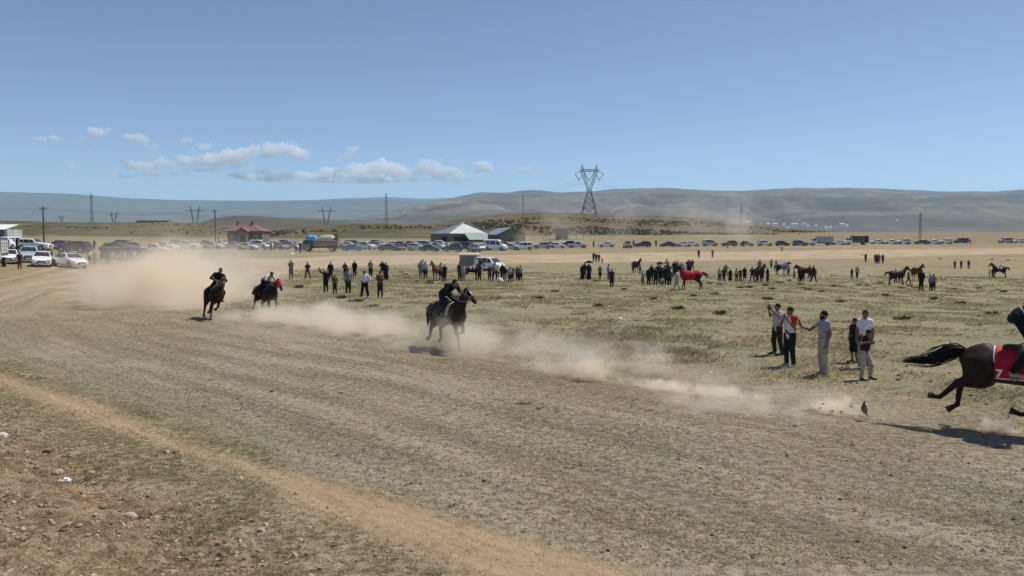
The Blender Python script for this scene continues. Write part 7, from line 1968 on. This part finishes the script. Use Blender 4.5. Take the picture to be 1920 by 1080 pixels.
dust('wide thin veil of dust between the second and third galloping horses', (-6.0, 31.0, .2), (9.5, 3.4, 1.1), .28, A, .3)
dust('thin veil of dust along the track edge right of the third horse', (2.6, 22.4, .2), (4.6, 1.4, .75), .5, A, .6)
dust('thin dust over the hoof prints leading to the flying clod', (6.0, 18.0, .1), (4.0, 1.1, .5), .5, A, .8)
dust('thin dust drifting over the far road behind the onlookers', (-24, 112, 1.2), (26, 14, 3.2), .022, .2, .1)
g_ = gp(452, 600)
dust('low dust between the first and second galloping horses', (g_.x, g_.y, g_.z + .1), (3.4, 1.1, .5), .8, A, .6)
def puff(label, px, row, r, dens, ns=2.2, up=.3):
    p = gp(px, row); dust(label, (p.x, p.y, p.z + r[2] * up), r, dens, A, ns, core=.1)
puff('small bright puff of dust on the inner edge of the track', 1104, 712, (.85, .5, .7), 3.0)
puff('flat streak of dust right of the bright puff', 1240, 731, (1.3, .45, .2), 5.0)
puff('flat streak of dust in the middle of the track edge', 1330, 741, (1.5, .5, .22), 4.0)
puff('thin dust drifting over the track between the two streaks and the flying clod', 1360, 775, (2.6, 1.0, .55), .8, 1.2)
puff('thin dust left of the bright puff', 1040, 700, (1.6, .8, .5), .8, 1.4)
puff('burst of earth and dust kicked up behind the leading horse', 1565, 776, (.62, .35, .30), 8.0, 4.0)
puff('thin dust along the hoof prints of the leading horse', 1660, 792, (1.6, .8, .3), .45, 7.0)
puff('dust under the front hoof of the leading horse', 1868, 812, (.42, .3, .24), 9.0, 4.0, .4)
for px, Y, r, d, lab in [(1340, 300, (16, 10, 24), .005, 'very thin dust rising high over the road towards the mountains'), (1045, 240, (6, 8, 8), .022, 'dust rising in front of the open shelter, left column'), (1085, 245, (8, 8, 6), .014, 'dust rising in front of the open shelter, right column'), (1160, 262, (7, 8, 11), .018, 'dust rising before the brown hill right of the pylon'), (1300, 262, (20, 10, 12), .014, 'thin dust over the road left of the slim mast'), (1395, 270, (10, 9, 13), .018, 'dust rising round the foot of the slim mast'), (985, 225, (6, 8, 3.5), .03, 'dust beside the gabled shed')]:
    p = at(px, Y); dust(lab, (p.x, p.y, p.z + r[2] * .45), r, d * 1.6, 0, .09, col=(.95, .87, .76))
# ------------------------------------------------------------------ clouds, far beyond the mountains and above the haze
def cloud(label, blobs, dens=.0028, dist=38000.0, seed=1, er=1.0):
    t = NT('cloud'); v = t.n('VolumePrincipled'); v.inputs['Color'].default_value = (1, 1, 1, 1); v.inputs['Density'].default_value = dens; v.inputs['Anisotropy'].default_value = .0
    t.l(v.outputs[0], t.out.inputs['Volume'])
    k = dist / F; P = []
    c0 = sky_pt(np.mean([b[0] for b in blobs]), np.mean([b[1] for b in blobs]), dist)
    for px, row, w, h in blobs:
        p = sky_pt(px, row, dist) - c0; P.append(ell(np.array(p) / k, (w, max(h, w * .5), h), k=max(3.0, h * .6)))
    rn = np.random.default_rng(seed); o = rn.uniform(0, 60, 3)
    def nz(X, Y, Z):
        a = fbm((X + .7 * Y) * .2 + o[0], (Z + .5 * Y) * .26 + o[1], 5, seed) - .5
        b = fbm((X - .5 * Y) * .07 + o[2], Z * .1 + o[0], 3, seed + 20) - .5
        c = fbm((X + .3 * Y) * .6 + o[1], Z * .7 + o[2], 3, seed + 40) - .5
        return (a * 14.0 + b * 15.0 + c * 5.0 + 1.4) * er
    V, Q = surf(P, 1.35, noise=nz)
    o_ = obj('cloud', mesh_np('cloud', V * k, Q, t.m, True), loc=c0); tag(o_, label, None, None, 'stuff')
cloud('small flat white cloud at far left', [(80, 261, 13, 4), (98, 259, 18, 5), (108, 260, 10, 3)], seed=1, er=.55)
cloud('puffy white cloud second from the left', [(160, 258, 13, 7), (178, 249, 16, 8), (192, 246, 12, 6), (168, 268, 8, 6)], seed=2, er=.95)
cloud('white cloud third from the left', [(248, 257, 14, 6), (265, 259, 17, 9), (275, 266, 10, 6), (290, 274, 5, 5)], seed=3, er=.95)
cloud('wispy cloud above the long bank', [(348, 265, 13, 6), (358, 280, 10, 6), (382, 271, 13, 8)], .002, seed=4, er=.95)
cloud('long bank of cloud with a bright right end', [(250, 310, 26, 9), (282, 326, 22, 8), (310, 308, 34, 9), (360, 302, 36, 11), (400, 298, 34, 11), (440, 294, 28, 14), (470, 284, 26, 13), (505, 284, 30, 15), (535, 277, 22, 11), (560, 287, 24, 9)], .0028, seed=5, er=1.15)
cloud('faint pale wisp at left below the small clouds', [(132, 312, 9, 9), (142, 320, 7, 5)], .0014, seed=6, er=.6)
cloud('faint double wisp above the long low bank', [(664, 280, 12, 6), (655, 292, 11, 6), (642, 299, 8, 4)], .002, seed=7, er=.6)
cloud('long low bank of cloud in the middle of the sky', [(455, 328, 32, 5), (510, 330, 36, 6), (570, 328, 36, 8), (620, 322, 34, 10), (668, 319, 30, 14), (715, 313, 34, 16), (745, 320, 28, 12), (795, 316, 32, 15), (830, 322, 26, 13), (858, 332, 22, 9), (690, 332, 70, 8)], .0028, seed=8, er=1.15)
cloud('rounded white cloud right of the long low bank', [(907, 310, 17, 12), (920, 317, 12, 7), (896, 316, 9, 7)], seed=9, er=.95)
cloud('pair of thin clouds left of the pylon', [(950, 316, 11, 6), (985, 318, 16, 6), (1000, 323, 12, 5)], .0022, seed=10, er=.6)
cloud('thin flat streaks of cloud under the bright ended bank', [(200, 320, 26, 4), (245, 331, 34, 4), (310, 326, 44, 4), (390, 318, 46, 5), (450, 310, 40, 5)], .0011, seed=12, er=.5)
cloud('thin flat streaks of cloud under the long low bank', [(500, 337, 44, 3), (590, 338, 56, 4), (690, 340, 60, 4), (790, 338, 50, 4), (860, 338, 26, 4)], .0011, seed=13, er=.5)
# ------------------------------------------------------------------ air
def haze_box():
    t = NT('haze_air')
    v = t.n('VolumePrincipled')
    v.inputs['Color'].default_value = (.46, .74, .97, 1)
    v.inputs['Density'].default_value = 5.0e-5
    v.inputs['Anisotropy'].default_value = .1
    t.l(v.outputs[0], t.out.inputs['Volume'])
    mb = MB(); mb.box((0, 9000, 420), (44000, 23000, 1160))
    tag(obj('haze', mb.mesh('haze', t.m)), 'pale blue summer haze filling the air over the plain', None, None, 'stuff')
haze_box()
